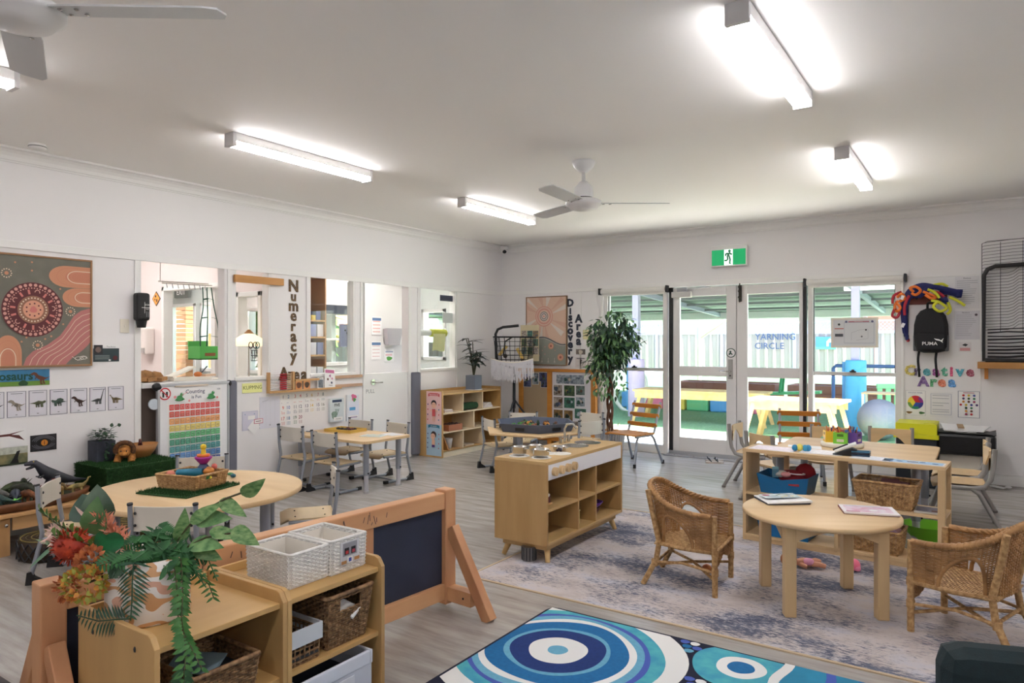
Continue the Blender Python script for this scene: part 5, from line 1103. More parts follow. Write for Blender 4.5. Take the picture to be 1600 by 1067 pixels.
def ring(x,y,L,sx=1):
    for k,(r,m) in enumerate(L):
        q=clip(blob(x,y,r,.018,72,sx,k*.7))
        if len(q)>2: sh.poly(q,m)
def dotfield(pts):
    for i,(x,y) in enumerate(pts):
        q=clip(blob(x,y,.019,.05,12,1.15))
        if len(q)>2: sh.poly(q,(VIO,WHT,BLU,VIO,SKY,VIO,WHT)[i%7])
ring(-1.55,2.65,[(.545,WHT),(.455,TEA),(.40,VIO),(.378,SKY),(.345,WHT),(.315,NV1 if 0 else BLU),(.235,SKY),(.212,NV1),(.13,WHT),(.045,SKY)],1.0)
ring(-.835,2.93,[(.2,TEA),(.1,WHT),(.055,BLU)],1.0)
dotfield([(-1.30+i*.046+(j%2)*.023,3.045-j*.041) for j in range(17) for i in range(12) if math.hypot((-1.30+i*.046+(j%2)*.023+1.55),3.045-j*.041-2.65)>.562 and math.hypot(-1.30+i*.046+(j%2)*.023+.835,3.045-j*.041-2.93)>.222 and -1.30+i*.046<-.8])
for x0_,x1_,m in((-.70,-.66,WHT),(-.66,-.53,AQ),(-.53,-.49,VIO),(-.49,-.40,AQ),(-.40,-.1,BLU),(-.1,-.04,WHT),(-.04,.2,SKY)):
    q=clip([(x0_+.012*math.sin(y*19+x0_*9),y) for y in [2.45+.04*i for i in range(17)]]+[(x1_+.012*math.sin(y*19+x1_*9),y) for y in [2.45+.04*i for i in range(16,-1,-1)]])
    if len(q)>2: sh.poly(q,m)
ring(-.8,1.75,[(.6,WHT),(.54,BLU),(.45,SKY),(.4,WHT),(.34,NV1),(.2,TEA),(.1,WHT)]);ring(.6,2.2,[(.5,TEA),(.42,WHT),(.36,BLU),(.2,SKY),(.1,WHT)]);ring(-1.5,1.45,[(.3,TEA),(.2,WHT),(.12,BLU)]);ring(.5,1.3,[(.3,SKY),(.2,WHT),(.1,NV1)])
obj('ring_pattern',b,t,label='printed blue and white rings')

# ---------------------------------------------------------------- baskets and boxes
def basket(name,label,cat,loc,rz,w,d,h,m,flare=1.1,nu=40,nv=14,r=.0045,rim=.007,group=None,hole=False,liner=None,holeside=0):
    t=thing(name,label,cat,loc,rz,group)
    fn=boxfn2(w/flare,d/flare,w,d,.004,h)
    hl=None
    if hole:
        P=2*(w+d);cs=[(w/2)/P,(w+d+w/2)/P] if holeside==0 else [(w+d/2)/P,(2*w+d+d/2)/P]
        hl=lambda u,v:any(abs(u-c)*P<.045 for c in cs) and .68<v<.9
    b=B();weave(b,fn,nu,nv,r,r*.75,m,hl,True,rs=r*.8);obj('woven_wall',b,t,kind='stuff')
    b=B();b.tube([fn(i/nu,1)[0] for i in range(nu)],rim,m,6,True);obj('rim',b,t)
    b=B();k=flare;b.box(-w/2/k,-d/2/k,0,w/2/k,d/2/k,.006,m);obj('base',b,t)
    return t
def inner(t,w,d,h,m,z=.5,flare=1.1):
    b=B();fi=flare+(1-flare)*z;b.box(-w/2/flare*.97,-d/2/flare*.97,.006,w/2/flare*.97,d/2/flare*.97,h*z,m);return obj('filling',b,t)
A=basket('white_basket','white woven basket on the right storage shelf, nearer and left','basket',(-2.085,1.635,.513),0,.235,.168,.118,CANEW,1.04,46,17,.0046,.006)
b=B();b.box(-.05,-.03,.006,.0,.03,.06,mat((96,98,110)));obj('contents',b,A);b=B();LN=mat((232,226,216),.7)
for q_ in((-.11,-.077,.11,-.074),(-.11,.074,.11,.077),(-.111,-.077,-.108,.077),(.108,-.077,.111,.077)): b.box(q_[0],q_[1],.006,q_[2],q_[3],.112,LN)
b.box(-.11,-.076,.004,.11,.076,.01,LN);obj('lining',b,A)
A=basket('white_basket','white woven basket on the right storage shelf with a picture tag','basket',(-2.075,1.81,.513),0,.235,.168,.125,CANEW,1.04,46,18,.0046,.006)
b=B();LN=mat((232,226,216),.7)
for q_ in((-.11,-.077,.11,-.074),(-.11,.074,.11,.077),(-.111,-.077,-.108,.077),(.108,-.077,.111,.077)): b.box(q_[0],q_[1],.006,q_[2],q_[3],.112,LN)
b.box(-.11,-.076,.004,.11,.076,.01,LN);obj('lining',b,A)
b=B();b.box(.121,-.045,.03,.124,.045,.112,mat((206,206,210),.3));sh=Sheet(b,(.124,-.045,.03),(0,1,0),(0,0,1));sh.rect(.01,.03,.08,.078,mat((150,150,156),.3)).rect(.018,.035,.04,.06,BLK).rect(.05,.035,.072,.06,BLK).rect(.022,.038,.036,.05,mat((200,60,60))).rect(.054,.038,.068,.05,mat((180,70,90))).rect(.03,.004,.055,.026,PAPER).rect(.036,.008,.05,.022,mat((70,90,170))).rect(.0,.004,.025,.016,mat((180,130,80))).rect(.062,.008,.088,.02,mat((180,130,80)));obj('picture_tag',b,A,label='clear pocket tag with small pictures')
A=basket('cane_basket','brown slatted basket with a white cloth liner on the middle shelf','basket',(-2.02,1.565,.271),0,.22,.135,.105,CANED,1.05,34,5,.004,.005)
b=B();
CLM=mat((206,210,216),.8)
for z0,z1 in((.068,.125),): b.box(.112,-.074,z0,.118,.074,z1,CLM);b.box(-.118,-.074,z0,-.112,.074,z1,CLM);b.box(-.112,-.074,z0,.112,-.068,z1,CLM);b.box(-.112,.068,z0,.112,.074,z1,CLM)
b.box(-.108,-.064,.02,.108,.064,.03,DK);obj('cloth_liner',b,A,label='white folded cloth liner')
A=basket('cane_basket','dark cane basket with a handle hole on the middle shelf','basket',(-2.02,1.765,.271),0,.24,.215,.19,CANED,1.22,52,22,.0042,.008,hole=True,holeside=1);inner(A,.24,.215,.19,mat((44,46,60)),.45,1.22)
b=B();b.cbox((.07,.02,.115),(.1,.05,.012),PAPER,.3,.5,.3);obj('folded_paper',b,A)
A=thing('storage_box','black lined white box on the bottom shelf of the right unit','box',(-2.02,1.69,.051));
b=B()
for a in((-.13,-.17,.13,-.162),(-.13,.162,.13,.17),(-.13,-.162,-.122,.162),(.122,-.162,.13,.162)): b.box(a[0],a[1],0,a[2],a[3],.165,mat((206,210,222),.7))
b.box(-.122,-.162,0,.122,.162,.08,mat((30,32,46),.8));obj('box',b,A)
b=B()
for a in((-.134,-.174,.134,-.16),(-.134,.16,.134,.174),(-.134,-.16,-.12,.16),(.12,-.16,.134,.16)): b.box(a[0],a[1],.12,a[2],a[3],.17,mat((216,220,232),.8))
obj('lining',b,A,.004,label='white folded cloth lining')
b=B();b.box(.1345,-.05,.03,.137,.08,.11,mat((226,228,236),.4));obj('label_pocket',b,A)
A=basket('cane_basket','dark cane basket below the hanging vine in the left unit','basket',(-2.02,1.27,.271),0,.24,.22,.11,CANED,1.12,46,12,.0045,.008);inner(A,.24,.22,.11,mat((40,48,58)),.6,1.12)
b=B();b.cbox((.0,-.03,.1),(.16,.09,.004),mat((120,140,150)),.5,.3);obj('picture_book',b,A)
# toy shelf baskets and tubs. toy-shelf frame: centre (-.775,4.97), turned -4.3 degrees
a=math.radians(-4.3);TS=lambda x,y:(-.775+x*math.cos(a)-y*math.sin(a),4.97+x*math.sin(a)+y*math.cos(a))
def tub(label,x,y,z,w,d,h,c,things):
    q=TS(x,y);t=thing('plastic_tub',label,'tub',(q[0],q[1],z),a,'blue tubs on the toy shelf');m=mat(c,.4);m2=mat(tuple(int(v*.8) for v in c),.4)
    b=B();f=.86;th=.005
    for sx,sy in((0,-1),(0,1),(-1,0),(1,0)):
        L=[(-w/2,sy*d/2),(w/2,sy*d/2)] if sx==0 else [(sx*w/2,-d/2),(sx*w/2,d/2)]
        (x0,y0),(x1,y1)=L;n=(sx*-th,sy*-th)
        up=h-.03*(sx==0)
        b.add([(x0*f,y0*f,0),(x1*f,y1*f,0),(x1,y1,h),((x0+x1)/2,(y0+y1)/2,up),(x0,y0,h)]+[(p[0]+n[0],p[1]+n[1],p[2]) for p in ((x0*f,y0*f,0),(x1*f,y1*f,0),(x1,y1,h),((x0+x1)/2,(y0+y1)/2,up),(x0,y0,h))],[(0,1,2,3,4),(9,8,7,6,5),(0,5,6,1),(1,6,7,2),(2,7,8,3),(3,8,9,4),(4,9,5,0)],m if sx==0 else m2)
    b.box(-w/2*f,-d/2*f,0,w/2*f,d/2*f,.006,m2);obj('tub',b,t)
    b=B();b.cbox((w*.22,-d*.475,h*.62),(.07,.004,.025),mat((150,30,40),.5),0,-.13);obj('handle_hole',b,t,.002,label='handle opening')
    for nm,fnb in things:
        b=B();fnb(b);obj(nm,b,t)
    return t
tub('blue plastic tub of dress-up toys on the upper level of the toy shelf',-.34,.02,.34,.34,.25,.13,(16,104,158),[('red_cloth',lambda b:(b.ell((.1,.06,.13),.07,.05,.07,mat((140,22,36),.8)),b.ell((.02,.04,.1),.1,.07,.05,mat((150,30,44),.8)))),('pale_toy',lambda b:b.ell((-.04,.0,.12),.05,.03,.025,PALE)),('blue_toy',lambda b:b.cbox((-.08,-.01,.13),(.04,.03,.07),mat((150,206,226)),.4,.5)),('pink_toy',lambda b:b.ell((.0,-.04,.125),.035,.02,.02,mat((222,150,150)))),('white_hoop',lambda b:b.tube([(.06+.055*math.cos(v),-.01+.035*math.sin(v),.135) for v in [2*PI*i/14 for i in range(14)]],.005,mat((240,220,220)),6,True))])
tub('blue plastic tub of dark blocks on the bottom of the toy shelf',-.33,.01,.051,.36,.26,.15,(20,112,176),[('dark_blocks',lambda b:[b.cbox((.08+.03*(i%2),.0+.03*(i%3-1),.14+.012*(i%3)),(.08,.04,.025),mat((86,44,52)),i*.5,.2) for i in range(6)]),('white_cord',lambda b:b.tube([(-.1,-.14,.06),(-.06,-.15,.11),(-.02,-.12,.15),(0,-.06,.16)],.005,PAPER,6))])
q=TS(.27,.02);A=basket('cane_basket','long cane basket of brown felt on the upper level of the toy shelf','basket',(q[0],q[1],.34),a,.35,.24,.155,CANE2,1.2,60,15,.005,.009);inner(A,.35,.24,.155,mat((62,40,34)),.6,1.2)
b=B();b.cbox((.02,.0,.13),(.1,.06,.05),mat((120,80,84),.8),.4,.4);b.cbox((.07,.04,.12),(.08,.07,.03),mat((110,70,74),.8),-.4,.3);obj('felt_piece',b,A)
q=TS(.22,.03);A=basket('cane_basket','cane basket of lilac cloth on the bottom of the toy shelf','basket',(q[0],q[1],.051),a,.28,.24,.14,CANE2,1.12,50,13,.005,.009);inner(A,.28,.24,.14,mat((80,60,90)),.6,1.12)
b=B();b.ell((.03,-.02,.12),.08,.06,.04,mat((206,180,214),.8));b.ell((.09,.03,.12),.04,.04,.03,mat((226,190,206),.8));obj('lilac_cloth',b,A)
q=TS(.5,0);t=thing('picture_book','picture book lying at the right end of the toy shelf','book',(q[0],q[1],.34),a+.1);b=B();b.box(-.075,-.09,0,.075,.09,.008,mat((206,202,196)));sh=Sheet(b,(-.075,-.09,.008),(1,0,0),(0,1,0));sh.rect(.01,.02,.14,.16,mat((150,150,170),.4,var=.5,scale=60)).rect(.09,.03,.135,.07,mat((120,80,70)));obj('book',b,t)
for i,(x,y,w,d,c,l) in enumerate(((-.42,-.0,.3,.2,(226,214,222),'pale pink paper sheet on the left end of the toy shelf top'),(-.12,.03,.26,.2,(236,226,226),'white paper sheet in the middle of the toy shelf top'),(.2,-.03,.24,.16,(222,224,236),'white paper sheet right of the glasses on the toy shelf top'),(.42,-.04,.34,.12,(150,190,222),'blue picture strip on the right end of the toy shelf top'))):
    q=TS(x,y);b=B();b.box(-w/2,-d/2,0,w/2,d/2,.0015,mat((232,230,234)));sh=Sheet(b,(-w/2,-d/2,.0015),(1,0,0),(0,1,0))
    sh.rect(.01,.01,w-.01,d-.01,mat(c,.5,var=.25,scale=40,c2=tuple(min(255,v+30) for v in c)))
    if i==3:
        sh.dots([(.04,.06),(.1,.05),(.22,.07),(.29,.05)],.018,mat((70,110,160)),9).rect(.14,.045,.2,.07,mat((120,70,60)))
    solo('paper_sheet',l,'paper',b,(q[0],q[1],.6325),a+(0,.12,-.1,0)[i])
q=TS(-.25,-.02);t=thing('toy_bug','blue and yellow wooden toy bug on the toy shelf','toy',(q[0],q[1],.634),.4)
b=B();b.ell((0,0,.025),.022,.022,.025,mat((236,224,110)),12);obj('middle',b,t)
for x,c in((-.03,(40,140,190)),(.035,(70,170,214)),(.055,(60,150,200))): b=B();b.ell((x,.0,.022),.02,.022,.022,mat(c),12);obj('ball',b,t)
q=TS(.02,-.0);t=thing('toy_iron','black and white toy iron on the toy shelf','toy',(q[0],q[1],.633),.15)
b=B();b.prism([(-.07,0),(.08,0),(.08,.04),(.05,.05)],.07,BLK,Mx.Translation((0,.035,0))@Mx.Rotation(PI/2,4,'X'));obj('base',b,t,.006);b=B();b.cbox((.01,0,.052),(.14,.075,.015),PAPER,0,0,-.42);b.cbox((-.02,0,.05),(.1,.02,.01),BLK,.2,0,-.42);obj('top',b,t,.005)
q=TS(.12,.0);t=thing('toy_glasses','small stack of dark and blue toy glasses frames on the toy shelf','toy',(q[0],q[1],.633),.1)
for i,c in enumerate(((60,90,120),(40,44,60),(70,120,150))): b=B();b.tube([(-.05,-.02,.006+i*.012),(.05,-.02,.006+i*.012),(.055,.03,.008+i*.012),(.0,.035,.006+i*.012),(-.05,.03,.008+i*.012)],.005,mat(c,.3),6,True);obj('glasses',b,t)
# pencil caddy on art table
t=thing('pencil_caddy','round caddy of yellow, green and purple tubs of pencils on the art table','caddy',(-.92,5.98,.551),.05)
b=B();b.lathe([(0,0),(.15,0),(.155,.01),(.155,.03),(.14,.035),(0,.035)],PALE,28);obj('turntable',b,t)
random.seed(4)
for k,(c,ang) in enumerate((((130,214,70),-90),((110,76,170),-18),((70,120,200),54),((220,60,70),126),((250,200,60),198))):
    A0=math.radians(ang);b=B();b.M=Mx.Translation((.085*math.cos(A0),.085*math.sin(A0),.035))@Mx.Rotation(A0+PI/2,4,'Z');m=mat(c,.4)
    for q_ in((-.05,-.045,.05,-.04),(-.05,.035,.05,.04),(-.05,-.04,-.045,.035),(.045,-.04,.05,.035)): b.box(q_[0],q_[1],0,q_[2],q_[3],.085,m)
    b.box(-.045,-.04,0,.045,.035,.004,m);b.box(-.022,-.0465,.055,.022,-.0445,.075,mat(tuple(int(v*.6) for v in c)));b.box(-.025,-.0465,.015,.025,-.045,.035,PALE);o=obj('tub',b,t)
    for i in range(5):
        b=B();b.M=Mx.Translation((.085*math.cos(A0),.085*math.sin(A0),.035));x,y=R(-.025,.025),R(-.025,.025);b.tube([(x*.5,y*.5,.01),(x*1.4,y*1.4,R(.1,.125))],.0045,mat(random.choice(((20,20,24),(200,60,60),(230,140,60),(60,60,140),(210,120,90),(30,30,60))),.4),6);obj('pencil',b,o)
b=B();b.box(-.12,-.1,0,.12,.1,.002,PAPER);solo('paper_sheet','white paper on the left of the art table','paper',b,(-1.15,5.75,.551),.2)
# ---------------------------------------------------------------- low round table, floor toys
t=thing('magazine','open folded magazine on the left of the low round table','magazine',(-.93,4.05,.483),math.radians(38))
b=B();b.box(-.12,-.09,0,.12,.09,.008,mat((70,76,90)));b.add([(-.125,-.1,.012),(.125,-.1,.022),(.12,.1,.016),(-.12,.1,.012),(-.125,-.1,.008),(.125,-.1,.01)],[(0,1,2,3),(0,4,5,1)],PAPER);sh=Sheet(b,(-.12,-.09,.021),(1,0,.02),(0,1,0));sh.rect(.02,.06,.22,.17,mat((226,232,230),.4,var=.3,scale=30,c2=(150,170,180))).circ(.05,.14,.022,mat((180,50,80)),ry=.015).line([(.1,.12),(.14,.15),(.19,.13)],.008,mat((90,130,90))).dots([(.12,.08),(.15,.1),(.18,.09)],.01,mat((220,200,120)),8);obj('pages',b,t)
t=thing('magazine','closed pink and white magazine on the right of the low round table','magazine',(-.5,4.05,.483),math.radians(18))
b=B();b.box(-.13,-.09,0,.13,.09,.008,mat((120,50,60)));b.box(-.128,-.092,.003,.132,.09,.011,mat((232,226,228)));sh=Sheet(b,(-.13,-.09,.011),(1,0,0),(0,1,0));sh.rect(.02,.02,.24,.165,mat((226,214,222),.35,var=.4,scale=22,c2=(214,160,180))).line([(.03,.15),(.12,.16),(.2,.15)],.006,mat((140,190,200))).rect(.015,.01,.08,.03,mat((190,120,140))).line([(.1,.1),(.16,.13),(.22,.09)],.006,mat((206,90,120))).circ(.15,.06,.02,PAPER);obj('cover',b,t)
t=thing('toy_doll','small baby doll lying on the rug under the low round table','doll',(-.98,4.44,.005),.5);SKN=mat((222,160,128),.5)
b=B();b.ell((0,0,.04),.04,.038,.04,SKN,16);b.ell((.095,0,.03),.06,.035,.028,SKN,12)
for y in(-.03,.03): b.tube([(.13,y*.7,.028),(.17,y*1.4,.03),(.2,y*1.6,.022)],[.018,.016,.014],SKN,8);b.tube([(.06,y,.03),(.09,y*1.9,.02)],[.013,.011],SKN,8)
obj('body',b,t);b=B();b.ell((.11,-.02,.04),.035,.028,.022,mat((240,170,200),.7),10);obj('pink_cloth',b,t)
b=B();b.ell((-.012,0,.045),.036,.037,.037,mat((176,110,76),.7),14);obj('hair',b,t)
b=B();b.ell((0,0,.036),.036,.03,.036,mat((255,130,160),.5),14);b.ell((.02,-.01,.02),.02,.02,.018,mat((255,150,180)),10);solo('pink_toy','bright pink toy on the rug right of the doll','toy',b,(-.64,4.58,.005))
b=B();b.ell((0,0,.03),.03,.03,.03,mat((206,140,80),.4,var=.4,scale=12,c2=(176,80,40)),16);solo('wooden_ball','small orange brown ball on the rug under the left wicker chair','ball',b,(-1.345,4.03,.005))
t=thing('green_bowl','large lime green plastic bowl on the floor behind the right wicker chair','bowl',(-.32,5.5,0));b=B();b.lathe([(0,.0),(.06,.0),(.07,.015),(.12,.07),(.15,.13),(.155,.133),(.146,.13),(.11,.07),(.0,.02)],mat((124,206,50),.35),28);obj('bowl',b,t)
# kitchen pots
def pan(n,l,x,y,z,r,h): 
    t=thing(n,l,'pot',(x,y,z),0,'steel toy pots');b=B();b.lathe([(0,.0),(r*.92,.0),(r,.006),(r,h),(r*1.06,h+.002),(r*1.06,h+.004),(r*.95,h+.002),(r*.94,.006),(0,.005)],STEEL,24);obj('pot',b,t)
    for s_ in(-1,1): b=B();b.tube([(s_*r,-.012,h*.8),(s_*(r+.015),-.008,h*.82),(s_*(r+.015),.008,h*.82),(s_*r,.012,h*.8)],.003,STEEL,6);obj('handle',b,t)
pan('steel_pot','shiny steel toy pot on the left rear burner','',0,0,0,.05,.045) if 0 else None
pan('steel_pot','tall steel toy pot on the far left burner of the play kitchen',-2.475,3.745,.648,.046,.045);pan('steel_pot','shallow steel toy pan on the front burner of the play kitchen',-2.325,3.765,.648,.052,.038)
pan('steel_pot','steel toy pot behind the front pots on the play kitchen',-2.47,3.93,.645,.042,.035);pan('steel_pot','steel toy sieve beside the dark fruit on the play kitchen',-2.36,4.06,.645,.045,.02)
b=B();[b.ell((.012*math.cos(i*2.1),.012*math.sin(i*2.1),.01+.006*(i%2)),.01,.01,.01,mat((44,30,44),.4),8) for i in range(4)];solo('dark_fruit','small pile of dark toy fruit on a play kitchen burner','toy food',b,(-2.315,3.975,.646))
t=thing('toy_cake','round chocolate toy cake with cream on the upper shelf of the play kitchen','toy food',(-2.31,3.76,.349));b=B();b.tube([(0,0,0),(0,0,.008)],.062,mat((206,160,110)),20);obj('board',b,t);b=B();b.tube([(0,0,.008),(0,0,.045)],.05,mat((90,34,40),.5),20);obj('cake',b,t);b=B();[b.ell((.038*math.cos(v),.038*math.sin(v),.05),.012,.012,.01,PALE,8) for v in [2*PI*i/8 for i in range(8)]];obj('cream',b,t)
t=thing('yellow_tin','small yellow canister with black dots on the lower shelf of the play kitchen','tin',(-2.28,4.11,.148));b=B();b.box(-.03,-.032,0,.03,.032,.085,mat((226,216,130),.4));sh=Sheet(b,(.03,-.032,0),(0,1,0),(0,0,1));sh.circ(.032,.05,.008,BLK).circ(.045,.035,.003,BLK).circ(.02,.035,.003,BLK);obj('tin',b,t,.004);b=B();b.box(-.032,-.034,.085,.032,.034,.092,mat((236,226,150),.4));obj('lid',b,t)
t=thing('purple_bowl','purple toy bowl stacked on a brown bowl in the play kitchen','bowl',(-2.3,4.42,.148));b=B();b.lathe([(0,0),(.03,0),(.055,.05),(.05,.05),(0,.02)],mat((96,50,40),.4),18);obj('brown_bowl',b,t);b=B();b.lathe([(0,.045),(.04,.05),(.075,.09),(.07,.09),(0,.06)],mat((96,50,140),.4),18);obj('purple_bowl',b,t)
b=B();b.tube([(0,0,0),(0,0,.06)],.03,mat((150,200,190),.3,alpha=.6),14);solo('clear_cup','pale green clear cup in the middle upper shelf of the play kitchen','cup',b,(-2.36,4.16,.349))
t=thing('steel_canister','ribbed steel canister on the floor under the play kitchen','canister',(-2.36,3.68,.005));b=B();b.tube([(0,0,0),(0,0,.085)],.045,mat((120,118,116),.3,metal=.8),20);obj('body',b,t)
for i in range(14): b=B();v=2*PI*i/14;b.tube([(.045*math.cos(v),.045*math.sin(v),.004),(.045*math.cos(v),.045*math.sin(v),.082)],.004,DK,5);obj('rib',b,t)
# activity tray on hexagon table
t=thing('activity_tray','dark grey six sided tray of small toys on the hexagon table','tray',(-3.85,6.12,.47),math.radians(8));TG=mat((84,92,110),.6);b=B()
for k in range(6):
    a0,a1=math.radians(k*60),math.radians(k*60+60);r0,r1=.40,.44
    q=[(r0*math.cos(a0),r0*math.sin(a0)),(r0*math.cos(a1),r0*math.sin(a1)),(r1*math.cos(a1),r1*math.sin(a1)),(r1*math.cos(a0),r1*math.sin(a0))]
    i0,i1,o1_,o0_=q
    b.add([(*o0_,0) if 0 else (i0[0],i0[1],0),(i1[0],i1[1],0),(o1_[0],o1_[1],.085),(o0_[0],o0_[1],.085),(i0[0]*.96,i0[1]*.96,.01),(i1[0]*.96,i1[1]*.96,.01),(o1_[0]*.95,o1_[1]*.95,.085),(o0_[0]*.95,o0_[1]*.95,.085)],[(0,1,2,3),(5,4,7,6),(3,2,6,7)],TG)
b.prism([(.4*math.cos(math.radians(k*60)),.4*math.sin(math.radians(k*60))) for k in range(6)],.012,TG);obj('tray',b,t)
for k in(3,4,5): v=math.radians(k*60+30);b=B();b.cbox((.366*math.cos(v),.366*math.sin(v),.035),(.01,.1,.03),BLK,v);obj('hand_slot',b,t)
random.seed(8)
for i in range(26):
    x,y=R(-.25,.25),R(-.25,.25);c=random.choice(((150,92,60),(40,36,36),(60,40,34),(70,130,60),(200,140,60),(90,60,44),(34,60,40)))
    b=B();b.ell((0,0,.02),R(.02,.045),R(.015,.03),R(.02,.04),mat(c,.6),8);b.ell((.03,0,.04),.014,.012,.014,mat(c,.6),7)
    q=V((x,y,0));q.rotate(Mx.Rotation(math.radians(8),3,'Z'));solo('tray_toy','small %s toy in the grey tray on the hexagon table'%('brown' if c[0]>c[1]+20 else 'dark' if max(c)<70 else 'green'),'toy',b,(-3.85+q.x,6.12+q.y,.483),R(0,6),'small toys in the grey tray')
# rectangular table tray
t=thing('wooden_tray','yellow wooden tray of dark pieces on the rectangular table','tray',(-5.27,4.83,.481),.1);b=B();b.box(-.17,-.12,0,.17,.12,.008,mat((226,196,110),.5))
for a_ in((-.17,-.12,.17,-.108),(-.17,.108,.17,.12),(-.17,-.108,-.158,.108),(.158,-.108,.17,.108)): b.box(a_[0],a_[1],.008,a_[2],a_[3],.03,mat((206,170,80),.5))
obj('tray',b,t)
for i in range(7): b=B();b.ell((R(-.12,.12),R(-.08,.08),.025),.03,.018,.015,mat(random.choice(((40,36,36),(90,50,50),(60,56,50)))),8);obj('dark_piece',b,t)
b=B();b.box(-.11,-.08,0,.11,.08,.002,mat((206,220,226),.3));sh=Sheet(b,(-.11,-.08,.002),(1,0,0),(0,1,0));sh.rect(.02,.02,.2,.14,mat((220,196,150),.4,var=.3,scale=30,c2=(150,190,206)));solo('placemat','clear printed mat on the right half of the rectangular table','mat',b,(-4.8,4.75,.481),.3)
b=B();b.box(-.1,-.07,0,.1,.07,.002,mat((222,222,226),.3));solo('placemat','clear printed mat at the far end of the rectangular table','mat',b,(-4.72,4.92,.481),-.2)
b=B();b.bar((-.06,0,.004),(.06,0,.004),.012,.008,mat((90,110,130)));solo('table_toy','thin grey stick toy at the left of the rectangular table','toy',b,(-5.5,4.6,.481),.3)
# big round table: turf mat, basket, toys
def turf(name,label,w,d,h,loc,rz,cat,n):
    t=thing(name,label,cat,loc,rz);b=B();b.box(-w/2,-d/2,0,w/2,d/2,h,GRASST);obj('base',b,t,.006);b=B();random.seed(9)
    def blade(p,nn):
        q=V(p)+V(nn)*R(.008,.016)+V((R(-.006,.006),R(-.006,.006),R(-.004,.006)));a_=V(nn).orthogonal().normalized()*.0016;b.add([V(p)-a_,V(p)+a_,q],[(0,1,2)],GRASST)
    for i in range(n): blade((R(-w/2,w/2),R(-d/2,d/2),h),(0,0,1))
    if h>.05:
        for i in range(n):
            blade((R(-w/2,w/2),-d/2,R(0,h)),(0,-1,.3));blade((w/2,R(-d/2,d/2),R(0,h)),(1,0,.3))
    obj('grass_blades',b,t,kind='stuff');return t
turf('turf_mat','green artificial turf mat under the toy basket on the round table',.38,.43,.008,(-3.96,2.39,.481),math.radians(14),'mat',3500)
A=basket('cane_basket','pale cane basket of wooden toys on the round table','basket',(-3.985,2.425,.491),math.radians(14),.30,.26,.085,CANE2,1.1,56,11,.0045,.008,hole=True,holeside=1);inner(A,.3,.26,.085,mat((150,120,84)),.5,1.1)
for nm,f in(('blue_toy',lambda b:b.tube([(-.1,-.02,.075),(.03,.05,.08)],.024,mat((30,120,150)),12)),('pink_toy',lambda b:b.ell((-.12,-.05,.075),.03,.025,.022,mat((226,140,120)),10)),('orange_toy',lambda b:b.ell((.03,.08,.085),.06,.03,.025,mat((214,140,66)),12)),('salmon_ball',lambda b:b.ell((.06,.115,.105),.018,.018,.018,mat((230,120,110)),10)),('green_leaf',lambda b:(b.ell((.13,-.02,.07),.012,.03,.02,mat((50,120,60)),8),b.ell((.135,.0,.06),.01,.012,.012,mat((220,210,70)),8)))): b=B();f(b);obj(nm,b,A)
t=thing('wooden_peg_doll','stack of purple bowl, orange disc and yellow peg doll on the toy basket','toy',(-3.99,2.50,.575));b=B();b.lathe([(0,.0),(.03,0),(.035,.02),(.02,.04),(0,.04)],mat((70,80,110)),16);obj('grey_bowl',b,t);b=B();b.lathe([(0,.035),(.02,.04),(.05,.075),(.052,.085),(0,.085)],mat((176,40,150),.4),20);obj('purple_bowl',b,t);b=B();b.lathe([(0,.085),(.035,.085),(.038,.09),(.038,.1),(0,.1)],mat((226,120,40)),18);obj('orange_disc',b,t);b=B();b.lathe([(.016,.1),(.014,.12),(.01,.13)],mat((236,200,50)),14);b.ell((0,0,.145),.018,.018,.018,mat((240,206,50)),14);obj('yellow_peg',b,t)
b=B();b.ell((0,0,.008),.025,.02,.009,mat((60,130,80)),10);solo('pebble_toy','flat green wooden pebble on the round table','toy',b,(-4.16,2.80,.481));b=B();b.ell((0,0,.012),.02,.018,.013,mat((30,90,110)),10);solo('pebble_toy','dark teal wooden pebble on the round table','toy',b,(-4.07,2.76,.481))
# poufs under the bench and table
for x,y,r,h,c,l in((-4.95,2.06,.19,.13,(70,54,40),'dark woven round pouf under the flowers by the bench'),(-4.78,2.46,.2,.17,(120,104,64),'round green and yellow netted drum behind the round table')):
    t=thing('woven_pouf',l,'pouf',(x,y,0));b=B();b.lathe([(0,0),(r*.9,0),(r,.03),(r,h-.02),(r*.9,h),(0,h)],mat(c,.8,var=.4,scale=20),32);obj('core',b,t)
    b=B()
    for k in range(20):
        for s_ in(-1,1): b.tube([((r+.004)*math.cos(k*PI/10+s_*i*.09),(r+.004)*math.sin(k*PI/10+s_*i*.09),.01+(h-.02)*i/5) for i in range(6)],.004,DK,4,cap=False)
    for k in range(6): b.tube([(r*.92*(k+1)/6*math.cos(v),r*.92*(k+1)/6*math.sin(v),h+.001) for v in [2*PI*i/24 for i in range(24)]],.004,mat((150,134,70) if k%2 else (90,80,50)),4,True)
    obj('netting',b,t,kind='stuff')
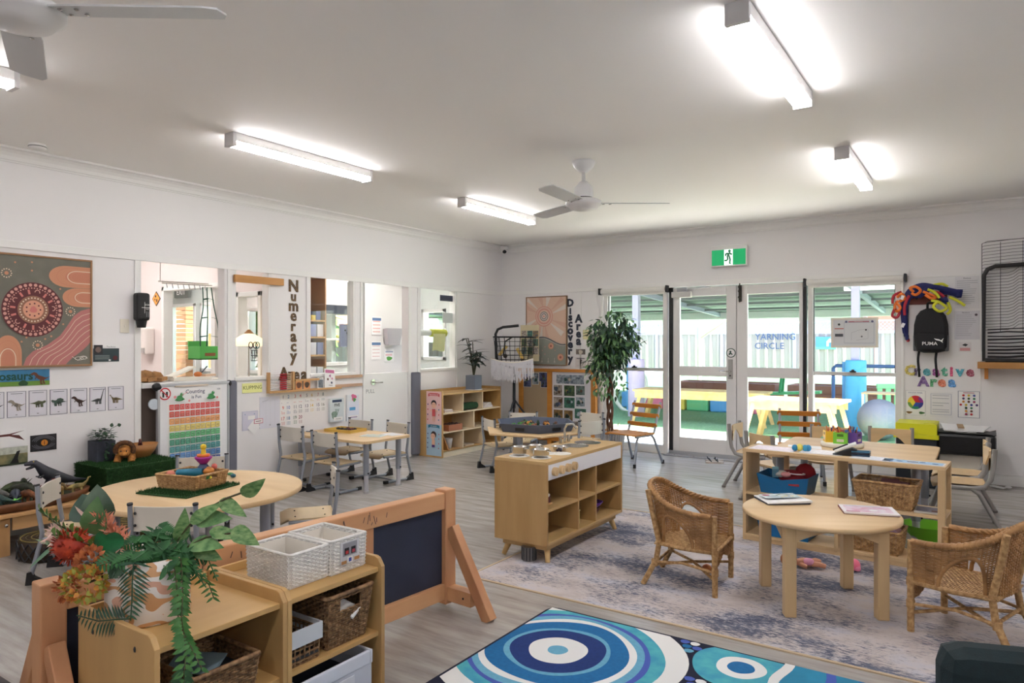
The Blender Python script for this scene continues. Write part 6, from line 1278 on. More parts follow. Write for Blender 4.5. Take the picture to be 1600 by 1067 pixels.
# ---------------------------------------------------------------- dinosaur bench
turf('turf_box','dark green turf covered box on the bench under the cards',.47,.54,.19,(-5.435,2.78,.268),0,'box',5000)
t=thing('square_planter','dark slate square planter with leafy plant on the turf box','plant',(-5.585,2.66,.462));b=B();b.box(-.07,-.07,0,.07,.07,.155,mat((58,62,74),.7,var=.3,scale=20));obj('pot',b,t,.004)
b=B();random.seed(12)
for i in range(150):
    v=R(0,6.3);r=R(0,.085);z=.16+R(-.0,.09)*(1-r*5);b.leaf((r*math.cos(v),r*math.sin(v),z),(math.cos(v),math.sin(v),R(-.3,.6)),(0,0,1),R(.025,.04),R(.02,.03),LEAFD)
for k,(dx,dy) in enumerate(((.05,.09),(.085,-.02),(.09,.04))):
    for i in range(12): b.leaf((.05+dx*.6+R(-.02,.02),dy+R(-.02,.02),.15-i*.012),(R(.2,1),R(-1,1),R(-.6,.2)),(0,0,1),.03,.024,LEAFD)
obj('foliage',b,t,kind='stuff')
b=B();b.tube([(.0,0,.12),(.02,.06,.24),(.03,.1,.26)],.002,LEAFD,4);b.leaf((.03,.1,.26),(0,1,.2),(1,0,.3),.035,.03,LEAFD);b.leaf((.02,.06,.25),(0,.3,1),(1,0,0),.035,.03,LEAFD);obj('stem',b,t)
FUR=mat((206,140,66),.9,var=.5,scale=50,c2=(150,92,40),bump=.5,bscale=150);FURD=mat((110,70,36),.9,var=.5,scale=60,c2=(70,42,24),bump=.5,bscale=150)
t=thing('plush_dinosaur','orange brown plush horned dinosaur on the turf box','soft toy',(-5.40,2.74,.464),math.radians(58))
b=B();b.ell((0,.02,.07),.055,.075,.05,FUR,14);b.ell((0,-.055,.075),.042,.04,.038,FUR,14);b.ell((0,-.09,.065),.022,.02,.018,FUR,10)
for x in(-.04,.04): b.tube([(x,-.02,.05),(x*1.2,-.045,.0)],[.022,.026],FUR,10);b.tube([(x,.07,.05),(x*1.1,.08,.0)],[.022,.025],FUR,10)
obj('body',b,t);b=B();b.tube([(.06*math.cos(v),-.03,.09+.055*math.sin(v)) for v in [-.5+4.1*i/14 for i in range(15)]],[.018]*15,FURD,8);obj('frill',b,t,label='dark furry frill');b=B();[b.ell((x,-.088,.088),.006,.005,.006,BLK,8) for x in(-.018,.018)];obj('eyes',b,t,kind='stuff')
t=thing('wooden_bowl','large boat shaped wooden bowl on the turf box','bowl',(-5.52,2.92,.46),math.radians(90));BW=mat((190,130,72),.5,var=.3,scale=6,stretch=(.3,1,2))
b=B();b.lathe([(0,.0),(.07,.0),(.11,.05),(.135,.105),(.128,.105),(.1,.05),(0,.02)],BW,28,(0,0,0),1.0,.75);obj('bowl',b,t)
def toydino(label,loc,rz,s,c,kind,c2=None,grp='toy dinosaurs in the wooden tray',fat=1):
    m=mat(c,.5,var=.45,scale=9/s*.3,c2=c2 or tuple(int(v*.55) for v in c));b=B();K=lambda L:[(x*s,y*s,z*s) for x,y,z in L]
    if kind=='biped':
        b.tube(K([(-.95,0,.28),(-.6,0,.3),(-.3,0,.38),(0,0,.5),(.22,0,.68),(.36,0,.86),(.46,0,.94)]),[v*s*fat for v in(.01,.06,.12,.16,.13,.085,.08)],m,12)
        b.tube(K([(.42,0,.95),(.55,0,.955),(.72,0,.93)]),[v*s for v in(.085,.08,.045)],m,10);b.tube(K([(.44,0,.88),(.56,0,.82),(.68,0,.79)]),[v*s for v in(.06,.045,.03)],m,10)
        for y in(-.1,.1): b.tube(K([(-.02,y,.42),(.1,y*1.3,.25),(-.04,y*1.3,.12),(.06,y*1.3,.02),(.16,y*1.3,.015)]),[v*s*fat for v in(.11,.07,.045,.04,.03)],m,8);b.tube(K([(.22,y,.6),(.33,y*1.2,.5),(.4,y,.52)]),[v*s for v in(.04,.028,.02)],m,6)
        b.ell(K([(.5,.06,1.0)])[0],.02*s,.015*s,.02*s,mat((230,200,80)),6)
    else:
        nk={'long':[(.35,0,.5),(.55,0,.75),(.62,0,.95),(.74,0,.97)],'horn':[(.35,0,.42),(.5,0,.42),(.66,0,.36),(.78,0,.3)],'low':[(.35,0,.38),(.5,0,.36),(.62,0,.33),(.7,0,.3)]}[kind]
        b.tube(K([(-.9,0,.16),(-.6,0,.3),(-.3,0,.4),(0,0,.44)]+nk),[v*s for v in((.01,.05,.13,.18,.13,.06,.05,.04) if kind=='long' else (.01,.05,.14,.19,.16,.12,.11,.05))],m,12)
        for x in(-.25,.22):
            for y in(-.13,.13): b.tube(K([(x,y,.36),(x+.03,y*1.1,.18),(x,y*1.1,0)]),[v*s for v in(.09,.065,.065)],m,8)
        if kind=='horn':
            b.tube(K([(.5,.1,.5),(.7,.12,.66)]),[.03*s,.005*s],m,6);b.tube(K([(.5,-.1,.5),(.7,-.12,.66)]),[.03*s,.005*s],m,6);b.ell(K([(.42,0,.52)])[0],.06*s,.24*s,.2*s,m,10)
        if kind=='low':
            for i in range(6): q=-.45+i*.15;b.add(K([(q-.06,0,.5-abs(i-2.5)*.03),(q+.06,0,.5-abs(i-2.5)*.03),(q-.02,.0,.68-abs(i-2.5)*.04),(q,.03,.5)]),[(0,1,2),(1,3,2),(3,0,2)],m)
    return solo('toy_dinosaur',label,'toy dinosaur',b,loc,rz,grp)
t=thing('wooden_slab_tray','long round ended wooden tray on the bench under the dinosaurs','tray',(-5.39,2.0,.269));SL_=mat((124,78,44),.6,var=.4,scale=8,c2=(84,50,28));b=B();b.lathe([(0,0),(.22,0),(.245,.03),(.25,.06),(.23,.06),(.22,.03),(0,.025)],SL_,36,(0,0,0),1,1.9);obj('tray',b,t);b=B();b.lathe([(0,.026),(.215,.026),(.2,.034),(0,.036)],mat((44,56,30),.9,var=.5,scale=40,bump=.6),30,(0,0,0),1,1.9);obj('moss',b,t)
Z=.305
toydino('big dark grey biped dinosaur standing tallest at the right of the wooden tray',(-5.47,2.27,Z),math.radians(-98),.23,(66,64,74),'biped',(40,44,48),fat=1.3)
for l,x,y,a_,s_,c,k in(('dark plated dinosaur in the middle of the wooden tray',-5.42,2.08,200,.17,(60,66,46),'low'),('blue grey dinosaur lying before the plated one',-5.3,1.98,160,.15,(66,74,92),'low'),('orange brown long dinosaur at the front of the tray',-5.24,2.03,190,.14,(150,88,46),'low'),('spotted yellow dinosaur at the front right of the tray',-5.24,2.2,120,.13,(176,140,76),'horn'),('pale bone yellow skeleton dinosaur at the right end of the tray',-5.3,2.36,60,.11,(206,182,110),'long'),('small teal dinosaur at the front left of the tray',-5.22,1.88,230,.11,(70,104,100),'biped'),('dark red biped dinosaur at the left of the tray',-5.35,1.86,140,.16,(92,44,40),'biped'),('green crested dinosaur at the back of the tray',-5.54,2.06,100,.16,(66,80,44),'horn'),('brown dinosaur with frill at the far left of the tray',-5.34,1.73,210,.19,(110,84,60),'horn'),('grey white small dinosaur behind the blue grey one',-5.47,1.95,20,.12,(130,130,124),'low'),('dark red small dinosaur behind the spotted one',-5.42,2.18,60,.11,(140,50,44),'long')): toydino(l,(x,y,Z),math.radians(a_),s_,c,k)
toydino('small maroon dinosaur standing in the boat shaped bowl',(-5.52,2.92,.487),math.radians(-30),.12,(104,38,44),'biped',None,None)
b=B();[b.leaf((0,0,.01),(math.cos(v),math.sin(v),.5),(0,0,1),.05,.012,mat((120,210,90))) for v in [i*.9 for i in range(7)]];solo('plastic_fern','small bright green plastic fern at the front of the tray','toy plant',b,(-5.18,1.93,.33))
# ---------------------------------------------------------------- corner by the cube shelf
t=thing('leafy_plant','dark long leaved plant in a square grey pot on the cube shelf','plant',(-5.43,7.15,.76));b=B();b.box(-.075,-.075,.006,.075,.075,.19,mat((104,112,126),.6));obj('pot',b,t,.006);b=B();b.lathe([(0,0),(.11,0),(.12,.01),(.0,.008)],mat((216,214,212),.4),24);obj('saucer',b,t)
random.seed(21);DKL=mat((44,62,50),.4,var=.3,scale=12,c2=(24,36,30))
for k in range(8):
    v=k*.82;h=R(.28,.52);ex,ey=R(.05,.14)*math.cos(v),R(.05,.16)*math.sin(v);b=B();b.tube([(0,0,.15),(ex*.4,ey*.4,.15+h*.6),(ex,ey,.15+h)],.006,mat((70,70,50)),6);o=obj('stem',b,t)
    for i in range(6):
        q=V((ex*(.4+.1*i),ey*(.4+.1*i),.15+h*(.55+.09*i)));d=V((math.cos(v+i*2.2),math.sin(v+i*2.2),R(-.1,.5)));b=B();b.leaf(q,d,(0,0,1),R(.15,.21),.062,DKL,.3);obj('leaf',b,o)
t=thing('basket_stand','black tubular stand holding a wire basket with a white fringe in the corner','stand',(-5.12,7.62,0),math.radians(22))
SB=mat((28,28,32),.45);b=B();b.tube([(.0,0,.5),(.0,0,1.0),(-.02,0,1.05)],.02,SB,10);b.tube([(-.24,0,1.15),(-.25,0,1.48),(-.22,0,1.54),(-.15,0,1.57),(.06,0,1.59)],.018,SB,10);b.tube([(0,0,1.02),(-.2,0,1.1),(-.24,0,1.17)],.016,SB,10);obj('frame',b,t)
for dx,dy in((-.04,-.2),(.2,.0),(-.05,.2)): b=B();b.tube([(0,0,.62),(dx,dy,.36),(dx*1.7,dy*1.7,0)],.013,SB,8);obj('leg',b,t)
b=B();x0,x1,y0,y1,z0,z1=-.24,.26,-.17,.17,1.08,1.44
for z in [z0+i*.06 for i in range(7)]: f=.78+.22*(z-z0)/(z1-z0);b.tube([(x0*f,y0*f,z),(x1*f,y0*f,z),(x1*f,y1*f,z),(x0*f,y1*f,z)],.0035,SB,5,True)
for i in range(8):
    x=x0+(x1-x0)*i/7
    for y in(y0,y1): b.tube([(x*.78,y*.78,z0),(x,y,z1)],.0035,SB,5)
for i in range(5):
    y=y0+(y1-y0)*i/4
    for x in(x0,x1): b.tube([(x*.78,y*.78,z0),(x,y,z1)],.0035,SB,5)
b.tube([(x0,y0,z1),(x1,y0,z1),(x1,y1,z1),(x0,y1,z1)],.009,SB,6,True);b.tube([(.0,-.1,1.44),(-.1,-.1,1.38),(-.12,-.1,1.2)],.01,SB,6);obj('wire_basket',b,t)
b=B();random.seed(6)
for i in range(120):
    u=i/120*1.0;x=-.27+.56*u;y=-.175-.02*math.sin(u*9);zt=1.16-.05*math.sin(PI*u)
    b.tube([(x,y,zt),(x+R(-.008,.008),y+R(-.01,.01),zt-.12),(x+R(-.015,.015),y+R(-.01,.01),zt-R(.2,.27))],.0035,mat((216,214,218),.9),4,cap=False)
b.tube([(-.27+.56*u,-.178-.02*math.sin(u*9),1.16-.05*math.sin(PI*u)) for u in [i/20 for i in range(21)]],.008,PALE,6);obj('fringe',b,t,label='white knotted fringe',kind='stuff')
for x,z,r_ in((-.15,1.26,.7),(.08,1.22,-.5)):
    b=B();b.cbox((x,-.0,z),(.035,.05,.16),mat((214,180,96)),0,0,r_);b.ell((x+.03,0,z-.07),.03,.03,.03,mat((70,60,50)),8);obj('toy',b,t)
b=B();b.box(.05,.18,1.12,.3,.186,1.6,mat((200,186,150)));sh=Sheet(b,(.05,.18,1.12),(1,0,0),(0,0,1))
for i in range(3):
    for j in range(3): sh.rect(.015+i*.078,.09+j*.11,.085+i*.078,.185+j*.11,mat(PH[(i+2*j)%7][0],.4,var=.5,scale=40,c2=PH[(i+j)%7][1]))
b.M=None;solo('photo_chart','tan chart of nine small photos standing behind the wire basket','chart',b,(-5.3,7.88,0),math.radians(4)) if 0 else None
pb=b;o=obj('photo_chart',pb,t,label='tan chart of nine small photos')
# things in the cube shelf
def inshelf(name,label,cat,y,z,b,x=-5.42): return solo(name,label,cat,b,(x,y,z))
b=B();[b.box(-.1,-.09,i*.012,.1,.07-.01*i,.011+i*.012,mat(((226,216,200),(206,180,170),(236,232,226))[i])) for i in range(3)];inshelf('flat_books','small stack of flat books in the top left cube of the cube shelf','books',6.53,.527,b)
b=B();[b.tube([(.06-.05*i,-.17,.045),(.06-.05*i,.13,.045)],.042,mat((36,74,40),.9,var=.3,scale=60),12) for i in range(2)];inshelf('green_roll','rolled dark green cloth in the top middle cube of the cube shelf','cloth',6.97,.527,b)
b=B();[b.cbox((0,-.03,.006+i*.012),(.18,.2,.01),mat((232,224,220)),.1*i) for i in range(5)];inshelf('paper_stack','stack of white paper in the top right cube of the cube shelf','paper',7.36,.527,b)
t=thing('wooden_crate','small wooden crate of brown pieces on the middle level of the cube shelf','crate',(-5.4,6.62,.302));CRW=mat((176,110,76),.5)
for q_ in((-.1,-.13,.1,-.12),(-.1,.12,.1,.13),(-.1,-.12,-.09,.12),(.09,-.12,.1,.12)): b=B();b.box(q_[0],q_[1],0,q_[2],q_[3],.075,CRW);obj('crate_side',b,t)
b=B();b.box(-.09,-.12,0,.09,.12,.012,CRW);[b.ell((R(-.06,.06),R(-.09,.09),.06),.035,.035,.03,mat((70,48,40),.7),8) for i in range(7)];obj('brown_pieces',b,t,kind='stuff')
b=B();b.box(-.05,-.04,0,.05,.04,.17,mat((226,230,240),.4));inshelf('white_carton','tall white carton behind the wooden crate in the cube shelf','carton',6.6,.302,b,-5.58)
b=B();b.lathe([(0,0),(.04,0),(.055,.12),(.05,.12),(.036,.01),(0,.008)],mat((214,212,214),.4),20);inshelf('white_cup','white tapered cup in the bottom left cube of the cube shelf','cup',6.62,.077,b)
b=B();b.prism([(0,0),(.1,0),(.02,.16)],.02,mat((166,116,62),.5),Mx.Rotation(PI/2,4,'X'));inshelf('wood_wedge','brown wooden wedge beside the white cup in the cube shelf','block',6.5,.077,b,-5.4)
b=B();[b.cbox((0,0,.004+i*.008),(.16,.18,.007),mat((222,206,180)),.08*i) for i in range(2)];inshelf('card_sheets','two flat card sheets in the bottom middle cube of the cube shelf','card',6.95,.077,b)
# fig tree
t=thing('fig_tree','leafy potted fig with plaited trunk in a white wicker basket by the window','plant',(-3.72,7.6,0))
b=B();weave(b,lambda u,v:((( .14+.04*v)*math.cos(2*PI*u),(.14+.04*v)*math.sin(2*PI*u),.004+.286*v),(math.cos(2*PI*u),math.sin(2*PI*u),0)),36,18,.006,.004,mat((196,192,190),.7),None,True);obj('wicker_basket',b,t,kind='stuff');b=B();b.lathe([(0,.01),(.13,.01),(.165,.26),(0,.27)],mat((96,84,70),.9),24);obj('soil_pot',b,t);b=B();b.tube([(.182*math.cos(v),.182*math.sin(v),.295) for v in [2*PI*i/28 for i in range(28)]],.012,ORNG,6,True);obj('basket_rim',b,t)
BK=mat((110,70,48),.8,var=.4,scale=30);random.seed(30)
for k in range(3): b=B();b.tube([(.028*math.cos(k*2.09+z*9),.028*math.sin(k*2.09+z*9),.26+z) for z in [i*.04 for i in range(22)]],.018,BK,8);obj('trunk',b,t)
br=[]
for k in range(16):
    v=k*2.4;h=R(.95,1.45);r=R(.12,.27);b=B();e=(r*math.cos(v),r*math.sin(v),h+R(.05,.2));b.tube([(0,0,h-.25),(e[0]*.5,e[1]*.5,h),e],[.009,.006,.003],BK,6);obj('branch',b,t);br.append(e)
FG=[mat((58,98,62),.45,var=.4,scale=10,c2=(34,64,44)),mat((40,72,50),.45,var=.3,scale=10,c2=(24,46,34)),mat((130,168,110),.45,var=.3,scale=10,c2=(90,130,80))]
for k in range(3):
    b=B()
    for i in range(800):
        cx,cy,cz=random.choice(br) if R(0,1)<.55 else (0,0,1.28);g=V((random.gauss(0,1),random.gauss(0,1),random.gauss(0,1)));g=g.normalized()*R(.1,1)**.5
        p=V((cx*.85+g.x*.2,cy*.85+g.y*.2,cz+g.z*.22))
        if p.z<.82:continue
        d=V((p.x+R(-.3,.3),p.y+R(-.3,.3),R(-.9,.15)));b.leaf(p,d,(R(-.4,.4),R(-.4,.4),1),R(.06,.095),R(.028,.04),FG[k])
    obj('foliage',b,t,kind='stuff')
b=B()
for i in range(60): p=V((R(-.18,.22),R(-.2,.05),R(.72,.95)));b.leaf(p,(p.x+R(-.3,.3),p.y-.2,R(-.9,0)),(R(-.4,.4),-.5,1),.07,.03,FG[2 if i%3 else 0])
obj('low_foliage',b,t,kind='stuff')
b=B()
for k in range(5): b.tube([(.13*math.cos(k*1.3),.13*math.sin(k*1.3),.27),(.17*math.cos(k*1.3+.3),.17*math.sin(k*1.3+.3),.36),(.12*math.cos(k*1.3+.9),.12*math.sin(k*1.3+.9),.4),(.1*math.cos(k*1.3+1.2),.1*math.sin(k*1.3+1.2),.3)],.003,mat((190,150,96)),5)
obj('raffia',b,t,label='loose curls of raffia',kind='stuff')
# sandals and papers on the floor
t=thing('sandals','pair of pale sandals with dark straps on the floor by the glass doors','shoes',(-2.56,7.9,.0),.5)
for y in(-.06,.06):
    b=B();b.prism([(-.1,-.03),(-.06,-.04),(.06,-.042),(.1,-.02),(.1,.02),(.06,.04),(-.06,.035),(-.1,.02)],.016,mat((196,184,170),.7),Mx.Translation((.02*(y>0),y,.0)));o=obj('sole',b,t)
    b=B();b.tube([(.03,y-.04,.016),(.03,y,.045),(.03,y+.04,.016)],.007,DK,6);b.tube([(-.04,y-.035,.016),(-.06,y,.05),(-.04,y+.035,.016)],.006,DK,6);obj('straps',b,o)
b=B();b.prism([(-.07,-.05),(.05,-.06),(.08,.03),(-.03,.05)],.002,PAPER,Mx.Rotation(.12,4,'Y')@Mx.Translation((0,0,.01)));b.ell((.09,.0,.015),.03,.03,.012,PAPER,8);solo('scrap_paper','crumpled white paper scrap on the floor by the white cabinet','paper',b,(.1,7.98,.001))
# ---------------------------------------------------------------- right end of the back wall
t=thing('yellow_lid_tub','black tub with a bright yellow lid under the posters','tub',(-.53,7.78,0));b=B();b.box(-.17,-.2,.0,.17,.2,.47,mat((32,38,44),.5));obj('tub',b,t,.02);b=B();YL=mat((224,222,34),.45);b.box(-.185,-.215,.46,.185,.215,.5,YL);b.box(-.17,-.2,.5,.17,.2,.6,YL);b.box(.06,-.16,.6,.15,.16,.606,YL);obj('lid',b,t,.02,label='bright yellow lid');b=B();b.box(-.05,-.225,.5,.0,-.21,.53,YL);obj('latch',b,t)
t=thing('white_cabinet','low off white cabinet under the black covered box','cabinet',(-.15,7.86,0));b=B();b.box(-.2,-.16,0,.125,.28,.325,mat((214,206,192),.5));obj('body',b,t,.008);b=B();b.tube([(.125,-.1,.24),(.15,-.1,.24)],.014,PALE,10);obj('knob',b,t)
t=thing('black_covered_box','box in black plastic holding white paper on the low cabinet','box',(-.14,7.82,.326));BB=mat((18,18,20),.35,bump=1,bscale=14)
b=B();b.grid(lambda u,v:(-.235+.47*u,-.2+.36*v,.205+.012*math.sin(u*17)*math.sin(v*11)),10,8,BB);b.box(-.235,-.2,0,.235,.16,.2,BB);obj('cover',b,t,.03)
b=B();b.cbox((-.06,-.03,.235),(.26,.2,.012),PAPER,.2,.2,.05);b.cbox((.06,-.02,.235),(.22,.2,.01),mat((236,236,236)),-.3,.15,-.05);obj('paper_sheets',b,t);b=B();b.cbox((-.04,-.09,.26),(.05,.1,.006),mat((170,140,104)),.15,.25);obj('tape',b,t)
t=thing('wall_hooks','timber hook rail hung with blue, orange and yellow tangled straps','hook rail',(-.46,YB,1.79));b=B();b.box(-.25,-.02,-.04,.16,0,.05,mat((120,60,50),.6));obj('rail',b,t,.004)
for i in range(4): b=B();x=-.2+i*.1;b.tube([(x,-.02,.02),(x,-.06,.01),(x,-.065,.04)],.006,DK,6);obj('hook',b,t)
t=thing('strap_bundle','tangled blue, orange, red and yellow harness straps over the hook rail','straps',(-.46,YB-.07,1.84));random.seed(17)
def strap(b,pts,w,m):
    Q=[V(p) for p in pts];P=[]
    for i in range(len(Q)-1):
        a0,a1,a2,a3=Q[max(i-1,0)],Q[i],Q[i+1],Q[min(i+2,len(Q)-1)]
        for k in range(5): q=k/5;P.append(.5*((2*a1)+(a2-a0)*q+(2*a0-5*a1+4*a2-a3)*q*q+(3*a1-a0-3*a2+a3)*q**3))
    P.append(Q[-1]);vs=[];fs=[]
    for i,p in enumerate(P): d=P[min(i+1,len(P)-1)]-P[max(i-1,0)];a_=d.cross(V((0,1,0.2)));a_=(a_.normalized() if a_.length>1e-5 else V((1,0,0)))*w/2;vs+=[p+a_,p-a_,p+a_+V((0,.004,0)),p-a_+V((0,.004,0))]
    for i in range(len(P)-1): k=4*i;fs+=[(k,k+1,k+5,k+4),(k+2,k+6,k+7,k+3),(k,k+4,k+6,k+2),(k+1,k+3,k+7,k+5)]
    b.add(vs,fs,m,True)
BLS=mat((30,36,96),.7);ORS=mat((236,120,40),.6);RDS=mat((176,34,54),.6);YLS=mat((206,206,46),.6)
b=B()
for i in range(7): strap(b,[(-.20+i*.02,-.01*i,-.02),(-.15+i*.03,-.015*i,.06),(-.05+i*.02,-.02-.01*i,.1-.005*i),(.06+i*.03,-.02-.008*i,.075-.01*i),(.2+i*.01,-.01*i,.03-.01*i),(.27,-.01*i,-.02+.01*i)],.045,BLS)
for i in range(3): strap(b,[(-.19+.02*i,-.02,.0),(-.225+.02*i,-.025-.01*i,-.12),(-.215+.012*i,-.02,-.3),(-.205+.012*i,-.02,-.38-.035*i)],.03,BLS)
strap(b,[(.1,-.05,.04),(.2,-.06,.02),(.28,-.05,-.01)],.07,BLS);strap(b,[(.08,-.05,-.01),(.15,-.06,-.06),(.13,-.05,-.09)],.05,BLS);obj('blue_straps',b,t,label='blue webbing straps')
for nm,m,L in(('orange_straps',ORS,[[(-.26,-.03,-.05),(-.29,-.04,-.1),(-.27,-.05,-.16),(-.24,-.04,-.12),(-.28,-.03,-.07)],[(-.12,-.07,.03),(-.15,-.08,.07),(-.1,-.085,.08),(-.06,-.08,.04),(-.1,-.09,.0),(-.14,-.08,.02)],[(-.04,-.08,.03),(.02,-.085,.0),(.07,-.08,-.03),(.03,-.09,-.04),(-.02,-.08,.0)],[(-.27,-.04,-.02),(-.23,-.05,.02),(-.2,-.05,-.03),(-.25,-.05,-.06)]]),('red_straps',RDS,[[(-.23,-.02,.04),(-.3,-.03,.0),(-.31,-.03,-.08)],[(.04,-.06,.03),(.1,-.07,.01),(.14,-.06,-.03)],[(-.29,-.04,-.13),(-.31,-.05,-.2),(-.27,-.05,-.22),(-.25,-.04,-.17),(-.29,-.05,-.14)],[(-.16,-.05,.0),(-.2,-.05,-.1),(-.2,-.05,-.2)]]),('yellow_straps',YLS,[[(.0,-.09,.05),(.06,-.09,.02),(.1,-.09,-.04)],[(.03,-.09,-.06),(.1,-.1,-.08),(.16,-.09,-.14),(.1,-.1,-.17),(.05,-.09,-.12),(.09,-.1,-.07)],[(.05,-.07,.09),(.12,-.07,.1),(.17,-.06,.07)],[(.18,-.07,-.03),(.25,-.07,-.07),(.31,-.06,-.12)],[(.17,-.06,-.08),(.19,-.07,-.16),(.16,-.06,-.2)]])):
    for q in L: b=B();strap(b,q,.026,m);obj(nm[:-1],b,t)
for x,z in((-.22,-.02),(-.215,-.3)): b=B();b.cbox((x,-.055,z),(.028,.004,.045),PAPER,0,0,.4);obj('white_tag',b,t)
t=thing('backpack','black backpack with white lettering and a cat mark hanging from the hook rail','bag',(-.435,YB-.10,1.28));PB=mat((24,24,27),.75,bump=.15,bscale=200);PG=mat((92,94,98),.7)
P=[(-.13,.02),(-.12,.0),(-.06,-.015),(.06,-.015),(.12,.0),(.145,.04),(.15,.14),(.145,.26),(.125,.35),(.09,.40),(.04,.425),(-.04,.425),(-.09,.40),(-.125,.35),(-.145,.26),(-.15,.14),(-.145,.06)]
b=B();b.prism(P,.13,PB,Mx.Translation((0,.09,.0))@Mx.Rotation(PI/2,4,'X'));obj('body',b,t,.03)
b=B();b.prism([(x*.86,z*.5+.0) for x,z in ((-.14,.02),(.14,.02),(.15,.3),(.14,.36),(-.14,.36),(-.15,.3))],.03,PB,Mx.Translation((0,-.035,.0))@Mx.Rotation(PI/2,4,'X'));obj('front_pocket',b,t,.014)
for s_ in(-1,1): b=B();b.box(s_*.135-.016,-.03,.0,s_*.135+.016,.07,.16,PG);obj('side_pocket',b,t,.01,label='grey side pocket')
b=B();b.tube([(-.03,.02,.42),(-.028,.0,.475),(0,-.01,.49),(.028,.0,.475),(.03,.02,.42)],.011,PB,8);obj('top_loop',b,t)
for x in(-.09,.06): b=B();strap(b,[(x-.01,.02,.01),(x-.02,.0,-.08),(x-.012,.0,-.2),(x-.01,.02,-.26)],.022,PB);obj('shoulder_strap',b,t)
b=B();sh=Sheet(b,(-.0,-.0662,.0),(1,0,0),(0,0,1));sh.text('PUMA',-.005,.06,.034,PAPER,'c',.014,1.05).poly([(.03,.128),(.045,.122),(.07,.118),(.09,.108),(.1,.118),(.112,.13),(.104,.112),(.1,.098),(.104,.08),(.094,.092),(.08,.1),(.066,.104),(.05,.108),(.036,.118)],PAPER);obj('logo',b,t,label='white lettering with leaping cat mark')
b=B();b.tube([(-.2,.06,.47),(-.2,.04,.3),(-.2,.03,.16)],.004,BLK,6);b.tube([(-.2,.03,.16),(-.2,.03,.125)],.008,STEEL,8);solo('lanyard','black lanyard with a red tag hanging left of the backpack','lanyard',b,(-.435,YB-.10,1.28));b=B();b.ell((0,0,0),.017,.012,.02,mat((180,30,40),.4),10);b.tube([(0,0,.015),(0,0,.03)],.004,BLK,6);solo('red_tag','small red tag at the end of the black lanyard','tag',b,(-.635,YB-.07,1.39))
# drying racks on a shelf
t=thing('timber_wall_shelf','short pine wall shelf under the stack of black drying racks','shelf',(.32,YB-.11,1.12));b=B();b.box(-.37,-.13,0,.5,.11,.06,wood((196,146,84),(176,124,66),'x'));obj('board',b,t,.004)
for x in(-.3,.4): b=B();b.box(x-.015,-.08,-.1,x+.015,.11,0,ORNG);obj('bracket',b,t)
t=thing('drying_rack_stack','stack of black wire drying racks on the wall shelf at right','drying rack',(.33,YB-.12,1.182),0)
b=B();RK=mat((34,33,34),.45)
fr=[(-.33,.0),(-.33,.80),(-.30,.86),(-.24,.885),(.4,.9),(.46,.87),(.48,.8),(.48,.0)]
for dy in(-.03,.03): o=B();o.tube([(x,dy,z+.02) for x,z in fr],.019,RK,8,True);obj('outer_frame',o,t)
for i in range(20):
    z=.30+i*.028;o=B();pts=[(-.33,0,z),(-.14,0,z+.006)]+[(-.1,-.0,z+.02),(-.06,0,z+.055),(0,0,z+.06),(.05,0,z+.02)]+[(.15,0,z+.008),(.48,0,z+.012)]
    o.tube([(x,-.035+.004*(i%2),q) for x,_,q in pts],.0022,RK,5);obj('rack_wire',o,t)
for x in(-.2,-.03,.2): o=B();o.tube([(x,-.042,.28),(x,-.042,1.13)],.0025,RK,5);obj('cross_wire',o,t)
o=B()
for i in range(10): z=.86+i*.03;o.tube([(-.34,.02,z),(-.33,-.0,z+.004),(-.1,-.03,z+.018),(.48,-.03,z+.03)],.002,RK,5)
o.tube([(-.345,.02,.8),(-.345,.02,1.13),(-.3,-.01,1.145),(.48,-.03,1.165)],.003,RK,5);obj('raised_rack',o,t,kind='stuff')
random.seed(14)
for i in range(9): o=B();z=.05+i*.032;o.tube([(-.3,-.04,z),(-.15,-.045,z+R(-.004,.012)),(.0,-.045,z+R(0,.014)),(.2,-.04,z+R(0,.01)),(.46,-.04,z+.006)],R(.005,.011),RK,6);obj('folded_tray',o,t)
o=B();o.box(-.32,-.06,0,.47,.05,.03,RK);obj('lowest_tray',o,t,.008);o=B();o.box(-.345,-.05,.1,-.325,.05,.8,BLK);obj('side_bar',o,t)
# ---------------------------------------------------------------- things seen through the left openings
t=thing('brown_paper_roll','crumpled brown paper on the servery counter','paper',(-5.82,3.13,1.031));CP=mat((178,130,80),.8,var=.3,scale=20)
for i,(y,z,r_) in enumerate(((-.08,.045,.05),(.0,.05,.055),(.09,.045,.045))): b=B();b.ell((-.02*i,y,z),.07,.075,r_,CP,9);b.cbox((.02,y,.025),(.11,.1,.03),CP,.3*i,.1);obj('crumple',b,t)
t=thing('white_tray','white wire dish tray with papers on the servery counter','tray',(-5.83,3.5,1.031));b=B();b.box(-.08,-.17,0,.08,.19,.03,PALE);obj('tray',b,t,.005);b=B();b.cbox((-.02,-.05,.075),(.1,.24,.015),PALE,.1,.35);obj('papers',b,t);b=B();b.ell((.0,.1,.05),.03,.04,.025,mat((206,120,60)),9);b.tube([(0,.12,.05),(.0,.19,.12)],.005,DK,6);obj('orange_scoop',b,t);b=B();b.box(-.03,.15,.03,.04,.25,.05,mat((226,196,166)));obj('board',b,t)
b=B();b.box(-.3,-.45,.93,.0,.5,1.0,WHITE);solo('servery_counter','white counter behind the servery opening','counter',b,(-5.8,3.4,0)) if 0 else None
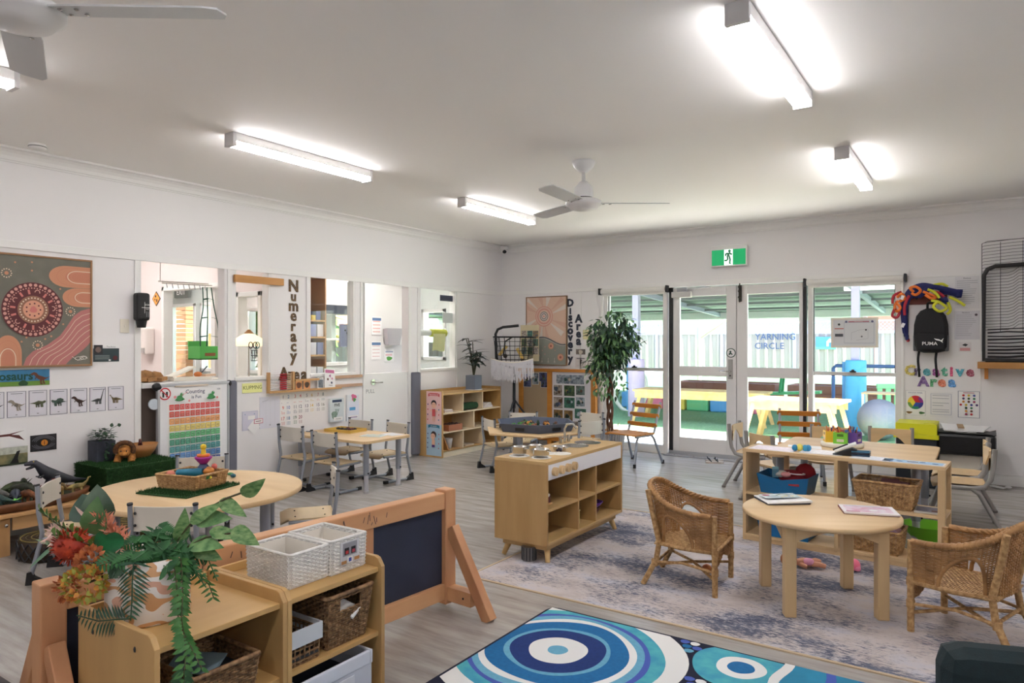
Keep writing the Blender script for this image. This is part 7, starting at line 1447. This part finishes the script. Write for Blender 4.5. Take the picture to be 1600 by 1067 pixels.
t=thing('servery_bench','white kitchen bench inside the servery opening','bench',(-5.94,3.39,0));b=B();b.box(-.15,-.38,.99,.13,.38,1.03,WHITE);obj('benchtop',b,t);b=B();b.box(-.14,-.37,0,.1,.37,.99,PALE);obj('cabinet',b,t)
t=thing('green_hanging_basket','lime green basket hanging on dark green straps inside the servery','hanging basket',(-6.3,3.95,0));GL=mat((96,196,96),.4)
b=B()
for q in((-.1,-.1,-.09,.1),(.09,-.1,.1,.1),(-.09,-.1,.09,-.09),(-.09,.09,.09,.1)): b.box(q[0],q[1],1.2,q[2],q[3],1.33,GL)
b.box(-.1,-.1,1.2,.1,.1,1.21,GL);b.box(-.1,-.105,1.33,-.09,.105,1.38,GL);obj('basket',b,t)
GSm=mat((30,84,66),.6);b=B()
for y0_,y1_ in((-.045,-.1),(.045,.1)): strap(b,[(.05,y0_,1.9),(.08,y0_*1.3,1.7),(.09,y1_*.95,1.5),(.09,y1_*.9,1.25)],.014,GSm)
strap(b,[(.05,.0,1.9),(.08,-.01,1.6),(.09,-.03,1.27)],.014,GSm)
for z,w_ in((1.78,.055),(1.6,.075),(1.42,.095)): strap(b,[(.08,-w_,z),(.09,0,z+.01),(.08,w_,z)],.012,GSm)
strap(b,[(.05,-.05,1.9),(.05,.05,1.9)],.02,GSm);obj('straps',b,t)
b=B();b.box(.1,-.05,1.235,.102,.06,1.265,mat((150,96,60)));obj('label_strip',b,t)
t=thing('peg_rail','white wire drying rail with pegs above the green basket','rail',(-6.3,3.72,1.93));b=B();b.tube([(0,-.22,0),(0,.28,.01)],.006,STEEL,6);b.tube([(.06,-.22,-.02),(.06,.28,-.01)],.006,STEEL,6);b.tube([(.03,-.22,0),(.03,-.22,.8)],.004,STEEL,6);obj('wires',b,t)
for i in range(8): b=B();b.tube([(.06,-.18+i*.055,-.02),(.06,-.17+i*.055,-.06)],.004,GREYP,6);obj('peg',b,t)
b=B();b.cbox((0,0,0),(.13,.004,.13),mat((40,34,28)),0,0,PI/4);sh=Sheet(b,(0,-.0025,0),(1,0,0),(0,0,1));HZ=mat((240,160,60));sh.poly([(-.082,0),(0,-.082),(.082,0),(0,.082)],HZ).circ(-.01,.03,.016,BLK,n=8).rect(.005,-.04,.03,-.005,BLK).rect(-.035,-.02,-.015,.0,BLK);solo('hazard_sign','orange diamond warning sign on the pink kitchen wall','sign',b,(-8.50,4.695,1.91))
t=thing('paper_towel_holder','white paper towel dispenser on the pink kitchen wall','dispenser',(-8.66,4.7,1.30));b=B();b.box(-.15,-.12,-.08,.12,0,.25,mat((236,226,222),.5));obj('case',b,t,.02);b=B();b.box(-.1,-.13,-.06,.1,-.118,0,mat((176,170,168)));obj('slot',b,t)
t=thing('table_lamp','cream domed table lamp behind the narrow second opening','lamp',(-6.25,4.42,0));b=B();b.lathe([(.0,1.46),(.06,1.45),(.14,1.40),(.19,1.33),(.185,1.33),(.0,1.36)],mat((244,222,170),.6,emit=.4),24);obj('shade',b,t);b=B();b.tube([(0,0,1.02),(0,0,1.38)],.008,STEEL,8);b.tube([(0,0,1.46),(0,0,1.5)],[.05,.01],mat((180,130,80)),12);obj('stem',b,t);b=B();b.tube([(0,0,1.0),(0,0,1.02)],.07,STEEL,16);obj('base',b,t)
t=thing('lamp_cupboard','white cupboard under the table lamp in the kitchen','cupboard',(-6.25,4.42,0));b=B();b.box(-.35,-.25,0,.35,.2,1.0,PALE);obj('body',b,t)
t=thing('scissors_caddy','wire pot of scissors on the post of the second opening','caddy',(-5.84,4.19,1.19));b=B()
for z in(0,.05,.1): b.tube([(.03*math.cos(v),.03*math.sin(v),z) for v in [2*PI*i/12 for i in range(12)]],.003,DK,5,True)
for i in range(10): b.tube([(.03*math.cos(i*.63),.03*math.sin(i*.63),0),(.03*math.cos(i*.63),.03*math.sin(i*.63),.1)],.002,DK,4)
obj('wire_pot',b,t);
for y,c in((-.04,(40,36,36)),(.01,(40,40,44)),(.035,(30,110,110))): b=B();b.tube([(0,y+.022*math.cos(v),.15+.03*math.sin(v)) for v in [2*PI*i/12 for i in range(12)]],.005,mat(c,.4),6,True);b.tube([(0,y,.12),(0,y*.3,.02)],.004,STEEL,5);obj('scissors',b,t)
# office behind the glass
t=thing('office_bookcase','brown office bookcase of boxes and files behind the third opening','bookcase',(-6.85,5.62,0));BR=mat((176,128,86),.5)
for a_ in((-.16,-.28,0,.16,-.26,2.2),(-.16,.18,1.0,.16,.2,2.2),(-.16,-.26,0,-.14,.18,2.2)): b=B();b.box(*a_,BR);obj('side_panel',b,t)
for z in(.9,1.2,1.42,1.62,2.15): b=B();b.box(-.14,-.26,z,.16,.18,z+.02,mat((196,150,96)));obj('shelf',b,t)
random.seed(19)
for i in range(5): b=B();b.box(-.1,-.22+i*.075,1.64,.12,-.155+i*.075,1.7+.05*(i%3),mat(random.choice(((226,190,60),(214,170,60),(70,80,150),(230,200,90))),.5));solo('file_box','%s box on the top shelf of the office bookcase'%('first','second','third','fourth','last')[i],'box',b,(-6.85,5.62,0),0,'boxes in the office bookcase')
for j,z in enumerate((.92,1.22,1.44)):
    for i in range(4): b=B();b.box(-.1,-.24+i*.11,z,.13,-.15+i*.11,z+.15,mat(((226,226,236),(150,160,206),(236,232,236))[(i+j)%3],.5));solo('paper_stack','%s paper stack on the %s shelf of the office bookcase'%(('first','second','third','fourth')[i],('lowest','middle','upper')[j]),'paper',b,(-6.85,5.62,0),0,'paper stacks in the office bookcase')
b=B();b.box(0,-.06,0,.03,.06,.25,mat((170,176,206),.4));b.ell((.03,0,.18),.008,.01,.01,BLK,8);b.ell((.03,.03,.15),.008,.01,.01,BLK,8);solo('hanging_file','blue grey plastic file pocket stuck beside the third opening glass','file',b,(-5.83,5.31,1.32)) 
b=B();b.box(-.02,-.35,0,.02,.35,.12,mat((64,68,78)));solo('office_blind','dark rolled blind over the office window','blind',b,(-7.36,6.68,1.76))
def post_(l,y,z,w,h,c): b=B();b.box(0,0,0,.004,w,h,PAPER);sh=Sheet(b,(.004,0,0),(0,1,0),(0,0,1));sh.rect(.01,h-.06,w-.01,h-.02,mat((90,120,160)));[sh.rect(.02,h*.15+i*.05,w-.03,h*.15+i*.05+.012,mat(c)) for i in range(4)];solo('office_poster',l,'poster',b,(-7.395,y,z))
post_('white office poster with blue heading, upper of two behind the half door',7.28,1.48,.2,.27,(230,170,160));post_('white office poster with blue heading, lower of two behind the half door',7.27,1.12,.2,.27,(220,190,190))
t=thing('file_holder','grey wall file holder behind the half door opening','file holder',(-7.38,7.64,1.33));b=B();b.add([(0,-.14,.24),(0,.16,.24),(0,.12,0),(0,-.1,0),(.1,-.16,.25),(.1,.18,.25),(.08,.13,0),(.08,-.11,0)],[(4,7,6,5),(0,4,5,1),(0,3,7,4),(1,5,6,2),(3,2,6,7)],mat((176,172,176),.4));obj('holder',b,t)
b=B();b.box(0,-.1,0,.004,.1,.2,PAPER);sh=Sheet(b,(.004,-.1,0),(0,1,0),(0,0,1));sh.rect(.02,.14,.18,.16,mat((150,160,180))).circ(.1,.05,.06,mat((90,160,70)),ry=.03,wob=.1).rect(.02,.09,.16,.12,mat((226,190,190)));solo('office_note','small poster with green picture under the grey file holder','poster',b,(-7.395,7.64,1.08))
t=thing('paper_roll','yellow green paper roll on a bar across the fifth opening','paper roll',(-5.83,6.77,1.49));b=B();b.tube([(0,-.3,0),(0,.34,0)],.012,STEEL,10);obj('bar',b,t);b=B();b.tube([(0,-.0,0),(0,.28,0)],.05,mat((206,206,84),.6),20);obj('roll',b,t);b=B();b.tube([(0,-.26,0),(0,-.02,0)],.038,PAPER,18);obj('white_roll',b,t);b=B();b.grid(lambda u,v:(.05-.02*v,.0+.24*u,-.01-.22*v+.01*math.sin(u*6)*v),8,6,mat((236,232,176),.6));obj('hanging_sheet',b,t);b=B();b.tube([(0,-.262,0),(0,-.28,0)],.014,DK,10);obj('core',b,t)
b=B();b.box(0,-.13,0,.006,.13,.075,mat((56,60,80)));solo('dark_strip','dark blue strip stuck at the top of the fifth opening glass','strip',b,(-5.742,6.98,1.9))
b=B();b.box(0,-.1,0,.004,.1,.13,mat((206,214,210),.4));solo('taped_paper','pale paper taped in the fifth opening above the paper roll','paper',b,(-5.742,7.0,1.62))
for (x,y,z,l,c) in((-10.98,6.5,2.2,'grey exit sign over the kitchen glass door',(110,112,108)),): b=B();b.box(-.2,-.02,-.09,.2,.02,.09,mat(c));sh=Sheet(b,(0,-.021,0),(1,0,0),(0,0,1));sh.text('EXIT',0,-.04,.09,PAPER,'c',.02);solo('exit_plate',l,'sign',b,(x,y,z))
# ---------------------------------------------------------------- flower pot in the foreground
# local frame: x to the right as seen from the shelf front, y away into the room, z up; origin under the pot
PT=thing('flower_pot','patterned white and pink pot of mixed artificial foliage on the left storage shelf','plant',(-2.163,1.17,.513),math.radians(34))
def potmat():
    m=bpy.data.materials.new('pot_glaze');m.use_nodes=True;n=m.node_tree.nodes;l=m.node_tree.links;p=n['Principled BSDF'];p.inputs['Roughness'].default_value=.5
    tc=n.new('ShaderNodeTexCoord');mp=n.new('ShaderNodeMapping');mp.inputs['Scale'].default_value=(1,1,1.5);l.new(tc.outputs['Object'],mp.inputs[0])
    t=n.new('ShaderNodeTexNoise');t.inputs['Scale'].default_value=9;t.inputs['Detail'].default_value=1;l.new(mp.outputs[0],t.inputs['Vector'])
    r=n.new('ShaderNodeValToRGB');r.color_ramp.interpolation='CONSTANT';e=r.color_ramp.elements
    for k in range(4): e.new(.5)
    for k,(q,c) in enumerate(((0,(214,164,140)),(.40,(232,226,220)),(.50,(208,156,108)),(.57,(234,228,222)),(.66,(222,170,148)),(.74,(190,140,96)))): e[k].position=q;e[k].color=lin(c)
    l.new(t.outputs['Fac'],r.inputs[0]);l.new(r.outputs[0],p.inputs['Base Color']);return m
b=B();b.lathe([(0,0),(.114,0),(.119,.006),(.122,.19),(.116,.192),(.112,.185),(.106,.12),(0,.12)],potmat(),48);obj('pot',b,PT)
b=B();b.lathe([(0,.15),(.104,.15)],mat((60,48,36),.9,var=.4,scale=60),24);b.lathe([(0,.11),(.1,.15),(0,.15)],mat((60,48,36),.9),24);obj('filler',b,PT)
random.seed(40)
def part(n,b,lab=None,par=PT,**k):
    o=obj(n,b,par,**k)
    if lab:o['label']=lab
    return o
STM=mat((74,70,44),.6)
# big variegated leaves on two wiry stems, right
VL=mat((64,116,58),.45,var=.6,scale=55,c2=(136,168,108),stretch=(1,1,2))
VL2=mat((48,104,52),.45,var=.55,scale=30,c2=(130,170,110))
def spray(pts,leaves,sm=STM,r=.0035):
    b=B();b.tube(pts,r,sm,6);st=part('stem',b)
    for p,d,n,L,W,m in leaves: b=B();b.leaf(p,d,n,L,W,m,.2);part('leaf',b,None,st)
spray([(.05,0,.16),(.09,.02,.24),(.15,.03,.31),(.23,.03,.355),(.30,.03,.38)],[((.085,.02,.22),(.35,-.2,1),(1,-1,.2),.11,.05,VL),((.12,.02,.28),(.85,-.2,.6),(-.3,-1,.3),.125,.042,VL),((.13,.03,.29),(1,-.2,.12),(0,-1,.6),.12,.06,VL2),((.21,.03,.35),(1,-.2,-.5),(.2,-1,.5),.10,.045,VL),((.28,.03,.365),(.6,-.2,.35),(.6,-1,-.1),.095,.05,VL)])
spray([(.06,.01,.15),(.12,.0,.21),(.18,.0,.24),(.27,.0,.255)],[((.13,.0,.22),(.8,-.3,.1),(0,-.8,1),.12,.062,VL2),((.14,.0,.21),(.8,-.2,-.25),(.3,-1,.4),.10,.05,VL),((.19,.0,.26),(.9,-.1,-.1),(0,-1,.7),.11,.042,VL),((.26,0,.265),(.8,-.2,-.35),(.4,-1,.3),.10,.055,VL)])
# fern bunch filling the pot
def frond(base,pts,n,L,W,m,name='fern_frond',droop=.2,lab=None):
    P=[V(base)+V(p) for p in pts];b=B();b.tube(P,.002,m,5)
    for i in range(n):
        t=.12+.88*i/n;k=t*(len(P)-1);j=min(int(k),len(P)-2);p=P[j].lerp(P[j+1],k-j);d=(P[j+1]-P[j]).normalized();sd=d.cross(V((0,-1,.35))).normalized()
        s_=L*(math.sin(PI*min(1,.18+.82*t))**.7+.15)
        for q in(-1,1): b.leaf(p,d*.45+sd*q+V((0,-.1,-droop)),V((0,-1,.6)),s_,W,m,.25)
    return part(name,b,lab)
for k in range(17):
    v=R(-2.6,.6);h=R(.03,.13);r=R(.06,.15);frond((R(-.04,.07),R(-.04,.05),.14),[(0,0,0),(r*.5*math.cos(v),r*.5*math.sin(v),h),(r*math.cos(v),r*math.sin(v),h*.9)],11,R(.03,.042),.0085,LEAFF)
for k in range(9): frond((R(.0,.09),R(-.03,.04),.15),[(0,0,0),(R(.02,.07),R(-.02,.02),.06),(R(.07,.13),R(-.04,.02),R(.02,.07)),(R(.1,.17),R(-.05,.0),R(-.06,.0))],13,.03,.008,LEAFF)
# drooping frond over the front, and the one lying at the foot
frond((.02,-.085,.18),[(0,0,0),(.0,-.038,.02),(.003,-.05,-.03),(.003,-.052,-.08),(.0,-.054,-.145)],15,.055,.0065,mat((40,92,62),.45,var=.3,scale=20,c2=(24,66,44)),'drooping_frond')
frond((.02,-.138,.04),[(0,0,0),(-.04,-.005,.0),(-.09,-.008,-.004),(-.17,.02,.002)],14,.045,.0065,mat((36,84,58),.45,var=.3,scale=20,c2=(22,56,40)),'low_frond')
# long vine hanging over the shelf edge at right
VN=mat((86,142,70),.45,var=.45,scale=20,c2=(54,108,56));VND=mat((46,96,52),.45,var=.4,scale=20,c2=(30,70,40))
def vine(pts,n,L,W,m):
    P=[V(p) for p in pts];b=B();b.tube(P,.0018,STM,5)
    for i in range(n):
        k=(i+.5)/n*(len(P)-1);j=min(int(k),len(P)-2);p=P[j].lerp(P[j+1],k-j);d=(P[j+1]-P[j]).normalized()
        for q in(-1,1): b.leaf(p,V((q*R(.7,1),-.35,R(-.1,.25)))+d*.55,V((0,-1,.2)),L*R(.8,1.15),W,m,.2)
    part('vine',b)
vine([(.09,-.03,.17),(.13,-.06,.19),(.15,-.09,.11),(.17,-.14,.04),(.2,-.19,.018),(.228,-.24,.004),(.236,-.26,-.08),(.232,-.26,-.16),(.225,-.26,-.24)],34,.036,.014,VN)
vine([(.08,-.04,.17),(.12,-.08,.17),(.14,-.1,.09),(.16,-.14,.03),(.21,-.2,.016),(.25,-.25,.004),(.29,-.27,-.05)],22,.03,.012,VN)
vine([(.08,-.02,.17),(.12,-.03,.15),(.13,-.05,.08),(.14,-.07,.03)],14,.035,.013,VN);vine([(.1,.0,.16),(.15,.0,.13),(.19,.0,.09),(.21,-.01,.05)],9,.03,.008,VN)
vine([(.232,-.255,-.05),(.232,-.265,-.14),(.224,-.262,-.25)],16,.038,.016,VND)
# eucalyptus-like light green sprays, left
def euc(pts,n,m,r=.024):
    P=[V(p) for p in pts];b=B();b.tube(P,.002,STM,5);st=part('stem',b)
    for i in range(n):
        k=(i+.5)/n*(len(P)-1);j=min(int(k),len(P)-2);p=P[j].lerp(P[j+1],k-j)
        for q in(-1,1): b=B();b.leaf(p,V((R(-.4,.4),q*-.7,q*.8+R(-.2,.2))),V((R(-.3,.3)-.5,-1,.2)),r*R(.9,1.25),r*1.0,m,.35);part('leaf',b,None,st)
euc([(-.09,-.02,.19),(-.18,-.03,.245),(-.26,-.03,.285),(-.33,-.02,.33)],15,LEAFL,.03)
euc([(-.1,-.03,.19),(-.15,-.07,.24),(-.21,-.08,.265),(-.25,-.08,.27)],9,LEAFL,.026)
euc([(-.2,-.03,.24),(-.27,-.03,.22),(-.3,-.02,.21)],6,mat((84,128,66),.5),.02)
b=B();b.leaf((-.27,-.03,.225),(-.8,0,-.65),(0,-1,.3),.12,.012,mat((120,160,130),.5),.1);part('blade_leaf',b);b=B();b.leaf((-.27,-.03,.225),(-.8,0,.2),(0,-1,.3),.07,.012,mat((150,176,140),.5),.1);part('blade_leaf',b)
# rubber leaf, round leaf
b=B();b.tube([(-.1,.0,.17),(-.16,.02,.26),(-.17,.02,.33)],.003,STM,6);b.leaf((-.17,.02,.27),(-.12,.1,1),(.3,-1,.1),.13,.1,mat((84,108,84),.4,var=.4,scale=14,c2=(56,80,62)),.15);part('rubber_leaf',b)
b=B();b.leaf((-.18,.01,.29),(-.45,.2,.8),(.6,-1,.5),.1,.11,mat((60,84,70),.45),.25);part('rubber_leaf',b)
b=B();b.leaf((-.165,-.01,.25),(.1,-.2,1),(0,-1,.2),.12,.085,mat((104,140,88),.45,var=.4,scale=18,c2=(76,116,70)),.2);part('pale_leaf',b)
b=B();b.tube([(-.07,-.03,.17),(-.1,-.05,.2)],.003,STM,6)
vs=[V((-.08,-.08,.25))]+[V((-.08+.045*math.cos(v)*(1-.25*math.exp(-(v-1.57)**2*8)),-.082+.008*math.cos(2*v),.25+.036*math.sin(v)*(1-.4*math.exp(-(v-1.57)**2*8)))) for v in [2*PI*i/24 for i in range(24)]]
b.add(vs,[(0,1+(i+1)%24,1+i) for i in range(24)],mat((26,118,64),.35,var=.3,scale=30,c2=(18,90,50)),True);part('round_leaf',b,'dark glossy round leaf')
# orange protea head, pink feathery head, yellow-orange cluster
OR_=mat((206,76,36),.6,var=.4,scale=30,c2=(150,36,24));b=B();b.ell((-.205,-.05,.228),.055,.05,.042,OR_,16)
for i in range(220): v,ph=R(0,6.28),R(.2,2.7);d=V((math.sin(ph)*math.cos(v),math.sin(ph)*math.sin(v),-math.cos(ph)*.9));b.leaf(V((-.205,-.05,.228))+d*.047,d+V((0,0,.4)),(R(-1,1),R(-1,1),1),.02,.006,OR_)
part('orange_flower',b,'round orange red flower head')
PK2=mat((238,170,140),.7,var=.3,scale=40,c2=(222,140,112));b=B()
for i in range(90):
    k=i/90;p=V((-.155+.09*k,-.0,.30-.085*k));d=V((R(-.6,.4),R(-1,.3),R(-.2,1)));b.leaf(p,d,(R(-1,1),-1,0),.035*(1-.2*k)+.012,.008,PK2)
b.tube([(-.155,0,.30),(-.06,0,.2)],.01,PK2,6);part('pink_plume',b,'pale pink feathery flower')
b=B();P2=mat((240,206,196),.7)
for i in range(40): b.leaf((-.265+R(-.02,.02),-.02,.25+R(-.02,.02)),(R(-1,0),R(-.6,.3),R(-.5,.8)),(0,-1,.2),.04,.007,P2)
b.leaf((-.19,.0,.30),(-.9,0,.7),(0,-1,0),.06,.012,P2);part('pink_petals',b,'pale pink spiky petals')
YO=mat((206,166,60),.6,var=.6,scale=60,c2=(206,120,60));YO2=mat((214,128,70),.6,var=.4,scale=60,c2=(160,80,44));YG=mat((168,172,76),.6)
b=B()
for i in range(200):
    g=V((random.gauss(0,1),random.gauss(0,1),random.gauss(0,1))).normalized();p=V((-.125+.045*g.x,-.12+.04*g.y,.135+.042*g.z))+V((g.x*.01,0,0));b.leaf(p,g+V((R(-.6,.6),R(-.6,.6),R(-.6,.6))),(R(-1,1),-1,R(-1,1)),.02,.014,random.choice((YO,YG,YG,YO)))
for i in range(110): g=V((random.gauss(0,1),random.gauss(0,1),random.gauss(0,1))).normalized();b.leaf(V((-.12+.03*g.x,-.1+.03*g.y,.195+.035*g.z)),g+V((R(-.6,.6),R(-.6,.6),.3)),(R(-1,1),-1,R(-1,1)),.02,.013,YO2)
for i in range(70): g=V((random.gauss(0,1),random.gauss(0,1),random.gauss(0,1))).normalized();b.leaf(V((-.185+.025*g.x,-.11+.02*g.y,.125+.035*g.z)),g,(R(-1,1),-1,R(-1,1)),.018,.01,YO2)
b.tube([(-.05,-.05,.16),(-.13,-.09,.13)],.004,STM,6);part('blossom_cluster',b,'yellow and orange blossom cluster')
for k in range(10): v=R(-3,-.3);frond((R(-.09,.0),R(-.06,.0),.15),[(0,0,0),(.06*math.cos(v),.06*math.sin(v),R(.0,.05)),(.1*math.cos(v),.1*math.sin(v),R(-.02,.04))],9,.03,.013,LEAFD)
